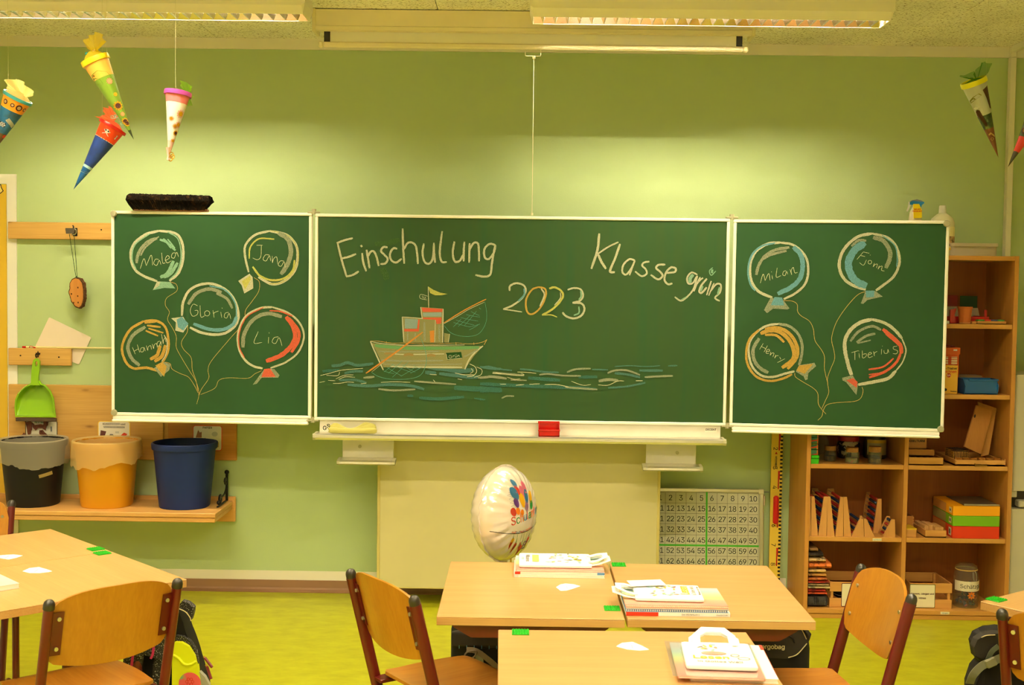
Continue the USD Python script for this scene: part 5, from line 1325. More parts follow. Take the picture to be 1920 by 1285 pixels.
cup.part('foot_band', lathe([(0.0255, 0.001), (0.0268, 0.002), (0.0275, 0.008), (0.0266, 0.009)], 28), M('pale_foot', (220, 150, 90), 0.6))
ybt = 5.975
x0, x1 = X(1833, 606, ybt), X(1886.5, 606, ybt)
zh = Z(1860, 602.5, ybt) - L1
bt = simple('brick_tray', 'flat pale wooden tray filled with coloured bricks', 'tray', [('tray', open_tray((x0, ybt, L1), (x1, ybt + 0.05, L1 + zh), 0.004), mat_box)])
cols = [M('brick_green', (60, 150, 60), 0.4), M('brick_red', (214, 50, 50), 0.4), M('brick_blue', (60, 80, 150), 0.4), M('brick_green2', (70, 160, 80), 0.4)]
for k in range(4):
    xa = x0 + 0.005 + k * (x1 - x0 - 0.01) / 4
    single('toy_brick', bx((xa, ybt + 0.006, L1 + 0.0042), (xa + (x1 - x0 - 0.01) / 4 - 0.001, ybt + 0.044, L1 + zh + 0.007), 0.002), cols[k], ['green brick, leftmost in the pale brick tray', 'red brick in the pale brick tray', 'blue brick in the pale brick tray', 'green brick, rightmost in the pale brick tray'][k], 'brick')
simple('wood_block', 'small pale wooden block left of the brick tray', 'block', [('block', bx((X(1824, 606, ybt), ybt + 0.01, L1), (x0 - 0.002, ybt + 0.048, L1 + zh - 0.002), 0.002), mat_box)])

# second row, right bay
yo = 6.08
simple('card_box', 'orange-red printed box leaning behind the yellow box', 'box', [('box_body', bx((X(1752, 700, yo), yo, L2), (X(1799, 700, yo) - 0.004, yo + 0.07, Z(1780, 653, yo)), 0.001), M('orange_box', (226, 92, 30), 0.5)),
    ('box_lid', bx((X(1752, 700, yo), yo - 0.004, Z(1780, 665, yo)), (X(1799, 700, yo), yo + 0.074, Z(1780, 652, yo)), 0.001), M('orange_lid', (230, 104, 34), 0.5)),
    ('printed_field', [bx((X(a, 700, yo), yo - 0.0008, Z(1780, 684, yo)), (X(b, 700, yo), yo, Z(1780, 669, yo))) for a, b in ((1768, 1777), (1783, 1794))], M('cream_field', (240, 214, 170), 0.6)),
    ('printed_line', [bx((X(1766, 700, yo), yo - 0.0012, Z(1780, y + 1, yo)), (X(1795, 700, yo), yo - 0.0004, Z(1780, y, yo))) for y in (670.5, 674, 678.5, 683)], mat_redink),
    ('price_tag', bx((X(1786, 700, yo), yo - 0.0048, Z(1780, 658, yo)), (X(1793, 700, yo), yo - 0.004, Z(1780, 655, yo))), mat_paper)])
simple('notebook_row', 'dark red books standing at the back of the second compartment', 'books', [('book', bx((X(1745, 700, 6.2) + 0.022 * k, 6.17, L2), (X(1745, 700, 6.2) + 0.022 * k + 0.02, 6.29, Z(1780, 649 - (k % 2) * 2, 6.17)), 0.001), M(f'dark_red_book_{k}', c, 0.5)) for k, c in enumerate(((150, 40, 20), (170, 60, 24), (140, 34, 22), (180, 70, 40), (150, 40, 24)))])
yy_ = 5.99
a, b = onY(1748, 700, yy_), onY(1796, 700, yy_)
zt_ = Z(1780, 685.5, yy_)
tr = simple('trainer_box', 'yellow flash card box printed with Kopfrechnen', 'box', [('box_body', bx((a[0], yy_, L2), (b[0], yy_ + 0.06, zt_), 0.001), M('yellow_box', (240, 186, 58), 0.45))])
cc = X(1778, 700, yy_)
yp_ = yy_ - 0.0008
tr.part('box_print', text('Denken-Trainer', 0.0105, (cc - 0.012, yp_, Z(1780, 691, yy_)), bold=True), mat_ink, world=True)
tr.part('box_print', text('Kopfrechnen', 0.0125, (cc - 0.012, yp_, Z(1780, 697, yy_)), bold=True), mat_redprint2, world=True)
tr.part('badge', flat(disc(0.0105), (X(1779, 700, yy_), yp_, Z(1780, 704, yy_))), mat_redink, world=True)
tr.part('badge_print', text('2/4', 0.008, (X(1779, 700, yy_), yp_ - 0.0006, Z(1780, 704, yy_)), bold=True), mat_paper, world=True)
tr.part('beetle_print', [flat(disc(0.009, 12, 0.007), (X(1773, 700, yy_), yp_, Z(1780, 731, yy_))), flat(disc(0.005, 12), (X(1769.5, 700, yy_), yp_, Z(1780, 727, yy_)))], mat_ink, world=True)
tr.part('green_print', flat(Polygon([(-0.006, -0.012), (0.004, -0.012), (0.008, 0.014), (-0.002, 0.014)]), (X(1769, 700, yy_), yp_, Z(1780, 719, yy_))), '/World/Looks/green_print', world=True)
tr.part('maker_print', text('Dudenk', 0.006, (X(1789, 700, yy_), yp_, Z(1780, 734, yy_)), bold=True), mat_ink, world=True)
simple('red_case', 'small red box in front of the yellow flash card box', 'box', [('case', bx((X(1760, 735, 5.96), 5.957, L2), (X(1770.5, 735, 5.96), 5.985, Z(1780, 727, 5.96)), 0.002), mat_redpl)])
ybl = 5.985
x0, x1 = X(1808, 725, ybl), X(1871, 725, ybl)
hb = Z(1840, 711, ybl) - L2
mat_bluepl = M('blue_plastic', (20, 92, 156), 0.3, spec=0.5)
sd = Polygon([(0, 0), (0.09, 0), (0.09, hb), (0.02, hb), (-0.012, hb * 0.55)])
simple('storage_bin', 'blue open-front plastic storage bin on the second shelf', 'plastic bin', [('bin_body', [bx((x0, ybl, L2), (x1, ybl + 0.09, L2 + 0.004)), placed(extrude(sd, 0.004), (x0, ybl, L2), (0, 1, 0), (0, 0, 1), (1, 0, 0)), placed(extrude(sd, 0.004), (x1 - 0.004, ybl, L2), (0, 1, 0), (0, 0, 1), (1, 0, 0)), bx((x0, ybl + 0.086, L2), (x1, ybl + 0.09, L2 + hb)), bx((x0 + 0.004, ybl, L2), (x1 - 0.004, ybl + 0.004, L2 + hb * 0.93))], mat_bluepl),
    ('bin_rim', [bx((x0 + 0.02, ybl - 0.004, L2 + hb * 0.86), (x1 + 0.002, ybl + 0.006, L2 + hb), 0.002), bx((x1 - 0.004, ybl, L2 + hb - 0.008), (x1 + 0.003, ybl + 0.092, L2 + hb), 0.001)], mat_bluepl)])
ybk = 6.17
simple('game_box', 'flat orange-brown box behind the blue storage bin', 'box', [('box_body', bx((X(1795, 720, ybk), ybk, L2), (X(1852, 720, ybk), ybk + 0.11, Z(1820, 709, ybk)), 0.001), M('orange_brown_box', (206, 110, 40), 0.5)), ('box_lid', bx((X(1797, 705, ybk), ybk + 0.004, Z(1820, 709, ybk)), (X(1842, 705, ybk), ybk + 0.1, Z(1820, 704.5, ybk)), 0.001), M('greyish_lid', (150, 128, 92), 0.5))])

# third row, right bay: wooden boxes, bead material, leaning boards
y3 = 5.955
simple('sorting_box', 'shallow wooden sorting box with cross dividers, lowest of the stack', 'box', [('box_body', open_tray((DX + TH / 2 + 0.004, y3, L3), (X(1768.5, 865, y3), y3 + 0.2, Z(1735, 858.5, y3))), mat_box), ('divider_slats', [bx((DX + 0.02 + k * 0.03, y3 + 0.006, L3 + 0.012), (DX + 0.024 + k * 0.03, y3 + 0.19, Z(1735, 858, y3))) for k in range(6)], mat_box_d)])
yq2 = 5.985
zq = Z(1735, 858.5, y3)
simple('wooden_box', 'plain brown wooden box resting on the sorting box', 'box', [('box_body', open_tray((DX + TH / 2 + 0.003, yq2, zq + 0.0015), (X(1752, 850, yq2), yq2 + 0.15, Z(1735, 843.5, yq2))), mat_box_d)])
zq2 = Z(1735, 843.5, yq2)
yq3 = 6.01
fb = simple('wooden_game_box', 'wooden game box with printed name and finger joints, top of the stack', 'box', [('box_body', bx((DX + TH / 2 + 0.003, yq3, zq2 + 0.001), (X(1737.5, 830, yq3), yq3 + 0.12, Z(1720, 812, yq3)), 0.001), WOOD('game_box_wood', (190, 136, 84), (170, 116, 66), 0, rough=0.6))])
fb.part('box_print', text('FROEBELTURM', 0.0105, (X(1714, 827, yq3), yq3 - 0.0006, Z(1714, 827, yq3)), bold=True), mat_ink, world=True)
for k in range(5):
    fb.part('finger_joint', bx((X(1737.5, 830, yq3) - 0.009, yq3 - 0.0006, zq2 + 0.008 + k * 0.017), (X(1737.5, 830, yq3), yq3, zq2 + 0.015 + k * 0.017)), mat_box_d, world=True)
dx0_, dx1_ = X(1791, 870, y3), X(1885.5, 870, y3)
dh = Z(1840, 863.5, y3)
dr = simple('drawer_tray', 'light wooden drawer tray with handle, standing before the leaning boards', 'tray', [('tray_body', open_tray((dx0_, y3, L3), (dx1_, y3 + 0.3, dh), 0.008), mat_box), ('handle', [bx((X(1827, 870, y3), y3 - 0.012, Z(1840, 874.5, y3)), (X(1849, 870, y3), y3 - 0.008, Z(1840, 872, y3)), 0.001), bx((X(1827, 870, y3), y3 - 0.012, Z(1840, 875, y3)), (X(1828, 870, y3), y3, Z(1840, 869, y3)))], M('brass_handle', (160, 120, 50), 0.35, metal=0.7)), ('finger_joint', [bx((dx0_ + 0.0, y3 - 0.0006, L3 + 0.006 + k * 0.012), (dx0_ + 0.006, y3, L3 + 0.012 + k * 0.012)) for k in range(3)] + [bx((dx1_ - 0.006, y3 - 0.0006, L3 + 0.006 + k * 0.012), (dx1_, y3, L3 + 0.012 + k * 0.012)) for k in range(3)], mat_box_d)])
mat_lidglass = M('jar_lid_amber', (170, 110, 44), 0.2, spec=0.7)
for k, px in enumerate((1794.5, 1808.5, 1823, 1838, 1853, 1867)):
    cxx = X(px + 2, 861, y3 + 0.03) 
    zz = dh + 0.006
    tj = Thing('small_jar', f'small amber-lidded jar in the drawer tray, {["first", "second", "third", "fourth", "fifth", "sixth"][k]} from the left', 'jar', (cxx + 0.004, y3 + 0.036, L3 + 0.0082))
    tj.part('glass', lathe([(0.001, 0), (0.014, 0), (0.0165, 0.003), (0.0165, zz - L3 - 0.018)], 18), mat_lidglass)
    tj.part('lid', lathe([(0.0172, zz - L3 - 0.018), (0.0172, zz - L3 - 0.009), (0.015, zz - L3 - 0.007), (0.001, zz - L3 - 0.007)], 18), mat_lidglass)


def bead_block(lo, hi, n, label, ang=0.0):
    """Gold beads on wires packed into a block (bead squares and cubes)."""
    lo, hi = np.array(lo), np.array(hi)
    c = (lo + hi) / 2
    s = (hi - lo)
    t = Thing('bead_block', label, 'bead block', (c[0], c[1], lo[2]), ang)
    r = s[0] / n / 2
    sp = trimesh.creation.icosphere(1, r * 1.02)
    nz, ny = max(1, int(round(s[2] / (2 * r)))), max(1, int(round(s[1] / (2 * r))))
    ms = []
    for i in range(n):
        for j in range(ny):
            for k in range(nz):
                if j in (0,) or k == nz - 1 or i in (0, n - 1):
                    ms.append(mv(sp, ((i + 0.5) * 2 * r - s[0] / 2, (j + 0.5) * 2 * r - s[1] / 2, (k + 0.5) * 2 * r)))
    t.part('beads', ms, M('gold_beads', (196, 140, 50), 0.3, spec=0.7) if not stage.GetPrimAtPath('/World/Looks/gold_beads') else '/World/Looks/gold_beads', kind='stuff', smooth=True)
    t.part('core', bx((-s[0] / 2 + r * 0.4, -s[1] / 2 + r * 0.4, r * 0.3), (s[0] / 2 - r * 0.4, s[1] / 2 - r * 0.4, s[2] - r * 0.6)), M('bead_gaps', (40, 26, 14), 0.9) if not stage.GetPrimAtPath('/World/Looks/bead_gaps') else '/World/Looks/bead_gaps')


yb2 = y3 + 0.075
bead_block((X(1787, 850, yb2), yb2, L3 + 0.0085), (X(1815, 850, yb2), yb2 + 0.07, Z(1800, 846.5, yb2)), 10, 'gold bead cube at the front of the drawer tray')
bead_block((X(1762, 850, 6.15) + 0.05, 6.11, L3 + 0.0085), (X(1790, 850, 6.15) + 0.05, 6.2, Z(1775, 838, 6.2)), 9, 'darker bead block lying askew behind the gold bead cube', 0.35)
# leaning boards
def leaning(px0b, px1b, px0t, px1t, pyb, pyt, yb, yt_, th, label, mat):
    """A thin board leaning to the right against the side of the shelf."""
    A, B = onY(px0b, pyb[0], yb), onY(px1b, pyb[1], yb)
    C, D = onY(px1t, pyt[1], yt_), onY(px0t, pyt[0], yt_)
    n = np.cross(B - A, D - A)
    n /= np.linalg.norm(n)
    if n[1] > 0:
        n = -n
    v = np.array([A, B, C, D])
    t = Thing('leaning_board', label, 'board', (A + B) / 2)
    t.part('board', trimesh.convex.convex_hull(np.vstack([v, v - n * th])), mat, world=True)
    return t, v, n


t_, v_, n_ = leaning(1808, 1839, 1831, 1862, (838, 852), (760, 770), 6.04, 6.07, 0.012, 'brown wooden board leaning in the third compartment, front one', WOOD('board_brown', (186, 130, 66), (170, 114, 54), 2, rough=0.6))
t_.part('finger_hole', placed(extrude(disc(0.004, 10, 0.009), 0.001), v_[0] * 0.25 + v_[3] * 0.75 + (v_[1] - v_[0]) * 0.08 + n_ * 0.0006, (v_[1] - v_[0]) / np.linalg.norm(v_[1] - v_[0]), (v_[3] - v_[0]) / np.linalg.norm(v_[3] - v_[0]), n_), mat_ink, world=True)
t_, v_, n_ = leaning(1840, 1854, 1834, 1869, (856, 853), (754, 766), 6.07, 6.09, 0.012, 'paler wooden board leaning behind the brown board', WOOD('board_pale', (200, 150, 84), (184, 132, 68), 2, rough=0.6))

# fourth row, right bay: coloured boxes, block tray
yc4 = 5.955
x0, x1 = X(1786.5, 980, yc4), X(1874.5, 980, yc4)
x0s = x0
zz = [L4 + 0.0005, Z(1830, 987.5, yc4), Z(1830, 968, yc4), Z(1830, 949.5, yc4)]
for k, (c, nm, lab) in enumerate((((224, 52, 14), 'red', 'red flat cardboard box, lowest of the three coloured boxes'), ((118, 182, 14), 'green', 'green flat cardboard box in the middle of the three coloured boxes'), ((250, 172, 8), 'yellow', 'yellow flat cardboard box, topmost of the three coloured boxes'))):
    simple('flat_box', lab, 'box', [('box_body', bx((x0, yc4, zz[k]), (x1, yc4 + 0.29, zz[k + 1] - 0.001), 0.0015), M(nm + '_flat_box', c, 0.45)), ('side_label', bx((x0 - 0.0006, yc4 + 0.02, zz[k] + 0.01), (x0, yc4 + 0.055, zz[k + 1] - 0.012)), mat_label), ('side_print', bx((x0 - 0.001, yc4 + 0.028, zz[k] + 0.018), (x0 - 0.0005, yc4 + 0.048, zz[k + 1] - 0.02)), mat_greyink), ('grey_side', bx((x0 - 0.0005, yc4 + 0.1, zz[k] + 0.002), (x0, yc4 + 0.285, zz[k + 1] - 0.003)), M(nm + '_side', ((204, 130, 60), (160, 150, 90), (210, 150, 80))[k], 0.5))])
simple('grey_tray', 'flat grey lid on top of the yellow box', 'tray', [('tray_body', bx((x0 + 0.055, yc4 + 0.012, zz[3]), (x1 + 0.001, yc4 + 0.26, zz[3] + 0.005), 0.001), M('dark_grey_tray', (92, 78, 58), 0.4)), ('front_edge', bx((x0 + 0.055, yc4 + 0.009, zz[3]), (x1 + 0.001, yc4 + 0.0125, zz[3] + 0.0085), 0.001), M('grey_edge', (150, 148, 120), 0.4))])
y4 = 5.97
xl4 = DX + TH / 2 + 0.003
simple('small_wooden_box', 'small wooden box with yellow top at the left of the fourth compartment', 'box', [('box_body', bx((xl4, y4, L4), (X(1718.5, 995, y4), y4 + 0.1, Z(1705, 993, y4)), 0.001), mat_box), ('yellow_top', bx((xl4, y4 - 0.002, Z(1705, 993, y4)), (X(1719, 990, y4), y4 + 0.102, Z(1705, 991.5, y4))), M('yellow_sheet', (232, 196, 40), 0.5))])
simple('finger_joint_box', 'brown finger-jointed box behind the small wooden box', 'box', [('box_body', open_tray((xl4, y4 + 0.11, L4), (X(1713, 970, y4 + 0.11), y4 + 0.23, Z(1705, 969, y4 + 0.1)), 0.006), mat_box_d), ('finger_joint', [bx((X(1713, 970, y4 + 0.11) - 0.004, y4 + 0.1094, L4 + 0.03 + k * 0.014), (X(1713, 970, y4 + 0.11) + 0.001, y4 + 0.11, L4 + 0.037 + k * 0.014)) for k in range(4)], mat_box)])
x0, x1 = X(1735, 1000, y4), X(1774.5, 1000, y4)
simple('block_tray', 'low wooden tray holding small wooden blocks', 'tray', [('tray_body', open_tray((x0, y4, L4), (x1, y4 + 0.2, Z(1755, 995, y4)), 0.005), mat_box)])
mat_blk = WOOD('block_wood', (226, 178, 116), (206, 154, 92), 1, rough=0.6)
for k in range(4):
    xa = x0 + 0.007 + k * 0.0212
    ya = y4 + 0.008 + (0.03 if k < 2 else 0.0)
    single('wooden_block', bx((xa, ya, L4 + 0.0052), (xa + 0.0205, ya + 0.15 - (k % 2) * 0.03, Z(1755, 989.5 - (k == 1), y4)), 0.0015), mat_blk, 'row of wooden blocks in the block tray, ' + ['leftmost', 'second from left', 'third from left', 'rightmost'][k], 'block')

# fifth row, right bay: glass jar, slatted crates with cards
mat_glass = GLASSY('clear_glass', (236, 242, 230), 0.95, 0.05)
yj5 = 6.05
jx5 = X(1811, 1100, yj5)
jb = lambda py: Z(1811, py, yj5) - L5
ztop = jb(1056)
jar = Thing('glass_jar', 'clip-top glass jar of small objects with paper label, right of the crate', 'jar', (jx5, yj5, L5))
jar.part('glass', lathe([(0.001, 0.0), (0.056, 0.0), (0.0605, 0.006), (0.0605, jb(1083)), (0.057, jb(1074)), (0.05, jb(1069)), (0.049, jb(1066))], 32), mat_glass, smooth=50)
jar.part('lid', lathe([(0.052, jb(1066.5)), (0.053, jb(1065)), (0.051, jb(1061)), (0.03, ztop), (0.001, ztop)], 32), mat_glass, smooth=50)
jar.part('seal_ring', lathe([(0.051, jb(1068)), (0.0535, jb(1067.5)), (0.0535, jb(1066)), (0.051, jb(1065.6))], 32), M('seal_orange', (206, 168, 90), 0.5))
ph = [(jx5 + 0.0615 * math.sin(a) * k, yj5 - 0.0615 * math.cos(a) * k, L5 + jb(y)) for a, k, y in ((0.35, 0.9, 1066), (0.5, 1.02, 1072), (0.55, 1.02, 1082), (0.35, 1.03, 1085), (0.2, 1.02, 1080), (0.25, 0.92, 1069))]
jar.part('wire_clip', tube(spline(ph, 5), 0.0016, 6), mat_chrome, world=True)
def arc_band(cx, cy, r, a0, a1, z0, z1, n=20):
    """Part of a cylinder's mantle facing the viewer."""
    a = np.linspace(a0, a1, n)
    v = np.array([(cx + r * math.sin(t), cy - r * math.cos(t), z) for z in (z0, z1) for t in a])
    f = []
    for i in range(n - 1):
        f += [[i, i + 1, n + i + 1], [i, n + i + 1, n + i]]
    return trimesh.Trimesh(v, f, process=False)


def wrap_text(s, h, cx, cy, r, z, a_mid=0.0, bold=False):
    m = meshkit.text_mesh(s, h, 0.0004, bold)
    b = m.bounds
    m.apply_translation([-(b[0][0] + b[1][0]) / 2, -h / 2, 0])
    m = m.subdivide_to_size(0.008) if False else m
    t = m.vertices[:, 0] / r + a_mid
    rr = r + m.vertices[:, 2]
    m.vertices = np.stack([cx + rr * np.sin(t), cy - rr * np.cos(t), z + m.vertices[:, 1]], 1)
    return m


lz0, lz1 = L5 + jb(1104.5), L5 + jb(1086)
lab_ = jar.part('paper_label', arc_band(jx5, yj5, 0.0612, -1.35, 1.35, lz0, lz1), M('jar_label', (232, 222, 196), 0.6), world=True)
jar.part('label_print', wrap_text('Schätzglas', 0.019, jx5, yj5, 0.0616, (lz0 + lz1) / 2, 0.30), mat_ink, parent=lab_, world=True)
rng = np.random.default_rng(11)
cont = []
for k in range(60):
    a, r_, z_ = rng.random() * 6.28, 0.046 * math.sqrt(rng.random()), 0.008 + rng.random() * 0.11
    cont.append(mv(trimesh.creation.icosphere(1, 0.009), (r_ * math.cos(a), r_ * math.sin(a), z_)))
jar.part('contents', cont, M('mixed_beads', (60, 70, 74), 0.4, second=(160, 74, 36), vscale=50, smin=0.4, smax=0.5), kind='stuff', smooth=True)
fl = []
fz = L5 + jb(1111)
for k in range(8):
    a = k / 8 * 2 * PI
    fl.append(placed(extrude(disc(0.0085, 10, 0.0045), 0.003), (jx5 + 0.004 + 0.0105 * math.cos(a), yj5 - 0.0655, fz + 0.0105 * math.sin(a)), (math.cos(a), 0, math.sin(a)), (-math.sin(a), 0, math.cos(a)), (0, -1, 0)))
jar.part('flower', fl, mat_orangeprint, world=True)
jar.part('flower_centre', cyl((jx5 + 0.004, yj5 - 0.066, fz), (jx5 + 0.004, yj5 - 0.071, fz), 0.004, 12), mat_greyink, world=True)


def crate(x0, x1, yf, depth, z0, h, label, lines, cardx, border, ball=None):
    t = Thing('slatted_crate', label, 'crate', ((x0 + x1) / 2, yf, z0))
    w = x1 - x0
    for i_, (za, zb_) in enumerate(((0.0, h * 0.36), (h * 0.62, h))):
        for y in (yf, yf + depth - 0.007):
            t.part('slat', bx((x0, y, z0 + za), (x1, y + 0.007, z0 + zb_), 0.001), mat_box, world=True)
        for x in (x0, x1 - 0.007):
            t.part('slat', bx((x, yf + 0.0072, z0 + za), (x + 0.007, yf + depth - 0.0072, z0 + zb_), 0.001), mat_box, world=True)
    t.part('crate_floor', bx((x0 + 0.007, yf + 0.007, z0 + 0.001), (x1 - 0.007, yf + depth - 0.007, z0 + 0.006)), mat_box_d, world=True)
    for x in (x0 + 0.0072, x1 - 0.0192):
        for y in (yf + 0.0072, yf + depth - 0.0192):
            t.part('corner_post', bx((x, y, z0 + 0.006), (x + 0.012, y + 0.012, z0 + h - 0.002)), mat_box, world=True)
    a, b = X(cardx[0], 1090, yf), X(cardx[1], 1090, yf)
    zc0, zc1 = z0 + 0.004, z0 + h * 0.96
    o = np.array([(a + b) / 2, yf - 0.001, (zc0 + zc1) / 2])
    cd = t.part('card_border', flat(rrect(b - a, zc1 - zc0, 0.005), o, depth=0.0008), border, world=True)
    t.part('card_face', flat(rrect(b - a - 0.005, zc1 - zc0 - 0.005, 0.004), o + FN * 0.0008), mat_label, parent=cd, world=True)
    for k, s in enumerate(lines):
        t.part('card_print', text(s, 0.0085, o + FN * 0.0014 + FZ * (0.012 - 0.022 * k), bold=True), mat_brownprint, parent=cd, world=True)
    return t


yk5 = 5.985
hcr = Z(1650, 1093, yk5) - L5
crate(X(1556, 1100, yk5), X(1672, 1100, yk5), yk5, 0.24, L5, hcr, 'slatted wooden crate with a small sign, left of the right chair back', ['Bauklötze', 'zu Turm'], (1578, 1640), M('maroon_border', (84, 30, 40), 0.5))
crate(X(1706, 1100, yk5), X(1785.5, 1100, yk5), yk5, 0.24, L5, hcr, 'slatted wooden crate with a small sign, beside the glass jar', ['Messen, Längen und', 'Höhen'], (1706, 1754), M('green_border', (60, 84, 40), 0.5))
# black ball in the left crate
yb5 = yk5 + 0.07
bl = Thing('mesh_ball', 'round black knobbly ball in the slatted crate beside the folded cloths', 'ball', (X(1572.5, 1095, yb5) + 0.004, yb5, L5 + 0.0065))
bm = jitter(trimesh.creation.icosphere(3, 0.036), 0.002, 110, 2)
bl.part('ball', mv(bm, (0, 0, 0.06)), M('black_ball', (28, 24, 20), 0.7), smooth=True)
bl.part('seam', mv(rot(trimesh.creation.torus(0.0375, 0.002), 0.5, (1, 0, 0)), (0, 0, 0.06)), mat_greyink)

# left bay, third row: card boxes, jars and tins
yv = 5.975
xa, xb = SX0 + TH + 0.003, X(1534, 850, yv)
for k, (p0_, p1_) in enumerate(((808, 820.5), (821.5, 843), (844, 869.5))):
    z0_, z1_ = (Z(1525, p1_, yv) if k < 2 else L3), Z(1525, p0_, yv)
    t_ = simple('memory_box', ['teal printed card box, top of the stack at the left of the shelf', 'teal and orange printed card box in the middle of the stack', 'teal printed card box under the stack, behind the green lid'][k], 'box', [('box_body', bx((xa, yv, z0_ + 0.0005), (xb, yv + 0.09, z1_), 0.001), M('teal_card', (60, 130, 104), 0.5) if k == 0 else '/World/Looks/teal_card'), ('side_strip', bx((xb - 0.007, yv - 0.0006, z0_ + 0.001), (xb - 0.001, yv, z1_)), mat_orangeprint)])
    zm = (z0_ + z1_) / 2
    h_ = (z1_ - z0_)
    t_.part('orange_band', [placed(extrude(Polygon([(-0.018, -0.004), (0.018, 0.002), (0.018, 0.009), (-0.018, 0.003)]), 0.0005), ((xa + xb) / 2 - 0.004, yv - 0.0004, zm + d), FX, FZ) for d in ((h_ * 0.22, -h_ * 0.36) if k == 1 else (h_ * 0.1,))], mat_redprint2, world=True)
    t_.part('pale_panel', flat(Polygon([(-0.017, -0.008), (0.017, -0.003), (0.017, 0.009), (-0.017, 0.004)]), ((xa + xb) / 2 - 0.004, yv - 0.0004, zm - 0.002)), mat_green_panel if k else M('green_panel', (120, 160, 84), 0.5), world=True)
    mat_green_panel = '/World/Looks/green_panel'
    t_.part('box_print', text(['QUIZ', 'KARTEN', 'WÖRTER'][k], 0.0085, ((xa + xb) / 2 - 0.004, yv - 0.0012, zm - 0.001), bold=True), mat_ink, world=True)
gl = simple('green_tub', 'bright green plastic lidded tub at the left front of the shelf', 'plastic tub', [('tub', trimesh.convex.convex_hull(np.array([(x, y, z) for x0_, x1_, z in ((xa, xb - 0.003, L3), (xa, xb, L3 + 0.025)) for x in (x0_, x1_) for y in (yv - 0.022, yv - 0.002)])), M('bright_green_plastic', (52, 176, 20), 0.3)), ('lid', bx((xa, yv - 0.024, L3 + 0.025), (xb + 0.002, yv - 0.001, L3 + 0.042), 0.005), '/World/Looks/bright_green_plastic')])


def jar_with_lid(px, pyt, pyl, yj_, r, label, lidmat, body, contents):
    cx_ = X(px, 860, yj_)
    h1, h2 = Z(px, pyl, yj_) - L3, Z(px, pyt, yj_) - L3
    t = Thing('lidded_jar', label, 'jar', (cx_, yj_, L3))
    t.part('jar_body', lathe([(0.001, 0), (r * 0.94, 0), (r, 0.005), (r, h1 - 0.012), (r * 0.86, h1 - 0.002), (r * 0.84, h1)], 26), body, smooth=50)
    t.part('lid', lathe([(r * 0.9, h1 - 0.001), (r * 0.93, h1 + 0.001), (r * 0.93, h2 - 0.002), (r * 0.88, h2), (0.001, h2)], 26), lidmat, smooth=40)
    if contents is not None:
        t.part('contents', lathe([(0.001, 0.003), (r * 0.9, 0.003), (r * 0.93, 0.01), (r * 0.9, h1 * 0.45), (0.001, h1 * 0.5)], 20), contents)
    return t


mat_cork = M('cork_lid', (170, 118, 56), 0.7, vary=0.2, vscale=60)
mat_grains = M('jar_fill', (130, 100, 66), 0.7, second=(70, 60, 50), vscale=80)
mat_fill2 = M('jar_fill_green', (104, 128, 56), 0.7, second=(150, 90, 60), vscale=60)
jar_with_lid(1556.5, 836, 844, 6.07, 0.03, 'small glass jar with wooden lid, left of three in the shelf', mat_cork, mat_glass, mat_grains)
jar_with_lid(1597.5, 839, 847, 6.0, 0.033, 'small glass jar with wooden lid and green filling, middle of three in the shelf', mat_cork, mat_glass, mat_fill2)
jar_with_lid(1640, 837.5, 847, 6.0, 0.0325, 'small glass jar with wooden lid, right of three in the shelf', mat_cork, mat_glass, mat_grains)
mat_cow = M('cow_pattern', (206, 190, 160), 0.4, second=(30, 24, 22), vscale=26, smin=0.50, smax=0.52)
jar_with_lid(1590, 817, 826, 6.2, 0.056, 'large tin with red lid and black and white cow pattern', M('red_lid', (190, 44, 24), 0.35), mat_cow, None)
tj = jar_with_lid(1640, 812, 824, 6.2, 0.056, 'large dark jar with yellow label behind the small jars', M('dark_lid', (60, 50, 36), 0.4), M('dark_jar', (62, 56, 34), 0.3), None)
cx_ = X(1640, 860, 6.2)
tj.part('label', arc_band(cx_, 6.2, 0.0566, -1.0, 1.0, L3 + 0.02, Z(1640, 822, 6.2) - 0.002), M('pale_jar_label', (190, 176, 120), 0.5), world=True)
tj.part('label_band', arc_band(cx_, 6.2, 0.057, -1.0, 1.0, Z(1640, 829, 6.2), Z(1640, 823.5, 6.2)), M('yellow_band', (214, 176, 30), 0.5), world=True)
bt_ = Thing('glass_bottle', 'clear glass bottle beside the teal card boxes', 'bottle', (X(1543, 850, 6.12), 6.12, L3))
bt_.part('glass', lathe([(0.001, 0), (0.026, 0), (0.028, 0.004), (0.028, 0.1), (0.014, 0.125), (0.012, 0.15)], 22), mat_glass, smooth=50)
bt_.part('stopper', lathe([(0.0125, 0.148), (0.0135, 0.15), (0.013, 0.168), (0.001, 0.17)], 18), mat_cork, smooth=40)

# left bay, fourth row: counting frames
mat_frame = WOOD('counting_frame_wood', (214, 160, 92), (196, 140, 74), 2, rough=0.5)
mat_b1, mat_b2 = M('bead_red', (150, 30, 20), 0.3), M('bead_blue', (18, 38, 70), 0.3)
ya4 = 5.962


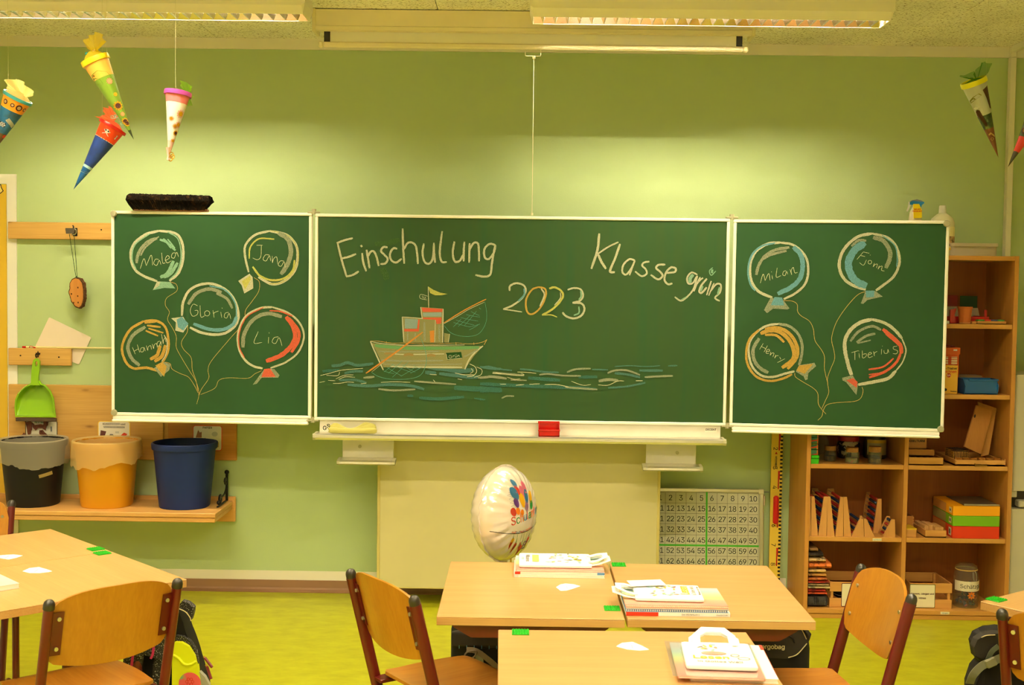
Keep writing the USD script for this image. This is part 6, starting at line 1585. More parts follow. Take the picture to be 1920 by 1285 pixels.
def counting_frame(xs_, top, ang_right, label, beads=True, low=False, y=None, dp=0.25):
    ya4 = y or 5.962
    """Two wooden end pieces with wires of beads between them, seen from the end."""
    xa, xb = X(xs_[0], 1000, ya4), X(xs_[1], 1000, ya4)
    ta, tb_ = X(xs_[2], 940, ya4), X(xs_[3], 940, ya4)
    h = Z((xs_[0] + xs_[1]) / 2, top, ya4) - L4
    t = Thing('counting_frame', label, 'abacus', ((xa + xb) / 2, ya4, L4))
    pg = Polygon([(xa, 0.0005), (xb, 0.0005), (tb_, h), (ta, h)])
    for y in (ya4, ya4 + dp):
        t.part('end_board', placed(extrude(pg, 0.012), (0, y + 0.012, L4), FX, FZ), mat_frame, world=True)
    s = 1 if ang_right else -1
    xo0, xo1 = (xb, tb_) if ang_right else (xa, ta)
    t.part('base_bar', bx((min(xa, xb) + 0.003, ya4 + 0.012, L4 + 0.001), (max(xa, xb) - 0.003, ya4 + dp, L4 + 0.012)), mat_frame, world=True)
    if beads:
        n = 4 if low else 9
        for k in range(n):
            f = (k + 0.6) / n
            x = xo0 + (xo1 - xo0) * f + s * -0.004
            z = L4 + h * f
            t.part('wire', cyl((x, ya4 + 0.012, z), (x, ya4 + dp, z), 0.0012, 5), mat_greyink, world=True)
            ms = [mv(trimesh.creation.icosphere(1, 0.0075), (x, ya4 + 0.03 + 0.0152 * j, z)) for j in range(int(dp * 40))]
            t.part('bead_row', ms, mat_b1 if k % 2 == 0 else mat_b2, world=True, kind='stuff', smooth=True)
    return t


counting_frame((1517.5, 1520.5, 1517.5, 1519.5), 931, False, 'counting frame end cut off by the shelf side, leftmost of the row', beads=False)
counting_frame((1521, 1534, 1521, 1527), 931.5, True, 'tall counting frame, second from the left in the row')
counting_frame((1534.5, 1549.5, 1545, 1551), 931.5, False, 'tall counting frame, third from the left in the row')
counting_frame((1550.5, 1565, 1551, 1557), 932, True, 'tall counting frame with dark beads, fourth from the left')
counting_frame((1566.5, 1581, 1576, 1581.5), 932.5, False, 'tall counting frame, fifth from the left in the row')
counting_frame((1582, 1596.5, 1582, 1588), 932.5, True, 'tall counting frame, sixth from the left beside the low ones', beads=False)
counting_frame((1597, 1620, 1613.5, 1620), 973.5, False, 'low slanted counting frame leaning left, beside the tall ones', low=True)
counting_frame((1621, 1640, 1621, 1626), 973.5, True, 'low slanted counting frame sloping down to the right', low=True, beads=False, dp=0.08)
counting_frame((1637, 1652.5, 1646, 1653), 936, False, 'tall counting frame with red and blue beads standing alone', y=6.06, dp=0.2)
counting_frame((1656, 1679, 1673, 1679), 974.5, False, 'low counting frame at the right end of the row', low=True, dp=0.08)

# left bay, fifth row: a heap of folded newspapers and cloth
ycl = 5.965
rng = np.random.default_rng(5)
x0c = SX0 + TH + 0.004
specs = [(1123, 1117, 1553, (60, 56, 52), 'dark'), (1117, 1111, 1552, (214, 84, 36), 'orange'), (1111, 1106, 1549, (176, 40, 24), 'red'), (1106, 1100, 1557, (206, 190, 140), 'cream'), (1100, 1095.5, 1555, (196, 180, 130), 'pale'), (1095.5, 1091, 1556, (186, 60, 30), 'brick red'), (1091, 1083, 1551, (194, 110, 48), 'tan'), (1083, 1076, 1550, (206, 150, 70), 'ochre'), (1076, 1068, 1549, (214, 180, 110), 'sand'), (1068, 1056, 1559, (220, 116, 44), 'bright orange'), (1056, 1047, 1548, (226, 190, 130), 'checked cream'), (1047, 1036, 1543, (48, 38, 28), 'black'), (1036, 1028, 1533, (140, 104, 60), 'brown')]
zprev = L5
for k, (pa, pb, pr, col, nm) in enumerate(specs):
    z0_, z1_ = zprev + 0.0008, Z(1530, pb, ycl)
    x1_ = X(pr, 1080, ycl)
    n, kk = 22, 10
    V, F_ = [], []
    for i in range(n + 1):
        s = i / n
        droop = 0.0 if k < 6 else -0.0
        wob = 0.003 * (meshkit.fbm(np.array([s * 4.0, k * 5.1, 1.0]), 3) - 0.5)
        thick = (z1_ - z0_) / 2
        for j in range(kk):
            a = j / kk * 2 * PI
            edge = 0.006 * (meshkit.noise(np.array([k * 3.3, i * 0.9, 2.0])) - 0.5)
            V.append((x0c + 0.004 + (x1_ - x0c - 0.004) * s, ycl + 0.1 + (0.1 + edge) * math.copysign(abs(math.cos(a)) ** 0.5, math.cos(a)), z0_ + thick + (thick - 0.0006) * math.copysign(abs(math.sin(a)) ** 0.6, math.sin(a)) * (1 - 0.35 * abs(wob) / 0.0015 * 0.3)))
    for i in range(n):
        for j in range(kk):
            q = (j + 1) % kk
            F_ += [[i * kk + j, (i + 1) * kk + q, i * kk + q], [i * kk + j, (i + 1) * kk + j, (i + 1) * kk + q]]
    for j in range(1, kk - 1):
        F_ += [[0, j, j + 1], [n * kk, n * kk + j + 1, n * kk + j]]
    ordn = ['lowest', 'second', 'third', 'fourth', 'fifth', 'sixth', 'seventh', 'eighth', 'ninth', 'tenth', 'eleventh', 'twelfth', 'topmost'][k]
    single('folded_cloth', trimesh.Trimesh(np.array(V), F_, process=False), M(f'cloth_{k}', col, 0.85, second=tuple(int(c * 0.55) for c in col), vscale=30, smin=0.38, smax=0.5), f'{nm} folded cloth, {ordn} from the bottom of the heap in the shelf', 'cloth', smooth=50)
    zprev = z1_

# ------------------------------------------------------------------ hundred chart, board ruler, grey cabinet
yh = 6.235
hx0, hx1 = X(1190, 930, 6.25), X(1432, 930, 6.28)
ht = Z(1350, 917, 6.28)
lean = math.radians(5.0)
ex, ez = np.array([1.0, 0, 0]), np.array([0, math.sin(lean), math.cos(lean)])
en = np.cross(ex, ez)
HH = 0.64
bot = np.array([0.0, 6.22, 0.002])
hz = (ht - 0.0) / math.cos(lean)
cw = (X(1420, 930, 6.27) - X(1245.5, 930, 6.27)) / 9 * 1.0
xr = X(1422, 930, 6.27)
W10 = cw * 10
fx0, fx1 = xr - W10 - 0.016, xr + 0.026
chart = Thing('hundred_chart', 'hundred number chart board leaning on the wall beside the cream board', 'number chart', ((fx0 + fx1) / 2, 6.22, 0))
PL = lambda x, z, d=0.0: bot + ex * x + ez * z + en * d
mat_hc = M('chart_face', (192, 190, 168), 0.45)
fc = chart.part('chart_face', placed(bx((fx0 + 0.006, 0.01, -0.012), (fx1 - 0.006, hz - 0.006, 0)), bot, ex, ez), mat_hc, world=True)
for lo, hi in (((fx0, 0.0), (fx0 + 0.016, hz)), ((fx1 - 0.022, 0.0), (fx1, hz)), ((fx0 + 0.016, hz - 0.018), (fx1 - 0.022, hz)), ((fx0 + 0.016, 0.0), (fx1 - 0.022, 0.016))):
    chart.part('frame_bar', placed(bx((*lo, -0.015), (*hi, 0.006), 0.003), bot, ex, ez), mat_alu, world=True)
for cx_, cz_ in ((fx1 - 0.012, hz - 0.012), (fx0 + 0.01, hz - 0.012)):
    chart.part('frame_corner', placed(bx((cx_ - 0.014, cz_ - 0.014, -0.016), (cx_ + 0.014, cz_ + 0.014, 0.008), 0.004), bot, ex, ez), mat_plate, world=True)
chart.part('latch', placed(bx((fx1, hz - 0.085, -0.01), (fx1 + 0.008, hz - 0.03, 0.002), 0.002), bot, ex, ez), mat_alu, world=True)
rt_ = hz - 0.022
rh = (hz - 0.022 - 0.02) / 10
rh = 19.75 * 6.27 / FPX
gx0 = xr - W10
for k in range(11):
    chart.part('grid_line', placed(bx((gx0 - 0.0006, rt_ - k * rh - 0.0006, 0), (xr + 0.0006, rt_ - k * rh + 0.0006, 0.0004)), bot, ex, ez), mat_ink, parent=fc, world=True)
    chart.part('grid_line', placed(bx((gx0 + k * cw - 0.0006, rt_ - 10 * rh, 0), (gx0 + k * cw + 0.0006, rt_, 0.0004)), bot, ex, ez), mat_ink, parent=fc, world=True)
mat_gl = M('green_line', (64, 176, 40), 0.5)
chart.part('green_line', placed(bx((gx0 + 5 * cw - 0.0045, rt_ - 10 * rh, 0), (gx0 + 5 * cw + 0.0045, rt_ + 0.004, 0.0008)), bot, ex, ez), mat_gl, parent=fc, world=True)
chart.part('green_line', placed(bx((gx0 - 0.003, rt_ - 5 * rh - 0.0045, 0), (xr + 0.003, rt_ - 5 * rh + 0.0045, 0.0008)), bot, ex, ez), mat_gl, parent=fc, world=True)
digit = {d: meshkit.text_mesh(str(d), 0.027, 0.0004) for d in range(10)}
for r in range(10):
    for c in range(10):
        s = str(r * 10 + c + 1)
        ms, x = [], 0.0
        for ch in s:
            m = digit[int(ch)].copy()
            bb = m.bounds
            m.apply_translation([x - bb[0][0], 0, 0])
            x += bb[1][0] - bb[0][0] + 0.0026
            ms.append(m)
        m = trimesh.util.concatenate(ms)
        m.apply_translation([gx0 + (c + 0.5) * cw - (x - 0.0026) / 2, rt_ - (r + 0.5) * rh - 0.0135, 0.0002])
        chart.part('printed_number', placed(m, bot, ex, ez), mat_ink, parent=fc, world=True)

# board ruler with a red handle
yr_ = WALL - 0.044
ra, rb = X(1445.5, 900, yr_), X(1466.5, 900, yr_)
zdm = lambda k: Z(1455, 846 + (k - 2) * 36.1, yr_)
rul = Thing('board_ruler', 'yellow one metre board ruler with red handle, upright beside the open shelf', 'ruler', ((ra + rb) / 2, WALL, zdm(10)))
mat_ruler = M('ruler_yellow', (240, 206, 76), 0.45)
step = (zdm(2) - zdm(8)) / 6
zr = lambda v: zdm(2) - (v - 2) * step
body_ = rul.part('ruler_body', bx((ra, yr_, 0.001), (rb, yr_ + 0.012, zr(-0.15)), 0.001), mat_ruler, world=True)
mat_rul_r, mat_rul_k, mat_rul_w = M('ruler_red', (190, 24, 20), 0.4), M('ruler_black', (22, 20, 18), 0.4), M('ruler_white', (238, 226, 170), 0.4)
cb = (rb - ra)
for k in range(10):
    if k % 2 == 1 and k < 9:
        rul.part('red_scale', [bx((ra + cb * 0.62, yr_ - 0.0005, zr(k + 0.97)), (ra + cb * 0.73, yr_, zr(k + 0.03))), bx((ra + cb * 0.73, yr_ - 0.0005, zr(k + 0.47)), (ra + cb * 0.79, yr_, zr(k + 0.03)))], mat_rul_r, parent=body_, world=True)
    rul.part('black_scale', [bx((ra + cb * 0.78, yr_ - 0.0006, max(zr(k + 0.1 * j + 0.1), 0.002)), (rb, yr_, max(zr(k + 0.1 * j), 0.004))) for j in range(0, 10, 2)], mat_rul_k, parent=body_, world=True)
    if k != 5 and 0 < k < 10:
        m = meshkit.text_mesh(str(k), 0.022, 0.0005)
        b = m.bounds
        m.apply_translation([-(b[0][0] + b[1][0]) / 2, -0.011, 0])
        rul.part('scale_number', placed(m, (ra + cb * 0.36, yr_ - 0.0002, zr(k) + 0.012), (0, 0, -1), (1, 0, 0), (0, -1, 0)), mat_ink, parent=body_, world=True)
m = meshkit.text_mesh('WISSNER', 0.009, 0.0005, True)
m.apply_translation([-m.bounds[1][0] / 2, -0.0045, 0])
rul.part('maker_print', placed(m, (ra + cb * 0.42, yr_ - 0.0002, zr(2.55)), (0, 0, -1), (1, 0, 0), (0, -1, 0)), mat_ink, parent=body_, world=True)
rul.part('maker_arrow', placed(extrude(Polygon([(-0.006, 0.0), (0.006, 0.007), (0.006, -0.007)]), 0.0005), (ra + cb * 0.42, yr_ - 0.0002, zr(2.1)), (0, 0, -1), (1, 0, 0), (0, -1, 0)), mat_rul_r, parent=body_, world=True)
hc0, hc1 = zr(5.75), zr(4.28)
rul.part('red_handle', [bx((ra + cb * 0.18, yr_ - 0.034, hc0), (ra + cb * 0.66, yr_ - 0.012, hc1), 0.008), bx((ra + cb * 0.3, yr_ - 0.0125, hc0 + 0.01), (ra + cb * 0.55, yr_, hc0 + 0.03)), bx((ra + cb * 0.3, yr_ - 0.0125, hc1 - 0.03), (ra + cb * 0.55, yr_, hc1 - 0.01))], M('handle_red', (196, 24, 26), 0.35), world=True)
rul.part('hanger', bx((ra - 0.03, WALL - 0.006, zr(4.2) - 0.002), (ra, WALL, zr(4.2) + 0.002)), mat_greyink, world=True)

# pale grey two-part cabinet at the right edge
mat_gcab = M('pale_grey_cabinet', (206, 200, 178), 0.45, vary=0.04, vscale=4)
yg = 5.98
gx = X(1897.5, 800, yg)
gz = lambda py: Z(1905, py, yg)
gc = Thing('towel_dispenser', 'pale grey two-part cabinet at the right edge beside the open shelf', 'cabinet', (gx + 0.15, yg + 0.1, 0))
gc.part('upper_cabinet', mv(extrude(rrect(0.3, 0.3, 0.02), gz(703) - gz(921)), (gx + 0.155, yg + 0.15, gz(921))), mat_gcab, world=True)
gc.part('neck', bx((gx + 0.004, yg + 0.01, gz(934)), (gx + 0.04, yg + 0.29, gz(921)), 0.004), mat_gcab, world=True)
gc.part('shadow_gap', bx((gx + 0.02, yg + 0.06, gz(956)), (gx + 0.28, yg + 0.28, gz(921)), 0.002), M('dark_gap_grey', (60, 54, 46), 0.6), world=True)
gc.part('lower_spout', bx((gx + 0.05, yg + 0.01, gz(953)), (gx + 0.2, yg + 0.2, gz(940)), 0.006), mat_gcab, world=True)
gc.part('lower_cabinet', mv(extrude(rrect(0.31, 0.3, 0.02), gz(955) - 0.0), (gx + 0.155, yg + 0.15, 0.0)), mat_gcab, world=True)
gc.part('side_seam', bx((gx + 0.003, yg + 0.02, gz(955) - 0.02), (gx + 0.02, yg + 0.28, gz(955) + 0.01), 0.003), mat_gcab, world=True)
# ------------------------------------------------------------------ tables and chairs
mat_top = WOOD('table_beech', (206, 166, 108), (194, 150, 92), 0, rough=0.28, grain=0.8, fine=50, spec=0.5)
mat_edge = WOOD('table_edge', (206, 162, 100), (188, 142, 80), 0, rough=0.4, fine=80)
mat_ply = WOOD('chair_plywood', (194, 134, 38), (174, 112, 26), 2, rough=0.3, grain=0.8, fine=40, coat=0.25)
mat_seat = WOOD('seat_plywood', (194, 132, 46), (172, 106, 32), 1, rough=0.28, grain=0.8, fine=40, coat=0.3)
mat_redmetal = M('wine_red_metal', (94, 12, 13), 0.3, spec=0.55)
mat_cap = M('black_cap', (38, 34, 28), 0.3, spec=0.6)
mat_bolt = M('steel_bolt', (214, 208, 190), 0.25, metal=0.9)
TBH = 0.64


def make_table(name, label, w, d, group=None, leg=False, along='x'):
    """A table, w along x and d along y, on two T frames at its y ends (along='y': at its x ends)."""
    t = Thing(name, label, 'table', group=group)
    t.part('tabletop', bx((-w / 2, -d / 2, TBH - 0.004), (w / 2, d / 2, TBH), 0.002), mat_top)
    t.part('edge_band', bx((-w / 2 + 0.0005, -d / 2 + 0.0005, TBH - 0.026), (w / 2 - 0.0005, d / 2 - 0.0005, TBH - 0.004), 0.001), mat_edge)
    L, D = (w, d) if along == 'x' else (d, w)

    def q(m):
        return m if along == 'x' else rot(m, PI / 2, (0, 0, 1))
    for s in (-1, 1):
        y = s * (D / 2 - 0.045)
        arm = Polygon([(-L / 2 + 0.035, 0), (L / 2 - 0.035, 0), (L / 2 - 0.05, -0.014), (L / 2 - 0.1, -0.043), (-L / 2 + 0.1, -0.043), (-L / 2 + 0.05, -0.014)])
        t.part('support_arm', q(placed(extrude(arm, 0.03), (0, y + 0.015, TBH - 0.0262), FX, FZ)), mat_redmetal)
        t.part('column', q(mv(extrude(disc(0.032, 20, 0.02), TBH - 0.026 - 0.043 - 0.06), (0, y, 0.06))), mat_redmetal)
        t.part('foot_bar', q(bx((-L / 2 + 0.085, y - 0.018, 0.035), (L / 2 - 0.085, y + 0.018, 0.066), 0.01)), mat_redmetal)
        for e in (-1, 1):
            t.part('foot_glide', q(cyl((e * (L / 2 - 0.2), y, 0), (e * (L / 2 - 0.2), y, 0.037), 0.014, 14)), mat_cap)
    t.part('cross_rail', q(bx((-0.02, -D / 2 + 0.06, TBH - 0.062), (0.02, D / 2 - 0.06, TBH - 0.0262), 0.003)), mat_redmetal)
    if leg:
        t.part('support_leg', cyl((leg[0], leg[1], 0.0), (leg[0], leg[1], TBH - 0.026), 0.011, 14), mat_redmetal)
        t.part('leg_collar', cyl((leg[0], leg[1], 0.27), (leg[0], leg[1], 0.3), 0.0145, 14), M('grey_collar', (70, 62, 54), 0.5))
    return t


ta = make_table('school_table', 'beech school table in the middle, left one of the back pair under the foil balloon', 0.551, 0.715)
ta.move((0.0375, 3.898, 0))
ta.copy((0.5955, 3.905, 0), label='beech school table right of the back middle pair, with spiral bound books')
tf = make_table('school_table', 'beech school table at the bottom middle, nearest the viewer', 0.70, 0.55, along='y')
tf.move((0.300, 3.145, 0), math.radians(1.0))
# left pair, turned by about 45 degrees; the long edges run away to the upper right
A_, B_, D_ = onZ(94, 992, TBH), onZ(209.5, 1034, TBH), onZ(350, 1087, TBH)
dv = (D_ - A_)[:2] / np.linalg.norm((D_ - A_)[:2])
pv = np.array([dv[1], -dv[0]])
if pv[0] > 0:
    pv = -pv
rz = math.atan2(dv[1], dv[0])
wA, wB = np.linalg.norm((B_ - A_)[:2]), np.linalg.norm((D_ - B_)[:2])
cA = (A_ + B_)[:2] / 2 + pv * 0.35
cB = (B_ + D_)[:2] / 2 + pv * 0.35
t1 = make_table('school_table', 'beech school table at the left, back one of the slanted pair', wA - 0.003, 0.70)
t1.move((cA[0], cA[1], 0), rz)
lp = np.array([-1.6, 3.85]) - cB
c_, s_ = math.cos(-rz), math.sin(-rz)
t2 = make_table('school_table', 'beech school table at the left, front one of the slanted pair', wB - 0.003, 0.70, leg=(c_ * lp[0] - s_ * lp[1], s_ * lp[0] + c_ * lp[1]))
t2.move((cB[0], cB[1], 0), rz)
# right table, only its corner in view
E0, E1 = onZ(1838, 1128, TBH), onZ(1920, 1107, TBH)
ev = (E1 - E0)[:2] / np.linalg.norm((E1 - E0)[:2])
rz3 = math.atan2(ev[1], ev[0])
pv3 = np.array([ev[1], -ev[0]])
c3 = E0[:2] + ev * 0.275 + pv3 * 0.35
t3 = make_table('school_table', 'beech school table cut off by the right edge of the picture', 0.55, 0.70)
t3.move((c3[0], c3[1], 0), rz3)


def make_chair(label):
    """Seat towards +y. The uprights lean back from the floor bars to the caps."""
    t = Thing('school_chair', label, 'chair')
    hw = 0.1925
    zc, yc, k = 0.72, -0.27, 0.26
    yat = lambda z: yc + (zc - z) * k
    for s in (-1, 1):
        x = s * hw
        u_ = t.part('upright', tube(np.array([(x, yat(z), z) for z in np.linspace(0.03, 0.7, 8)]), 0.0155, 14, flat=(0.0135, 0.0185), up=(0, 1, 0)), mat_redmetal, smooth=40)
        d = np.array([0, -k, 1.0]) / math.hypot(k, 1)
        c = np.array([x, yat(0.70), 0.70])
        prof = [(0.0, 1), (0.012, 1.0), (0.02, 0.86), (0.025, 0.6), (0.0275, 0.25), (0.028, 0.02)]
        rings = [c - d * 0.002 + 0 * d] 
        pts = np.array([c + d * h for h, _ in prof])
        t.part('upright_cap', tube_cap(pts, [0.0165 * r for _, r in prof], d), mat_cap, parent=u_, smooth=50)
        t.part('floor_bar', tube(np.array([(x, y, 0.016) for y in np.linspace(-0.2, 0.2, 8)]), 0.013, 12), mat_redmetal)
        t.part('seat_bracket', bx((x - s * 0.004 - s * 0.05, yat(0.37) - 0.01, 0.366), (x - s * 0.004, yat(0.37) + 0.3, 0.378), 0.002), mat_redmetal)
        zb0, zb1 = 0.555, 0.685
        v = [(x - s * dx, yat(z) + dy - (0.0062 if dx > 0.02 else 0), z) for z in (zb0, zb1) for dx in (0.008, 0.044) for dy in (-0.001, 0.003)]
        b_ = t.part('back_bracket', trimesh.convex.convex_hull(np.array(v)), mat_redmetal)
        for z in (zb0 + 0.02, zb1 - 0.02):
            p_ = np.array([x - s * 0.030, yat(z) - 0.0, z])
            t.part('bolt', [cyl(p_ + (0, -0.004, 0), p_ + (0, -0.0105, 0), 0.006, 12), cyl(p_ + (0, 0.006, 0), p_ + (0, 0.0135, 0), 0.006, 12)], mat_bolt, parent=b_)
    t.part('cross_bar', cyl((-hw, yat(0.34), 0.34), (hw, yat(0.34), 0.34), 0.011, 12), mat_redmetal)
    # backrest: bent plywood with a domed outline
    W, n, m_ = 0.366, 28, 18
    def outline(u):
        a = abs(u)
        top = 0.742 - 0.045 * a ** 3.2 - (0.035 * max(0, (a - 0.86) / 0.14) ** 2.2)
        bot = 0.506 + 0.028 * a ** 2.2 + (0.04 * max(0, (a - 0.86) / 0.14) ** 2.2)
        return bot, top
    V, F_ = [], []
    for side, off in ((0, 0.0), (1, 0.009)):
        for i in range(n + 1):
            u = -1 + 2 * i / n
            bo, to = outline(u)
            for j in range(m_ + 1):
                z = bo + (to - bo) * j / m_
                y = yat(z) + 0.009 - 0.030 * (1 - u * u) + off
                V.append((u * W / 2 * 1.03, y, z))
    N = (n + 1) * (m_ + 1)
    ix = lambda s, i, j: s * N + i * (m_ + 1) + j
    for i in range(n):
        for j in range(m_):
            F_ += [[ix(0, i, j), ix(0, i + 1, j), ix(0, i + 1, j + 1)], [ix(0, i, j), ix(0, i + 1, j + 1), ix(0, i, j + 1)]]
            F_ += [[ix(1, i, j), ix(1, i + 1, j + 1), ix(1, i + 1, j)], [ix(1, i, j), ix(1, i, j + 1), ix(1, i + 1, j + 1)]]
    for i in range(n):
        for j, sg in ((0, 1), (m_, -1)):
            q = [ix(0, i, j), ix(1, i, j), ix(1, i + 1, j), ix(0, i + 1, j)]
            q = q if sg > 0 else q[::-1]
            F_ += [[q[0], q[1], q[2]], [q[0], q[2], q[3]]]
    for j in range(m_):
        for i, sg in ((0, -1), (n, 1)):
            q = [ix(0, i, j), ix(1, i, j), ix(1, i, j + 1), ix(0, i, j + 1)]
            q = q if sg > 0 else q[::-1]
            F_ += [[q[0], q[1], q[2]], [q[0], q[2], q[3]]]
    t.part('backrest', trimesh.Trimesh(np.array(V), F_, process=False), mat_ply, smooth=40)
    # seat: plywood with rounded corners, front edge rolled down
    n, m_ = 24, 20
    V, F_ = [], []
    y0, y1 = -0.165, 0.20
    def half(y):
        s = (y - y0) / (y1 - y0)
        wv = 0.174 + 0.016 * math.sin(PI * min(s * 1.1, 1))
        e = max(0, (s - 0.84) / 0.16)
        b = max(0, (0.06 - s) / 0.06)
        return wv * (1 - e ** 2.4 * 0.34) * (1 - b ** 2 * 0.12)
    for side, off in ((0, 0.0), (1, -0.011)):
        for i in range(n + 1):
            s = i / n
            y = y0 + (y1 - y0) * s
            for j in range(m_ + 1):
                u = -1 + 2 * j / m_
                z = 0.392 - 0.008 * (1 - u * u) * math.sin(PI * min(s * 1.2, 1)) - 0.028 * max(0, (s - 0.8) / 0.2) ** 2 + 0.006 * max(0, (0.2 - s) / 0.2) ** 2
                V.append((u * half(y), y, z + off))
    N = (n + 1) * (m_ + 1)
    for i in range(n):
        for j in range(m_):
            F_ += [[ix2(0, i, j, N, m_), ix2(0, i, j + 1, N, m_), ix2(0, i + 1, j + 1, N, m_)][::-1], [ix2(0, i, j, N, m_), ix2(0, i + 1, j + 1, N, m_), ix2(0, i + 1, j, N, m_)][::-1]]
            F_ += [[ix2(1, i, j, N, m_), ix2(1, i, j + 1, N, m_), ix2(1, i + 1, j + 1, N, m_)], [ix2(1, i, j, N, m_), ix2(1, i + 1, j + 1, N, m_), ix2(1, i + 1, j, N, m_)]]
    rim_ = [(i, 0) for i in range(n)] + [(n, j) for j in range(m_)] + [(i, m_) for i in range(n, 0, -1)] + [(0, j) for j in range(m_, 0, -1)]
    for a in range(len(rim_)):
        b = (a + 1) % len(rim_)
        q = [ix2(0, *rim_[a], N, m_), ix2(0, *rim_[b], N, m_), ix2(1, *rim_[b], N, m_), ix2(1, *rim_[a], N, m_)]
        F_ += [[q[0], q[1], q[2]], [q[0], q[2], q[3]]]
    st_ = trimesh.Trimesh(np.array(V), F_, process=False)
    st_.fix_normals()
    sp = t.part('seat', st_, mat_seat, smooth=40)
    for x in (-0.13, 0.13):
        for y in (-0.12, 0.12):
            t.part('seat_screw', cyl((x, y, 0.384), (x, y, 0.3895), 0.006, 12), mat_bolt, parent=sp)
    return t


def ix2(s, i, j, N, m_):
    return s * N + i * (m_ + 1) + j


def tube_cap(pts, radii, d):
    return tube(pts, np.array(radii), 14)


def chair_pose(capA, capB, flip):
    """Where a chair stands, from where its two upright caps are; the seat lies to the left of A -> B, or to the right if flip."""
    a, b = np.array(capA[:2]), np.array(capB[:2])
    v = (b - a) / np.linalg.norm(b - a)
    f = np.array([-v[1], v[0]]) * (-1 if flip else 1)
    base = (a + b) / 2 + f * 0.27
    return (base[0], base[1], 0.0), math.atan2(-f[0], f[1])


cap = lambda x, y: onZ(x, y, 0.722)
ch0 = make_chair('school chair at the bottom left, seen from behind, red uprights')
ch0.move(*chair_pose(cap(93, 1128), cap(333, 1088), False))
p_, r_ = chair_pose(cap(657, 1070), cap(775, 1120), False)
ch0.copy(p_, r_, label='school chair left of the middle tables, turned to the right')
p_, r_ = chair_pose(cap(1615, 1060), cap(1712, 1118), True)
ch0.copy(p_, r_, label='school chair right of the middle tables, facing left before the shelf')
cR = cap(1877, 1145)
p_, r_ = chair_pose(cR, cR + np.array([0.30, -0.25, 0]), False)
ch0.copy(p_, r_, label='school chair cut off by the bottom right corner')
cL = cap(22, 940)
p_, r_ = chair_pose(cL, cL + np.array([-0.38, -0.06, 0]), False)
ch0.copy(p_, r_, label='school chair at the left edge behind the slanted tables, mostly cut off')

# ------------------------------------------------------------------ on the tables: building plates, paper shapes, books, bags
mat_plate_g = M('green_studs', (36, 178, 40), 0.3, spec=0.5)


def stud_plate(label, nx=8, ny=4, first=None):
    t = Thing('building_plate', label, 'building plate', group=None)
    w, d = nx * 0.008, ny * 0.008
    t.part('plate', bx((-w / 2, -d / 2, 0), (w / 2, d / 2, 0.0032), 0.0005), mat_plate_g)
    ms = []
    for i in range(nx):
        for j in range(ny):
            ms.append(cyl((-w / 2 + 0.004 + i * 0.008, -d / 2 + 0.004 + j * 0.008, 0.0032), (-w / 2 + 0.004 + i * 0.008, -d / 2 + 0.004 + j * 0.008, 0.005), 0.0025, 8))
    t.part('studs', ms, mat_plate_g, kind='stuff')
    return t


pl0 = stud_plate('green studded plate at the back edge of the right middle table', 6, 6)
p = onZ(1160, 1060, TBH)
pl0.move((p[0], p[1] - 0.002, TBH + 0.0003))
for px, py, rz_, lab in ((1147.5, 1142.5, 0, 'green studded plate at the front edge of the left middle table'), (976, 1181.5, 0.0, 'green studded plate at the back left corner of the nearest table'), (179.5, 1030.7, rz, 'green studded plate on the back one of the slanted left tables'), (191.5, 1038.5, rz, 'green studded plate on the front one of the slanted left tables'), (1868, 1125.5, rz3, 'green studded plate on the corner of the table at the right edge')):
    p = onZ(px, py, TBH)
    if py == 1181.5:
        p[1] = 3.385
    pl0.copy((p[0], p[1], TBH + 0.0003), rz_, label=lab)

mat_sheet = M('bright_white_paper', (252, 252, 250), 0.75)


def paper_shape(px, label, lift=0.0015):
    ps = [onZ(x, y, TBH) for x, y in px]
    o = np.mean(ps, 0)
    pg = Polygon([(q[0] - o[0], q[1] - o[1]) for q in ps]).buffer(-0.004).buffer(0.004)
    m = extrude(pg.segmentize(0.012), 0.0008)
    v = m.vertices
    v[:, 2] += 0.0003
    m.vertices = v
    t = Thing('paper_cutout', label, 'paper cutout', (o[0], o[1], TBH))
    t.part('paper', m, mat_sheet)
    a = pg.centroid
    t.part('crease', bx((a.x - 0.0006, a.y - 0.02, 0.0012), (a.x + 0.0006, a.y + 0.01, 0.0018)), mat_palegrey)


def drop(px):
    return px


paper_shape([(1042.5, 1102), (1050, 1097), (1060, 1095), (1076, 1096.5), (1088.5, 1100), (1074, 1105), (1062, 1108.5), (1051, 1109)], 'white pointed paper cutout on the left middle table')
paper_shape([(1155, 1213), (1166, 1206.5), (1186, 1204.5), (1204, 1212), (1218, 1219.5), (1200, 1221), (1176, 1219)], 'white pointed paper cutout on the nearest table')
paper_shape([(42, 1072), (55, 1066), (73, 1064), (90, 1069), (98, 1072), (92, 1073.5), (75, 1075.5), (55, 1075.5)], 'white pointed paper cutout on the front one of the slanted left tables')
paper_shape([(-18, 1044), (0, 1042), (25, 1040.5), (43.5, 1042.5), (30, 1047), (16, 1050), (0, 1047.5)], 'white pointed paper cutout on the back one of the slanted left tables')


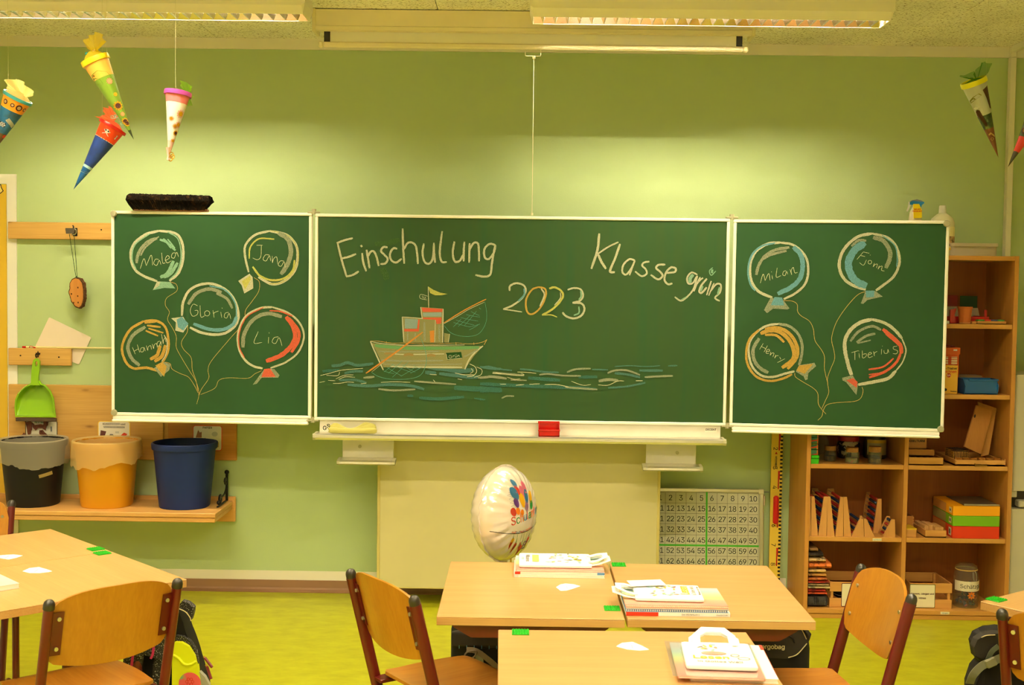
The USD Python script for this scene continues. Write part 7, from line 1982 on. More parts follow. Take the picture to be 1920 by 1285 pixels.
def RAINBOW(name, axis):
    nodes = {'tc': ('texture_coordinate', {}), 's': ('separate_xyz', {}), 'mr': ('map_range', {'from_min': -0.11, 'from_max': 0.11}),
             'r': ('rgb_ramp', {'ramp': [(0.0, lin((236, 150, 140))), (0.3, lin((240, 176, 150))), (0.45, lin((246, 224, 150))), (0.62, lin((190, 224, 176))), (0.8, lin((176, 208, 220))), (1.0, lin((204, 204, 214)))]}), 'p': ('principled_bsdf', {'roughness': 0.25})}
    return usdkit.material(stage, '/World/Looks/' + name, nodes, [('tc.object', 's.vector'), ('s.' + axis, 'mr.value'), ('mr.result', 'r.fac'), ('r.color', 'p.base_color')], surface='p.BSDF')


mat_rain_y, mat_rain_x = RAINBOW('rainbow_cover', 'y'), RAINBOW('rainbow_cover_x', 'x')
mat_pages = M('page_block', (240, 236, 226), 0.8)
mat_pinkcover = M('pale_pink_cover', (236, 214, 206), 0.4)
mat_bluecover = M('pale_blue_cover', (96, 150, 206), 0.4)
mat_whitecover = M('white_cover', (246, 244, 240), 0.35)
mat_redcover = M('red_cover', (224, 52, 26), 0.4)
mat_spiral = M('spiral_wire', (240, 240, 232), 0.3, metal=0.3)
mat_blue_spiral = M('blue_spiral', (44, 88, 150), 0.3)
mat_film = GLASSY('clear_film', (254, 254, 252), 0.93, 0.1)


def book(label, w, d, z0, th, cover, pose, edge=None, spiral=None, spine=None, name='book'):
    """A book lying at height z0; pose = (x, y, turn). spine parts lie along its near long edge."""
    x, y, a = pose
    t = Thing(name, label, 'book', (x, y, z0 + 0.0004), a)
    c = min(0.0012, th * 0.3)
    t.part('cover', [bx((-w / 2, -d / 2, 0), (w / 2, d / 2, c)), bx((-w / 2, -d / 2, th - c), (w / 2, d / 2, th - 0.0004))], cover)
    t.part('pages', bx((-w / 2 + 0.002, -d / 2 + (0.001 if edge is None else 0.0), c), (w / 2 - 0.002, d / 2 - 0.002, th - c)), mat_pages)
    if spine:
        for x0, x1, m in spine:
            t.part('spine', bx((-w / 2 + w * x0, -d / 2 - 0.001, 0.0), (-w / 2 + w * x1, -d / 2 + 0.0005, th - 0.0004)), m)
    if spiral is not None:
        n = 46
        t.part('spiral', [mv(rot(trimesh.creation.torus(th * 0.5 - 0.0013, 0.0011, major_sections=12, minor_sections=5), PI / 2, (0, 1, 0)), (-w / 2 + 0.006 + (w - 0.012) * k / (n - 1), -d / 2 + 0.002, th * 0.5)) for k in range(n)], spiral, kind='stuff')
    return t


def carrier_bag(label, w, d, z0, pose, side, prints, th=0.012, lift=0.0):
    """A white carrier bag of folded fabric lying flat, its flat handle towards side (+x, -x or +y); prints: [(text, height, x, y, turn, material)]"""
    x, y, a = pose
    t = Thing('carrier_bag', label, 'bag', (x, y, z0 + 0.0004), a)
    m = soft_box((w, d, th), th * 0.45, puff=0.0)
    m.vertices[:, 2] += th / 2 + 0.002 * (meshkit.fbm(m.vertices * 14 + 9, 3, 3) - 0.5) * (m.vertices[:, 2] > 0)
    t.part('bag_body', m, mat_sheet, smooth=60)
    ex_ = {'+x': (1, 0), '-x': (-1, 0), '+y': (0, 1)}[side]
    L = w / 2 if side != '+y' else d / 2
    q = [(0, -0.060), (0.03, -0.062), (0.052, -0.035), (0.052, 0.035), (0.03, 0.062), (0, 0.060)]
    for kk, (dz_, sc_) in enumerate(((0.004, 1.0), (0.012, 0.86))):
        oo = Polygon([(-0.012, -0.068), (0.030, -0.066), (0.066, -0.036), (0.066, 0.036), (0.030, 0.066), (-0.012, 0.068)])
        ii = Polygon([(-0.03, -0.044), (0.026, -0.042), (0.045, -0.022), (0.045, 0.022), (0.026, 0.042), (-0.03, 0.044)])
        hm = extrude(oo.difference(ii).segmentize(0.015), 0.0016)
        v = hm.vertices
        v[:, :2] *= sc_
        lx = v[:, 0].copy()
        v[:, 2] += dz_ + 0.16 * np.maximum(lx, 0) * (1 if kk else 0.35) + lift * np.maximum(lx, 0)
        hx = ex_[0] * (L + lx) - ex_[1] * v[:, 1]
        hy = ex_[1] * (L + lx) + ex_[0] * v[:, 1]
        hm.vertices = np.stack([hx, hy, v[:, 2]], 1)
        t.part('handle', hm, mat_sheet)
    for s, h, px, py, tw, mm in prints:
        if isinstance(s, str):
            m = meshkit.text_mesh(s, h, 0.0004, h > 0.012)
            b = m.bounds
            m.apply_translation([-(b[0][0] + b[1][0]) / 2, -h / 2, 0])
        else:
            m = extrude(s, 0.0004)
        m = rot(m, tw, (0, 0, 1))
        m.apply_translation((px, py, th + 0.0016))
        t.part('print', m, mm)
    return t


mat_p_yel, mat_p_grey, mat_p_red, mat_p_teal, mat_p_green = M('print_yellow', (240, 190, 60), 0.6), M('print_grey', (150, 146, 140), 0.6), M('print_pink', (232, 150, 132), 0.6), M('print_teal', (150, 196, 196), 0.6), M('print_lightgreen', (196, 214, 110), 0.6)
def scatter_prints(w, d, n, seed, x0, x1, y0, y1):
    r = np.random.default_rng(seed)
    out = []
    mats = [mat_p_teal, mat_p_grey, mat_p_red, mat_p_green, mat_p_yel]
    for k in range(n):
        pts = [(math.cos(a) * (0.004 + 0.009 * r.random()), math.sin(a) * (0.002 + 0.004 * r.random())) for a in np.linspace(0, 2 * PI, 7)[:-1]]
        out.append((Polygon(pts).buffer(0), 0, x0 + (x1 - x0) * r.random(), y0 + (y1 - y0) * r.random(), r.random() * 3, mats[k % 5]))
    return out


# stack on the left middle table
fl_, fr_ = onZ(963.5, 1083, TBH), onZ(1133, 1083, TBH)
wS, dS = fr_[0] - fl_[0], 0.215
cS = ((fl_[0] + fr_[0]) / 2, fl_[1] + dS / 2, 0)
z_ = TBH
for k, (th, cov, lab, sp_) in enumerate(((0.010, mat_whitecover, 'white school book, lowest of the stack behind the foil balloon table', [(0.0, 0.05, mat_pinkcover), (0.05, 0.92, mat_pages)]), (0.009, mat_pinkcover, 'pale workbook, second in the stack on the left middle table', [(0.0, 0.06, mat_redcover), (0.92, 1.0, mat_bluecover)]), (0.006, mat_rain_y, 'rainbow covered folder under the bag on the left middle table', None))):
    book(lab, wS - 0.004 * k, dS, z_, th, cov, (cS[0] + 0.001 * k, cS[1] + 0.003 * k, 0.004 * k), spine=sp_)
    z_ += th
pr1 = [('Willkommen', 0.013, -0.092, 0.0, -PI / 2, mat_p_grey), ('Lesen', 0.011, -0.108, 0.0, -PI / 2, mat_p_teal), (rrect(0.022, 0.1, 0.001), 0, -0.066, 0.0, 0, mat_p_green)] + scatter_prints(0, 0, 26, 4, -0.04, 0.09, -0.06, 0.07)
carrier_bag('white printed carrier bag with handle to the right, on the left middle table stack', 0.245, 0.185, z_, (cS[0] - 0.012, cS[1] + 0.012, 0.0), '+x', pr1, lift=0.12)

# stack on the right middle table
fl_, fr_ = onZ(1174, 1155.5, TBH), onZ(1367, 1154.5, TBH)
wS = fr_[0] - fl_[0]
cS = ((fl_[0] + fr_[0]) / 2, fl_[1] + dS / 2 + 0.004, 0)
z_ = TBH
b_ = book('white book with red spine end, lowest of the stack on the right middle table', wS, dS, z_, 0.0115, mat_whitecover, cS, spine=[(0.0, 0.31, mat_redcover), (0.31, 1.0, mat_whitecover)])
b_.part('spine_print', text('Das Wörterbuch 1', 0.0045, (-wS / 2 + wS * 0.62, -dS / 2 - 0.0012, 0.0056)), mat_greyink)
b_.part('spine_print', text('Grundschule', 0.004, (-wS / 2 + wS * 0.92, -dS / 2 - 0.0012, 0.0056)), mat_greyink)
z_ += 0.0115
book('blue spiral bound book, second in the stack on the right middle table', wS - 0.004, dS - 0.004, z_, 0.008, mat_bluecover, (cS[0] - 0.003, cS[1], 0), spiral=mat_blue_spiral)
z_ += 0.008
book('pale pink workbook, third in the stack on the right middle table', wS - 0.004, dS - 0.004, z_, 0.0055, mat_pinkcover, (cS[0] - 0.002, cS[1], 0))
z_ += 0.0055
book('rainbow covered white spiral folder, topmost book of the stack on the right middle table', wS - 0.004, dS, z_, 0.0075, RAINBOW('rainbow_cover_flip', 'y'), (cS[0] - 0.004, cS[1], PI * 0), spiral=mat_spiral)
z_ += 0.0075
pr2 = [('Lesen', 0.026, 0.05, 0.008, PI / 2, mat_p_yel), ('in Gottes Welt', 0.0115, 0.077, 0.004, PI / 2, mat_p_grey), ('Willkommen in der Schule', 0.006, 0.094, 0.004, PI / 2, mat_p_grey)] + scatter_prints(0, 0, 22, 9, -0.05, 0.025, -0.06, 0.06)
carrier_bag('white printed carrier bag with handle to the left, on the right middle table stack', 0.205, 0.175, z_, (cS[0] - 0.018, cS[1] + 0.014, -0.03), '-x', pr2, lift=0.08)
z2_ = z_ + 0.0135
single('folded_paper', placed(bx((-0.055, -0.03, 0), (0.055, 0.03, 0.0012)), (cS[0] - 0.075, cS[1] + 0.085, z2_ + 0.005), (math.cos(0.2), math.sin(0.2), 0.0), (-math.sin(0.2), math.cos(0.2), 0.05)), mat_sheet, 'folded white paper lying on the bag of the right middle table', 'paper')

# stack on the nearest table
cS = np.array([0.523, 3.11])
aS = -0.045
z_ = TBH
bw = book('white book with red spine, lowest of the stack on the nearest table', 0.215, 0.285, z_, 0.012, mat_whitecover, (cS[0] + 0.018, cS[1] + 0.012, aS), name='book')
bw.part('red_spine', bx((0.1070, -0.11, 0.0), (0.1085, 0.1425, 0.0116)), mat_redcover)
bw.part('spine_corner', bx((0.1, 0.1, 0.0117), (0.1085, 0.1425, 0.0122)), mat_redcover)
z_ += 0.012
book('rainbow covered workbook in the stack on the nearest table', 0.212, 0.285, z_, 0.006, mat_rain_y, (cS[0] - 0.016, cS[1] - 0.004, aS + 0.0), name='book')
z_ += 0.006
film = Thing('plastic_sleeve', 'clear plastic sleeve around the books on the nearest table', 'sleeve', (cS[0] - 0.02, cS[1] - 0.002, z_ + 0.0006), aS)
film.part('film', bx((-0.115, -0.148, 0), (0.112, 0.148, 0.0008)), mat_film)
z_ += 0.0018
pr3 = [('Lesen', 0.024, -0.022, -0.04, 0, mat_p_yel), ('in Gottes Welt', 0.0125, -0.002, -0.075, 0, mat_p_grey), (disc(0.032, 20, 0.014), 0, -0.012, -0.006, 0.0, mat_p_red), (disc(0.012, 14).difference(disc(0.009, 14)), 0, 0.04, -0.02, 0, mat_p_grey), (disc(0.016, 14, 0.012).difference(disc(0.013, 14, 0.009)), 0, 0.06, -0.045, 0, mat_p_grey)] + scatter_prints(0, 0, 9, 5, -0.06, 0.06, 0.02, 0.07)
carrier_bag('white carrier bag lettered Lesen in Gottes Welt with upright handle, on the nearest table', 0.178, 0.205, z_, (cS[0] - 0.008, cS[1] - 0.002, aS - 0.015), '+y', pr3, th=0.014, lift=0.25)
# corner of a pale pink book at the left edge
p = onZ(8.5, 1101, TBH)
bkl = book('pale pink book cut off by the left edge on the slanted tables', 0.21, 0.297, TBH, 0.016, mat_pinkcover, (p[0] - 0.125, p[1] + 0.02, rz + PI / 2))
# ------------------------------------------------------------------ hanging paper cones
class Cone:
    """A paper school cone by its mouth centre, apex and mouth radius; points on its mantle by (turn, share of the way from mouth to tip)."""

    def __init__(self, name, label, mouth, apex, r):
        self.m, self.a, self.r = np.array(mouth), np.array(apex), r
        self.d = (self.a - self.m)
        self.L = np.linalg.norm(self.d)
        self.d = self.d / self.L
        w = self.m - EYE
        w = w / np.linalg.norm(w)
        f = -w - self.d * np.dot(-w, self.d)
        self.f = f / np.linalg.norm(f)              # the side that faces the viewer
        self.u = np.cross(self.f, self.d)           # to the right as seen with the mouth up... along the rim
        if np.dot(self.u, RT) < 0:
            self.u = -self.u
        self.t = Thing(name, label, 'paper cone', self.m, group=None)

    def at(self, ang, s, lift=0.0):
        ang, s = np.asarray(ang, float), np.asarray(s, float)
        rr = self.r * (1 - s) + lift
        return self.m + self.d * (s * self.L)[..., None] + (np.sin(ang) * rr)[..., None] * self.u + (np.cos(ang) * rr)[..., None] * self.f

    def band(self, s0, s1, mat, name='paper_band', lift=0.0, n=40, rows=3, a0=0.0, a1=2 * PI, parent=None):
        A, S = np.meshgrid(np.linspace(a0, a1, n + 1), np.linspace(s0, s1, rows + 1))
        v = self.at(A, S, lift).reshape(-1, 3)
        f = []
        for k in range(rows):
            for i in range(n):
                p = k * (n + 1) + i
                f += [[p, p + 1, p + n + 2], [p, p + n + 2, p + n + 1]]
        m = trimesh.Trimesh(v, f, process=False)
        c = m.triangles_center - (self.m + self.d * self.L * (s0 + s1) / 2)
        if (m.face_normals * c).sum() < 0:
            m.invert()
        return self.t.part(name, m, mat, world=True, smooth=True, parent=parent)

    def decal(self, poly, ang, s, mat, size=1.0, turn=0.0, lift=0.0008, name='print', parent=None):
        """A flat print wrapped on the mantle at (ang, s)."""
        if not isinstance(poly, Polygon):
            poly = Polygon(poly)
        m = extrude(poly.segmentize(0.006), 1e-5)
        m = m.subdivide()
        x, y = m.vertices[:, 0] * size, m.vertices[:, 1] * size
        c, q = math.cos(turn), math.sin(turn)
        x, y = c * x - q * y, q * x + c * y
        ss = s - y / self.L
        rr = np.maximum(self.r * (1 - ss), 0.004)
        m.vertices = self.at(ang + x / rr, ss, lift)
        return self.t.part(name, m, mat, world=True, parent=parent)

    def rim(self, mat, w=0.008, h=0.012):
        ring = []
        prof = [(-0.003, -h * 0.5), (w * 0.5, -h * 0.5), (w * 0.6, 0), (w * 0.5, h * 0.5), (-0.003, h * 0.5)]
        n, k = 48, len(prof)
        V, F_ = [], []
        for i in range(n):
            a = i / n * 2 * PI
            e = math.sin(a) * self.u + math.cos(a) * self.f
            for dr, dh in prof:
                V.append(self.m + self.d * dh + e * (self.r + dr))
        for i in range(n):
            j = (i + 1) % n
            for p in range(k):
                q = (p + 1) % k
                F_ += [[i * k + p, j * k + p, j * k + q], [i * k + p, j * k + q, i * k + q]]
        m = trimesh.Trimesh(np.array(V), F_, process=False)
        m.fix_normals()
        self.t.part('rim', m, mat, world=True, smooth=40)

    def cap(self, mat, dome=0.3):
        """The closed, domed top inside the rim."""
        n, k = 32, 6
        V = [self.m - self.d * self.r * dome]
        F_ = []
        for q in range(1, k + 1):
            s = q / k
            for i in range(n):
                a = i / n * 2 * PI
                w = 1 + 0.06 * math.sin(a * 9 + q)
                V.append(self.m - self.d * self.r * dome * (1 - s * s) * w + (math.sin(a) * self.u + math.cos(a) * self.f) * self.r * s * 0.99)
        for i in range(n):
            F_.append([0, 1 + i, 1 + (i + 1) % n])
        for q in range(k - 1):
            for i in range(n):
                j = (i + 1) % n
                F_ += [[1 + q * n + i, 1 + (q + 1) * n + j, 1 + q * n + j], [1 + q * n + i, 1 + (q + 1) * n + i, 1 + (q + 1) * n + j]]
        self.t.part('tulle_top', trimesh.Trimesh(np.array(V), F_, process=False), mat, world=True, smooth=True)

    def fan(self, outline, mat, root, lift=0.0, seed=1, name='tulle_bow'):
        """A crumpled piece of tulle: a fan from a root pixel through outline pixels, rippled in depth."""
        Y = self.m[1] + lift
        pts = spline(np.array([onY(x, y, Y) for x, y in outline]), 6)
        rp = onY(*root, Y)
        n, k = len(pts), 8
        V, F_ = [], []
        for q in range(k + 1):
            s = q / k
            for i in range(n):
                p = rp + (pts[i] - rp) * s
                rip = 0.018 * s * math.sin(i * 0.33 + seed) + 0.012 * s * math.sin(i * 0.75 + 2.1 * seed)
                V.append(p + np.array([0.002 * math.sin(i * 0.8 + seed) * s, rip - 0.03 * s, 0]))
        for q in range(k):
            for i in range(n - 1):
                a = q * n + i
                F_ += [[a, a + 1, a + n + 1], [a, a + n + 1, a + n]]
        self.t.part(name, trimesh.Trimesh(np.array(V), F_, process=False), mat, world=True, smooth=True)

    def thread(self, px, py, px2=None):
        p = onY(px, py, self.m[1])
        top = p.copy()
        top[2] = CEIL + 0.001
        if px2 is not None:
            pass
        self.t.part('thread', cyl(p, top, 0.0005, 5), mat_thread, world=True)


mat_thread = M('nylon_thread', (226, 222, 190), 0.3)
YK = 5.0


def cone_at(label, mouth, apex, rpx, tilt, Y=YK, sa=0.0):
    m = onY(*mouth, Y)
    a = onY(*apex, Y + tilt)
    return Cone('school_cone', label, m, a, rpx * Y / FPX)


# 1: blue car cone at the left edge
c = cone_at('hanging paper cone with orange ring band and cream tulle, cut off by the left edge', (33, 183.5), (-24, 300), 25.5, 0.02, Y=4.8)
mat_c1b = M('cone_racing_blue', (26, 92, 134), 0.4, second=(40, 54, 48), vscale=9, smin=0.4, smax=0.55)
b_ = c.band(0.0, 0.19, M('cone_orange', (240, 152, 36), 0.35))
c.band(0.19, 0.55, mat_c1b)
c.band(0.55, 0.76, M('cone_dark_brown', (56, 34, 26), 0.4, second=(96, 70, 50), vscale=30, smin=0.5, smax=0.6))
c.band(0.76, 1.0, M('cone_grey_blue', (150, 170, 160), 0.4, second=(60, 110, 130), vscale=30))
for k, (a, rr) in enumerate(((-0.75, 0.010), (-0.1, 0.008), (0.45, 0.0125), (1.0, 0.008))):
    c.decal(disc(rr, 16), a, 0.105, mat_brownprint, lift=0.001)
    c.decal(disc(rr * 0.6, 14), a, 0.105, M('ring_inner', (226, 190, 130), 0.4) if k == 0 else '/World/Looks/ring_inner', lift=0.0015)
c.decal(sbox(-0.022, -0.008, 0.022, 0.008), 0.55, 0.36, M('cone_pale_patch', (206, 204, 176), 0.4), turn=-0.5)
for i in range(5):
    for j in range(3):
        c.decal(sbox(-0.003, -0.003, 0.003, 0.003), -0.5 + i * 0.13, 0.40 + 0.022 * j, mat_paper if (i + j) % 2 else mat_ink, name='chequer')
c.decal(disc(0.008, 10), 0.9, 0.58, mat_redprint2)
c.rim(M('cone_rim_teal', (60, 150, 146), 0.35))
mat_t_cream = TULLE('tulle_cream', (250, 232, 150), 0.8)
c.cap(mat_t_cream, 0.5)
c.fan([(22, 176), (18, 165), (21, 154), (33, 150), (46, 154), (60, 166), (70, 177), (55, 182)], mat_t_cream, (44, 184), seed=1)
c.thread(15.5, 170)
c.t.part('thread_tag', rot(cbx(onY(9.5, 177, c.m[1] - 0.03), (0.018, 0.004, 0.008), 0.001), 0.5, (0, 1, 0), onY(9.5, 177, c.m[1] - 0.03)), mat_paper, world=True)

# 2: yellow-green cone with flowers
c = cone_at('long hanging paper cone, green with sunflowers and yellow tulle top', (179, 113.5), (251, 262), 24.5, 0.04, Y=4.62)
mat_c2g = M('cone_meadow_green', (122, 158, 44), 0.4, vary=0.12, vscale=6)
c.band(0.0, 0.22, M('cone_peach', (238, 178, 72), 0.4))
c.band(0.22, 0.88, mat_c2g)
c.band(0.88, 1.0, M('cone_dark_green', (44, 58, 30), 0.4))
c.decal(Polygon([(-0.05, -0.02), (0.045, -0.03), (0.03, 0.012), (0.0, 0.028), (-0.035, 0.022)]), -0.25, 0.22, mat_c2g, lift=0.0004)


def flower_print(c, a, s, r, petal, centre):
    for k in range(10):
        t = k / 10 * 2 * PI
        c.decal(disc(r * 0.42, 8, r * 0.24), a + math.cos(t) * r * 0.72 / max(c.r * (1 - s), 0.01), s - math.sin(t) * r * 0.72 / c.L, petal, turn=t, lift=0.0009)
    c.decal(disc(r * 0.62, 14), a, s, centre, lift=0.0014)


mat_petal, mat_petal_p, mat_centre = M('petal_yellow', (240, 186, 40), 0.5), M('petal_pink', (238, 176, 130), 0.5), mat_brownprint
flower_print(c, 0.12, 0.58, 0.016, mat_petal, mat_centre)
flower_print(c, 0.4, 0.29, 0.011, mat_petal_p, '/World/Looks/ring_inner')
flower_print(c, 0.45, 0.45, 0.007, mat_petal, '/World/Looks/petal_yellow')
flower_print(c, 0.25, 0.685, 0.008, mat_petal_p, '/World/Looks/ring_inner')
flower_print(c, 0.1, 0.77, 0.012, mat_petal, mat_centre)
flower_print(c, 0.5, 0.80, 0.011, mat_petal, mat_centre)
flower_print(c, -0.8, 0.17, 0.005, mat_petal, mat_centre)
c.rim(M('cone_rim_yellow', (242, 206, 18), 0.35), h=0.02)
mat_t_yel = TULLE('tulle_yellow', (252, 228, 60), 0.72)
c.cap(mat_t_yel, 0.75)
c.fan([(172, 97), (166, 88), (167, 76), (171, 68), (184, 66), (196, 67), (198, 76), (200, 81), (192, 90), (187, 98)], mat_t_yel, (178, 99), seed=2)
c.t.part('bow_knot', trimesh.creation.icosphere(2, 0.009).apply_translation(onY(177, 97, c.m[1] - 0.012)), M('knot_olive', (170, 140, 30), 0.6), world=True)
c.t.part('teal_tag', bx(onY(160, 103, c.m[1]) + (0, -0.004, 0), onY(166, 98, c.m[1]), 0.001), M('teal_tag', (20, 140, 140), 0.4), world=True)
c.thread(200.5, 104)

# 3: blue cone with red band
c = cone_at('hanging paper cone, dark blue with red band and red tulle, under the green one', (211, 238.5), (137.5, 356), 23.5, -0.03, Y=4.8)
b_ = c.band(0.0, 0.21, M('cone_red', (236, 66, 22), 0.35))
c.band(0.21, 0.62, M('cone_navy', (30, 62, 140), 0.35, second=(20, 40, 90), vscale=5))
c.band(0.62, 0.655, M('cone_pale_ring', (170, 206, 220), 0.4), rows=1)
c.band(0.655, 0.9, M('cone_sea_blue', (18, 88, 158), 0.35))
c.band(0.9, 1.0, M('cone_tip_blue', (20, 74, 130), 0.4))
c.decal(Polygon([(-0.03, -0.004), (0.0, 0.004), (0.03, 0.012), (0.03, 0.006), (0.0, -0.003), (-0.03, -0.010)]), 0.0, 0.72, '/World/Looks/cone_pale_ring', lift=0.001)
for a in np.linspace(-1.2, 1.3, 10):
    c.decal(sbox(-0.004, -0.0016, 0.004, 0.0016), a, 0.205, mat_paper, lift=0.0012)
c.decal(disc(0.009, 14, 0.008), -0.2, 0.09, mat_paper, lift=0.0012)
c.decal(disc(0.003, 8), -0.32, 0.085, mat_ink, lift=0.0018)
c.decal(disc(0.003, 8), -0.1, 0.085, mat_ink, lift=0.0018)
for t in (0.6, -0.6):
    c.decal(rrect(0.032, 0.003, 0.001), -0.2, 0.115, mat_paper, turn=t, lift=0.001)
c.decal(rrect(0.012, 0.004, 0.0015), 0.75, 0.1, mat_paper, turn=1.4, lift=0.0012)
for d in (-0.02, 0.02):
    c.decal(disc(0.0035, 8), 0.75, 0.1 + d * 1.1, mat_paper, lift=0.0012)
c.rim(M('cone_rim_red', (214, 28, 22), 0.3), w=0.012, h=0.012)
mat_t_red = TULLE('tulle_red', (248, 96, 60), 0.62)
c.cap(mat_t_red, 0.45)
c.fan([(198, 226), (187, 222), (191, 219), (199, 216), (202, 212), (197, 204), (206, 203), (214, 203), (218, 209), (223, 218)], mat_t_red, (214, 228), seed=3)
mat_rib = M('ribbon_pale_blue', (170, 216, 214), 0.25, metal=0.3)
for k, (px, py) in enumerate(((211, 221), (219, 220), (226, 229), (229, 233), (232, 239))):
    p = onY(px, py, c.m[1] - 0.06)
    c.t.part('curled_ribbon', tube(np.array([p + (0.008 * math.cos(t), 0.004 * t - 0.01, 0.006 * math.sin(t) + 0.001 * t) for t in np.linspace(0, 8, 24)]), 0.0015, 5), mat_rib, world=True)
c.thread(191.8, 219)

# 4: pink and white cone
c = cone_at('white and pink hanging paper cone with violet rim and green tulle', (333.5, 176), (315.5, 299), 22.5, -0.02, Y=4.5)
mat_c4w = M('cone_white_pink', (250, 236, 232), 0.35)
mat_c4p = M('cone_pink', (238, 128, 132), 0.35)
c.band(0.0, 0.15, mat_c4p)
c.band(0.15, 0.72, mat_c4w)
c.band(0.72, 0.93, M('cone_pale_pink', (246, 196, 190), 0.35))
for a, s, r in ((0.7, 0.31, 0.014), (0.8, 0.47, 0.011), (0.3, 0.5, 0.009), (0.55, 0.72, 0.008), (-0.4, 0.4, 0.009)):
    flower_print(c, a, s, r, M('petal_rose', (246, 196, 180), 0.5) if s == 0.31 else '/World/Looks/petal_rose', mat_petal)
flower_print(c, 0.75, 0.60, 0.009, mat_petal, mat_centre)
c.rim(M('cone_rim_violet', (196, 78, 178), 0.3), w=0.010, h=0.016)
mat_t_grn = TULLE('tulle_green', (140, 196, 40), 0.62)
c.cap(TULLE('tulle_white', (250, 240, 236), 0.8), 0.12)
c.fan([(342, 170), (343, 160), (346, 155.5), (354, 157), (361, 163), (364, 169), (362, 174)], mat_t_grn, (353, 178), lift=0.06, seed=1)
c.fan([(357, 180), (362, 180), (367, 183), (360, 185.5)], mat_t_grn, (355, 180), lift=0.06, seed=2)
c.fan([(359, 186), (362, 192), (363, 199), (356, 200), (351, 200)], mat_t_grn, (355, 182), lift=0.05, seed=3)
for k, (dx, dz_) in enumerate(((0.005, -0.004), (0.012, 0.004), (0.008, 0.012))):
    p = onY(317, 296, c.m[1] - 0.02) + (dx, 0, dz_)
    c.t.part('gold_bow', tube(np.array([p + (0.007 * math.cos(t), 0.003 * math.sin(2 * t), 0.008 * math.sin(t)) for t in np.linspace(0, 6.28, 20)]), 0.0018, 5), M('gold_wire', (214, 160, 40), 0.3, metal=0.7) if k == 0 else '/World/Looks/gold_wire', world=True)
c.t.part('tip_gather', lathe([(0.007, 0.0), (0.004, 0.012), (0.006, 0.03), (0.009, 0.045)], 14).apply_translation(onY(315.5, 300, c.m[1] - 0.02)), '/World/Looks/cone_pale_pink', world=True, smooth=True)
c.thread(329, 164)

# 5: horse-meadow cone at the right
c = cone_at('hanging paper cone with yellow rim and green tulle near the cable duct', (1826, 154.5), (1872, 296), 22.5, 0.05)
mat_c5s = M('cone_sky_grey', (186, 190, 168), 0.4, vary=0.06)
c.band(0.0, 0.42, mat_c5s)
c.band(0.42, 0.6, M('cone_meadow', (70, 92, 40), 0.4, second=(40, 62, 30), vscale=40))
c.band(0.6, 1.0, M('cone_earth', (118, 70, 40), 0.4, vary=0.15, vscale=20))
c.decal(Polygon([(-0.03, -0.02), (0.028, 0.002), (0.02, 0.012), (-0.005, 0.006), (-0.032, -0.008)]), -0.35, 0.17, M('tree_print', (140, 140, 50), 0.5))
c.decal(Polygon([(-0.016, 0.04), (0.02, 0.05), (0.022, -0.06), (0.004, -0.05), (-0.004, 0.0)]), 0.85, 0.22, M('trunk_print', (104, 70, 48), 0.5), size=0.9)
c.decal(Polygon([(-0.016, 0.026), (-0.006, 0.034), (0.004, 0.03), (0.012, -0.034), (0.004, -0.045), (-0.004, -0.02), (-0.018, 0.008)]), -0.5, 0.43, M('horse_print', (96, 60, 40), 0.5), lift=0.001)
c.decal(Polygon([(-0.016, 0.0), (-0.004, 0.006), (0.008, 0.0), (0.004, -0.006), (-0.012, -0.006)]), -0.55, 0.30, mat_paper, lift=0.0014)
c.decal(Polygon([(-0.01, 0.0), (0.0, 0.006), (0.012, -0.012), (0.01, -0.02), (0.0, -0.002), (-0.009, -0.006)]), 0.1, 0.67, M('vine_print', (206, 180, 110), 0.5))
c.decal(disc(0.006, 10).difference(disc(0.0042, 10)), 0.0, 0.74, '/World/Looks/vine_print')
c.rim(M('cone_rim_lime', (226, 222, 16), 0.35), w=0.006, h=0.02)
mat_t_dg = TULLE('tulle_dark_green', (70, 140, 36), 0.55)
c.cap(mat_t_dg, 0.25)
c.fan([(1822, 146), (1812, 149), (1803, 149.5), (1796, 144), (1806, 142), (1815, 139), (1822, 136), (1824, 141)], mat_t_dg, (1832, 152), seed=1)
c.fan([(1822, 140), (1828, 129), (1836, 120), (1844, 117.5), (1850, 122), (1850, 131), (1846, 143), (1840, 150)], mat_t_dg, (1831, 154), seed=2)
c.thread(1849, 147)

# 6: cone cut off at the right edge
c = cone_at('hanging paper cone with a red band near its tip, cut off by the right edge', (1961, 184), (1889.5, 314), 23, 0.0)
c.band(0.0, 0.3, M('cone_brown_print', (96, 74, 44), 0.4, second=(60, 84, 40), vscale=25))
c.band(0.3, 0.58, '/World/Looks/cone_brown_print')
c.band(0.58, 0.78, M('cone_red_band', (206, 48, 26), 0.4))
c.band(0.78, 1.0, M('cone_dark_tip', (62, 58, 34), 0.4))
c.decal(disc(0.010, 12), -0.4, 0.5, M('tan_spot', (170, 120, 66), 0.5))
c.decal(disc(0.016, 12).difference(disc(0.011, 12)), -0.4, 0.5, mat_brownprint)
c.rim('/World/Looks/cone_rim_lime')
c.cap(mat_t_dg, 0.3)
c.thread(1980, 165)

# ------------------------------------------------------------------ foil balloon
YBAL = 4.47
bc = onY(945.5, 962.5, YBAL)
Rb, Tb = 0.172, 0.095
phi = math.radians(-60)
bn = np.array([math.sin(-phi), -math.cos(phi), 0.05])    # the printed side looks to the right, towards the window of the room
bn /= np.linalg.norm(bn)
bu = np.cross(FZ, -bn) * -1.0
bu = np.cross(bn, FZ) * -1.0
bu /= np.linalg.norm(bu)
if np.dot(bu, RT) < 0 and False:
    bu = -bu
bv = np.cross(bn, bu)
if bv[2] < 0:
    bu, bv = -bu, -bv
bu = np.cross(bv, bn)


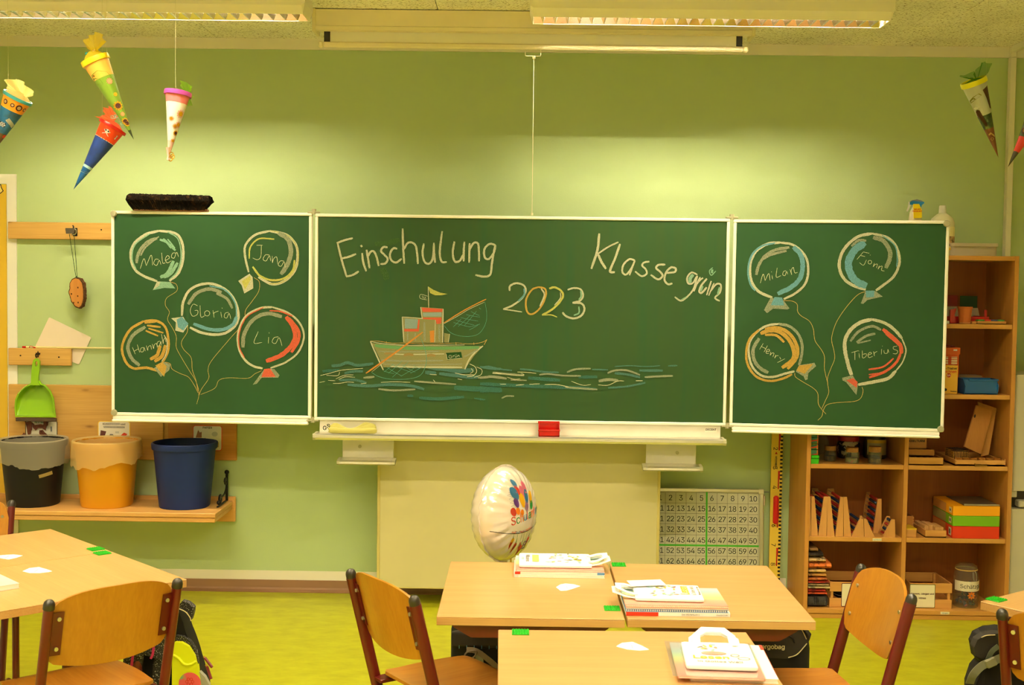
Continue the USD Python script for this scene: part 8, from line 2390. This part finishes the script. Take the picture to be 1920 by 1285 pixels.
def bal(x, y, side=1, lift=0.0):
    """Point of the balloon's skin over the disc point (x, y)."""
    x, y = np.asarray(x, float), np.asarray(y, float)
    r = np.sqrt(x * x + y * y) / Rb
    h = Tb * np.sqrt(np.clip(1 - np.clip(r, 0, 1) ** 2.2, 0, 1)) ** 1.05
    a = np.arctan2(y, x)
    edge = np.clip((r - 0.55) / 0.45, 0, 1)
    h = h + 0.0045 * edge * (1 - np.clip(r, 0, 1) ** 6) * np.sin(a * 26) - 0.0
    return bc + x[..., None] * bu + y[..., None] * bv + (side * (h + lift))[..., None] * bn


bal_t = Thing('foil_balloon', 'white foil balloon printed with coloured balloons and lettering, behind the middle tables', 'balloon', bc)
n, k = 208, 22
for side, nm in ((1, 'printed_side'), (-1, 'back_side')):
    V, F_ = [], []
    for q in range(k + 1):
        r = Rb * math.sin(q / k * PI / 2)
        a = np.arange(n) / n * 2 * PI
        V.append(bal(r * np.cos(a), r * np.sin(a), side))
    V = np.vstack(V)
    for q in range(k):
        for i in range(n):
            j = (i + 1) % n
            f = [[q * n + i, (q + 1) * n + i, (q + 1) * n + j], [q * n + i, (q + 1) * n + j, q * n + j]]
            F_ += f if side > 0 else [t[::-1] for t in f]
    m = trimesh.Trimesh(V, F_, process=False)
    if side > 0:
        mat_foil = M('pearl_foil', (222, 212, 200), 0.16, metal=0.18, spec=0.7, coat=0.5)
        main = bal_t.part(nm, m, mat_foil, world=True, smooth=True)
    else:
        bal_t.part(nm, m, mat_foil, world=True, smooth=True)
# the welded seam round the edge
V, F_ = [], []
for i in range(n):
    a = i / n * 2 * PI
    for rr, dz_ in ((Rb - 0.002, 0.0006), (Rb + 0.007, 0.0006), (Rb + 0.007, -0.0006), (Rb - 0.002, -0.0006)):
        V.append(bc + bu * rr * math.cos(a) + bv * rr * math.sin(a) + bn * (dz_ + 0.0015 * math.sin(a * 26)))
for i in range(n):
    j = (i + 1) % n
    for p in range(4):
        q = (p + 1) % 4
        F_ += [[i * 4 + p, j * 4 + p, j * 4 + q], [i * 4 + p, j * 4 + q, i * 4 + q]]
bal_t.part('seam', trimesh.Trimesh(np.array(V), F_, process=False), mat_foil, world=True)
nk = bc - bv * (Rb + 0.003)
neck = [(-0.012, 0.004), (0.012, 0.004), (0.010, -0.018), (0.022, -0.030), (-0.022, -0.030), (-0.010, -0.018)]
bal_t.part('neck', placed(extrude(Polygon(neck), 0.0016), nk - bn * 0.0008, bu, bv), mat_foil, world=True)
rb_ = [nk - bv * 0.02, nk - bv * 0.08 + np.array([0.01, 0.02, 0]), np.array([nk[0] + 0.02, 4.44, 0.62]), np.array([nk[0] + 0.02, 4.43, 0.3]), np.array([nk[0] + 0.03, 4.42, 0.03])]
bal_t.part('ribbon', ribbon(spline(rb_, 8), 0.005, (0, 1, 0), 0.0006), M('gold_ribbon', (206, 180, 70), 0.3), world=True)
bal_t.part('weight', lathe([(0.001, 0), (0.03, 0), (0.032, 0.006), (0.026, 0.035), (0.001, 0.037)], 20).apply_translation(rb_[-1] * (1, 1, 0)), M('ribbon_weight', (190, 60, 50), 0.4), world=True, smooth=40)


def bprint(poly, x, y, mat, size=1.0, turn=0.0, lift=0.0012, name='print'):
    m = poly.copy() if isinstance(poly, trimesh.Trimesh) else extrude(poly.segmentize(0.006), 1e-5)
    m = m.subdivide()
    c, s = math.cos(turn), math.sin(turn)
    X_, Y_ = m.vertices[:, 0] * size, m.vertices[:, 1] * size
    m.vertices = bal(x + c * X_ - s * Y_, y + s * X_ + c * Y_, 1, lift)
    bal_t.part(name, m, mat, world=True, parent=main)


def drop_shape(w, h):
    a = np.linspace(0, 2 * PI, 22)[:-1]
    return Polygon([(w / 2 * math.sin(t) * (1 - 0.25 * (1 - math.cos(t)) / 2), h / 2 * math.cos(t)) for t in a])


pcols = {n_: M('balloon_' + n_, c_, 0.4) for n_, c_ in dict(blue=(70, 136, 176), red=(226, 84, 60), pink=(230, 130, 156), yellow=(246, 200, 30), purple=(120, 70, 150), orange=(246, 150, 30), mauve=(184, 140, 170), green=(40, 160, 70), teal=(20, 130, 166)).items()}
for x, y, w, h, cname, tn in ((-0.030, 0.117, 0.030, 0.036, 'blue', 0.5), (-0.045, 0.083, 0.046, 0.056, 'blue', 0.45), (-0.028, 0.093, 0.030, 0.040, 'red', 0.4), (-0.004, 0.085, 0.032, 0.050, 'pink', 0.2), (0.016, 0.098, 0.034, 0.052, 'pink', 0.1), (-0.046, 0.050, 0.032, 0.040, 'purple', 0.35), (-0.014, 0.055, 0.038, 0.060, 'yellow', 0.2), (0.014, 0.066, 0.034, 0.056, 'blue', -0.05), (0.042, 0.060, 0.03, 0.05, 'yellow', -0.2), (0.008, 0.030, 0.034, 0.040, 'mauve', 0.0), (-0.064, 0.020, 0.034, 0.036, 'red', 0.5), (-0.044, 0.020, 0.028, 0.030, 'orange', 0.4), (-0.022, 0.012, 0.026, 0.026, 'orange', 0.4), (0.04, 0.03, 0.03, 0.036, 'green', -0.3)):
    bprint(drop_shape(w * 0.86, h * 0.9), x * 1.12 - 0.006, y, pcols[cname], turn=tn, lift=0.0012 + 0.0002 * (abs(x) * 100 % 5), name='balloon_print')
xx = -0.090
for ch, cname in zip('Schulanfang', ('red', 'green', 'orange', 'blue', 'red', 'green', 'orange', 'red', 'teal', 'green', 'orange')):
    m = meshkit.text_mesh(ch, 0.030, 1e-5)
    b = m.bounds
    m.apply_translation([-b[0][0], 0, 0])
    m = m.subdivide()
    bprint(m, xx, -0.026 + 0.10 * (xx + 0.078), pcols[cname], turn=0.08, lift=0.0016, name='lettering')
    xx += (b[1][0] - b[0][0]) + 0.0035
lx = np.linspace(-0.158, 0.12, 40)
ly = -0.058 + 0.012 * ((lx + 0.02) / 0.1) ** 2 - 0.004
for a_, b__ in zip(lx[:-1:3], lx[3::3]):
    pass
w_ = 0.0011
v = np.vstack([bal(lx, ly + w_, 1, 0.0014), bal(lx, ly - w_, 1, 0.0014)])
nn = len(lx)
bal_t.part('string_print', trimesh.Trimesh(v, [t for i in range(nn - 1) for t in ([i, nn + i, nn + i + 1], [i, nn + i + 1, i + 1])], process=False), mat_ink, world=True, parent=main)
for k_, (x, l, cname, kind_) in enumerate(((-0.073, 0.030, 'red', 'cone'), (-0.052, 0.048, 'blue', 'cone'), (-0.028, 0.042, 'red', 'A'), (-0.012, 0.062, 'mauve', 'cone'), (0.008, 0.045, 'orange', 'B'), (0.03, 0.04, 'red', 'cone'))):
    y0_ = -0.060 + 0.012 * ((x + 0.02) / 0.1) ** 2
    bprint(sbox(-0.0006, -l, 0.0006, 0), x, y0_, pcols['green'], name='string_print')
    for sgn in (-1, 1):
        bprint(disc(0.006, 10, 0.0035).difference(disc(0.004, 10, 0.002)), x + sgn * 0.006, y0_ + 0.002, pcols[cname], turn=sgn * 0.5, name='bow_print')
    if kind_ == 'cone':
        bprint(Polygon([(-0.008, 0.008), (0.008, 0.008), (-0.004, -0.022)]), x, y0_ - l - 0.008, M('cone_print', (200, 90, 40), 0.5) if k_ == 0 else '/World/Looks/cone_print', name='cone_print')
        bprint(disc(0.0085, 12), x, y0_ - l + 0.003, pcols['yellow' if k_ == 0 else 'red'], lift=0.0016, name='cone_print')
    else:
        m = meshkit.text_mesh(kind_, 0.03, 1e-5)
        m.apply_translation([-0.01, -0.03, 0])
        bprint(m, x, y0_ - l + 0.004, pcols['red' if kind_ == 'A' else 'purple'], turn=0.15, name='lettering')
cu = np.linspace(0, 14, 60)
qx, qy = -0.082 + 0.010 * np.sin(cu * 1.9) + cu * 0.0005, 0.09 - cu * 0.004
v = np.vstack([bal(qx, qy + 0.0005, 1, 0.0014), bal(qx, qy - 0.0005, 1, 0.0014)])
nn = len(qx)
bal_t.part('curl_print', trimesh.Trimesh(v, [t for i in range(nn - 1) for t in ([i, nn + i, nn + i + 1], [i, nn + i + 1, i + 1])], process=False), mat_greyink, world=True, parent=main)

# ------------------------------------------------------------------ school bags
mat_bagk = M('bag_black', (22, 20, 18), 0.75, spec=0.25, bump=0.2, bscale=420)
mat_bagk2 = M('bag_charcoal', (44, 40, 34), 0.7, spec=0.3, bump=0.2, bscale=420)
mat_strapg = M('strap_grey_brown', (112, 98, 78), 0.7)
mat_strapl = M('strap_grey', (120, 122, 100), 0.6)
mat_piping = M('pale_piping', (206, 192, 150), 0.5)
mat_speck = M('black_with_specks', (20, 18, 20), 0.7, second=(206, 200, 190), vscale=260, smin=0.37, smax=0.40)
mat_pinkb = M('pink_binding', (176, 22, 96), 0.5)
mat_neon = M('neon_yellow_cover', (226, 236, 0), 0.5, vary=0.06, vscale=9)


def at_bag(px, py, Y):
    return onY(px, py, Y)


# satchel under the left middle table
YS1 = 4.05
o = onY(912, 1190, YS1)
bg = Thing('school_bag', 'black school satchel with thin blue pattern under the left middle table', 'school bag', (o[0] + 0.06, YS1 + 0.068, 0))
hh = onY(912, 1170, YS1)[2]
m = soft_box((0.36, 0.13, hh), 0.035)
bg.part('body', mv(m, (0, 0, hh / 2 + 0.001)), mat_bagk, smooth=50)
L_ = onY(849, 1190, YS1)[0] - bg.loc[0] + 0.005
yfr = -0.07
bg.part('flap', mv(soft_box((0.355, 0.03, 0.055), 0.012), (0, yfr + 0.004, hh - 0.052)), mat_bagk2, smooth=50)
bg.part('handle', tube(np.array([(x, yfr + 0.005, hh - 0.07 + 0.004 * math.cos(x * 30)) for x in np.linspace(-0.17, 0.17, 24)]), 0.013, 12), mat_bagk, smooth=True)
mat_bp = M('blue_print', (60, 110, 130), 0.5)
for k, x in enumerate(np.linspace(-0.15, 0.15, 13)):
    bg.part('blue_stitch', bx((x - 0.0012, yfr - 0.0105, hh - 0.082), (x + 0.0012, yfr - 0.006, hh - 0.058)), mat_bp)
bg.part('yellow_strip', bx((-0.045, yfr - 0.016, hh - 0.032), (0.06, yfr - 0.010, hh - 0.026)), M('reflective_yellow', (236, 220, 60), 0.3))
bk_ = spline([(-0.125, yfr - 0.012, hh - 0.085), (-0.09, yfr - 0.02, hh - 0.088), (-0.04, yfr - 0.018, hh - 0.125), (0.0, yfr - 0.02, hh - 0.16), (0.04, yfr - 0.018, hh - 0.155), (0.05, yfr - 0.008, hh - 0.09)], 8)
bg.part('strap', ribbon(bk_, 0.018, (0, -1, 0.2), 0.003), mat_strapg)
bg.part('buckle', [tube(np.array([(-0.112 + 0.02 * math.cos(t) * (abs(math.cos(t)) ** -0.4 if abs(math.cos(t)) > 0.1 else 1), yfr - 0.024, hh - 0.098 + 0.012 * math.sin(t) + 0.4 * 0.02 * math.cos(t)) for t in np.linspace(0, 6.283, 25)]), 0.003, 6)], mat_strapg)
bg.part('strap', ribbon(spline([(-0.085, yfr - 0.014, hh - 0.09), (-0.08, yfr - 0.02, hh - 0.13), (-0.07, yfr - 0.02, hh - 0.2)], 8), 0.026, (0, -1, 0), 0.003), mat_strapl)
em_ = [flat(disc(0.026, 20).difference(disc(0.0235, 20)), (0.012, yfr - 0.0035, hh - 0.165)), flat(disc(0.02, 14, 0.008).difference(disc(0.018, 14, 0.006)), (0.012, yfr - 0.004, hh - 0.165)), flat(rrect(0.036, 0.026, 0.003), (0.014, yfr - 0.0035, hh - 0.21))]
bg.part('red_emblem', em_, M('emblem_red', (130, 14, 12), 0.5))

# satchel with the lettering at the right of the right middle table
YS2 = 4.03
o = onY(1462, 1178, YS2)
hh = onY(1470, 1174, YS2)[2]
bg = Thing('school_bag', 'black school satchel with pale lettering and piping, right of the nearest table', 'school bag', (o[0] - 0.02, YS2 + 0.075, 0))
wB = 0.315
yfr = -0.075
bg.part('body', mv(soft_box((wB - 0.03, 0.15, hh - 0.03), 0.05), (-0.01, 0.005, (hh - 0.03) / 2 + 0.001)), mat_bagk, smooth=50)
o_ = np.array([bg.loc[0], bg.loc[1] + yfr, 0])
fpx = [(1380, 1178), (1440, 1171), (1498, 1172), (1508, 1176), (1519, 1190), (1516, 1199), (1512, 1207), (1500, 1219), (1488, 1230), (1478, 1234), (1440, 1232), (1380, 1228)]
fl_ = Polygon([(onY(x, y, o_[1])[0] - bg.loc[0], onY(x, y, o_[1])[2]) for x, y in fpx]).buffer(0.004)
fm = extrude(fl_.segmentize(0.01), 0.03)
bg.part('flap', placed(fm, (0, yfr + 0.03, 0), FX, FZ), mat_bagk2, smooth=60)
def loc2(x, y, d=0.002):
    p = onY(x, y, o_[1] - d)
    return (p[0] - bg.loc[0], yfr - d, p[2])
bg.part('piping', tube(spline([loc2(1498, 1175), loc2(1505, 1184), loc2(1512, 1199)], 6), 0.0018, 6), mat_piping)
bg.part('piping', tube(spline([loc2(1513, 1207), (loc2(1508, 1213)), loc2(1494, 1228), loc2(1478, 1233.5)], 6), 0.0018, 6), mat_piping)
pk = spline([loc2(1380, 1193, 0.002), loc2(1420, 1190.5, 0.002), loc2(1470, 1191.5, 0.002), loc2(1485, 1197, 0.002), loc2(1490, 1206, 0.002)], 6)
bg.part('pocket_seam', tube(pk, 0.0025, 6), mat_bagk)
mm = text('ergobag', 0.0145, loc2(1449.5, 1213, 0.0025), bold=True, depth=0.001)
bg.part('lettering', mm, M('pale_lettering', (222, 210, 160), 0.5))
bg.part('reflector', flat(disc(0.004, 12), loc2(1444, 1200, 0.003)), M('silver_reflector', (230, 236, 240), 0.1, metal=0.9))
bg.part('side_pocket', mv(soft_box((0.1, 0.13, hh - 0.06), 0.04), (loc2(1508, 1220)[0] - 0.03, 0.0, (hh - 0.06) / 2 + 0.001)), mat_bagk, smooth=50)
bg.part('top_edge', placed(extrude(Polygon([loc2(*p)[::2] for p in ((1500, 1172), (1508, 1176), (1513, 1183), (1517, 1189), (1514, 1191), (1510, 1186))]), 0.05), (0, yfr + 0.03, 0), FX, FZ), mat_bagk2)

# backpack with the neon cover behind the left front chair
YB3 = 4.15
p = lambda x, y, Y=YB3: onY(x, y, Y)
ctr = p(312, 1285)
bp = Thing('school_backpack', 'black speckled backpack with pink bindings and neon yellow cover, behind the left chair', 'school bag', (ctr[0], YB3 + 0.1, 0))
def prism_px(pts, Y, th, seg=0.012, puff=0.0, seed=0):
    pg = Polygon([(p(x, y, Y)[0], max(p(x, y, Y)[2], 0.006)) for x, y in pts]).buffer(0)
    m = placed(extrude(pg.segmentize(seg), th), (0, Y + th, 0), FX, FZ)
    if puff:
        m = m.subdivide()
        m = jitter(m, puff, 14, seed)
    return m
bp.part('body', prism_px([(262, 1500), (262, 1255), (280, 1180), (305, 1158), (334, 1146), (344, 1168), (349, 1188), (364, 1230), (379, 1282), (387, 1330), (390, 1500)], YB3, 0.09, puff=0.004), mat_bagk, world=True, smooth=50)
bp.part('top_flap', prism_px([(330, 1142), (341, 1128), (352, 1131), (363, 1140), (362, 1150), (358, 1164), (350, 1150), (340, 1141)], YB3 - 0.012, 0.03), mat_speck, world=True, smooth=50)
bp.part('piping', tube(spline([p(336, 1142, YB3 - 0.014), p(348, 1148, YB3 - 0.014), p(356, 1158, YB3 - 0.014), p(358, 1165, YB3 - 0.014)], 5), 0.0018, 6), mat_piping, world=True)
bp.part('speckled_front', prism_px([(330, 1192), (345, 1194), (358, 1205), (368, 1222), (372, 1245), (368, 1250), (362, 1238), (355, 1218), (345, 1208), (330, 1206)], YB3 - 0.012, 0.02), mat_speck, world=True, smooth=50)
bp.part('neon_cover', prism_px([(322, 1500), (322, 1225), (327, 1205), (340, 1205), (354, 1213), (364, 1230), (370, 1250), (374, 1285), (376, 1330), (378, 1500)], YB3 - 0.03, 0.03, puff=0.004, seed=3), mat_neon, world=True, smooth=50)
bp.part('cover_fold', tube(spline([p(322, 1228, YB3 - 0.034), p(334, 1234, YB3 - 0.04), p(346, 1246, YB3 - 0.04), p(358, 1246, YB3 - 0.036), p(368, 1240, YB3 - 0.032)], 6), 0.005, 8), mat_neon, world=True, smooth=True)
bd = p(356, 1282, YB3 - 0.036)
bp.part('badge', flat(disc(0.038, 30), bd), M('badge_pink', (226, 90, 96), 0.4, second=(120, 170, 110), vscale=18, smin=0.35, smax=0.45), world=True)
for k in range(6):
    a = k / 6 * 2 * PI
    bp.part('badge_flower', flat(disc(0.0055, 12).difference(disc(0.0035, 12)), bd + (0.010 * math.cos(a), -0.001, 0.010 * math.sin(a) + 0.006)), mat_redink, world=True)
bp.part('side_panel', prism_px([(286, 1500), (286, 1250), (294, 1215), (306, 1188), (318, 1180), (314, 1220), (312, 1280), (312, 1500)], YB3 - 0.014, 0.02), mat_speck, world=True)
st1 = [p(250, 1245, YB3 - 0.06), p(255, 1218, YB3 - 0.08), p(268, 1196, YB3 - 0.08), p(283, 1188, YB3 - 0.06), p(291, 1196, YB3 - 0.05), p(290, 1222, YB3 - 0.05), p(286, 1232, YB3 - 0.05)]
bp.part('shoulder_strap', ribbon(spline(st1, 8), 0.06, (0.3, -1, 0), 0.014), mat_speck, world=True)
bp.part('strap_binding', tube(spline([q + (0, -0.02, 0) for q in st1], 8), 0.0045, 8), mat_pinkb, world=True)
st2 = [p(268, 1190, YB3 - 0.03), p(272, 1212, YB3 - 0.05), p(280, 1228, YB3 - 0.05), p(288, 1232, YB3 - 0.05)]
bp.part('strap_binding', tube(spline(st2, 6), 0.0035, 8), M('dark_pink', (110, 16, 44), 0.5), world=True)
bp.part('side_strap', ribbon(spline([p(240, 1202, YB3 - 0.02), p(236, 1215, YB3 - 0.03), p(237, 1230, YB3 - 0.03), p(236, 1250, YB3 - 0.03)], 6), 0.012, (0, -1, 0), 0.003), mat_strapl, world=True)
bp.part('pad', prism_px([(229, 1365), (231, 1240), (236, 1205), (250, 1196), (268, 1194), (272, 1365)], YB3 - 0.005, 0.05), mat_bagk, world=True)
for k, (x0, y0, x1, y1) in enumerate(((384, 1234, 398, 1252), (388, 1250, 396, 1274))):
    bp.part('zip_pull', cyl(p(x0, y0, YB3 - 0.02), p(x1, y1, YB3 - 0.03), 0.005, 8), M('zip_dark_red', (110, 24, 34), 0.4) if k == 0 else '/World/Looks/zip_dark_red', world=True)
    bp.part('zip_ring', cyl(p(x0 - 2, y0 - 3, YB3 - 0.02), p(x0, y0, YB3 - 0.02), 0.004, 8), M('brass_ring', (206, 160, 80), 0.3, metal=0.8) if k == 0 else '/World/Looks/brass_ring', world=True)
bp.part('grey_patch', prism_px([(374, 1260), (384, 1270), (392, 1285), (394, 1320), (378, 1320)], YB3 - 0.008, 0.02), M('grey_patch', (170, 168, 158), 0.5), world=True)

# bag behind the chair at the right edge
YB4 = 4.04
p4 = lambda x, y, Y=YB4: onY(x, y, Y)
b4 = Thing('school_backpack', 'black backpack with grey buckled strap behind the chair in the bottom right corner', 'school bag', (p4(1880, 1285)[0], YB4 + 0.1, 0))
pg = [(1812, 1600), (1812, 1290), (1822, 1262), (1832, 1250), (1824, 1235), (1821, 1215), (1828, 1200), (1848, 1190), (1870, 1187), (1900, 1190), (1935, 1210), (1945, 1290), (1945, 1600)]
def prism4(pts, Y, th, puff=0.0, seed=0):
    g = Polygon([(p4(x, y, Y)[0], max(p4(x, y, Y)[2], 0.008)) for x, y in pts]).buffer(0)
    m = placed(extrude(g.segmentize(0.012), th), (0, Y + th, 0), FX, FZ)
    return jitter(m.subdivide(), puff, 14, seed) if puff else m
b4.part('body', prism4([(x + 16, y) for x, y in pg], YB4, 0.1, 0.004), mat_bagk, world=True, smooth=50)
b4.part('lid', prism4([(1829, 1232), (1827, 1215), (1833, 1201), (1848, 1191), (1868, 1188), (1900, 1190), (1930, 1205), (1930, 1240), (1880, 1232), (1845, 1240)], YB4 - 0.03, 0.04, 0.004, 2), mat_bagk2, world=True, smooth=50)
b4.part('piping', tube(spline([p4(1840, 1196, YB4 - 0.034), p4(1850, 1192, YB4 - 0.034), p4(1866, 1191, YB4 - 0.034)], 5), 0.0018, 6), mat_piping, world=True)
b4.part('strap', ribbon(spline([p4(1818, 1282, YB4 - 0.04), p4(1825, 1266, YB4 - 0.06), p4(1840, 1250, YB4 - 0.06), p4(1856, 1243, YB4 - 0.06), p4(1872, 1236, YB4 - 0.05), p4(1890, 1228, YB4 - 0.05)], 8), 0.026, (0, -1, 0.1), 0.004), mat_strapl, world=True)
b4.part('strap', ribbon(spline([p4(1852, 1238, YB4 - 0.045), p4(1860, 1222, YB4 - 0.05), p4(1872, 1212, YB4 - 0.045)], 6), 0.016, (0, -1, 0.1), 0.003), M('strap_olive', (96, 104, 84), 0.6), world=True)
q = p4(1858, 1243, YB4 - 0.066)
b4.part('buckle', rot(cbx(q, (0.036, 0.012, 0.03), 0.004), -0.45, (0, 1, 0), q), M('buckle_grey', (136, 134, 108), 0.4), world=True)
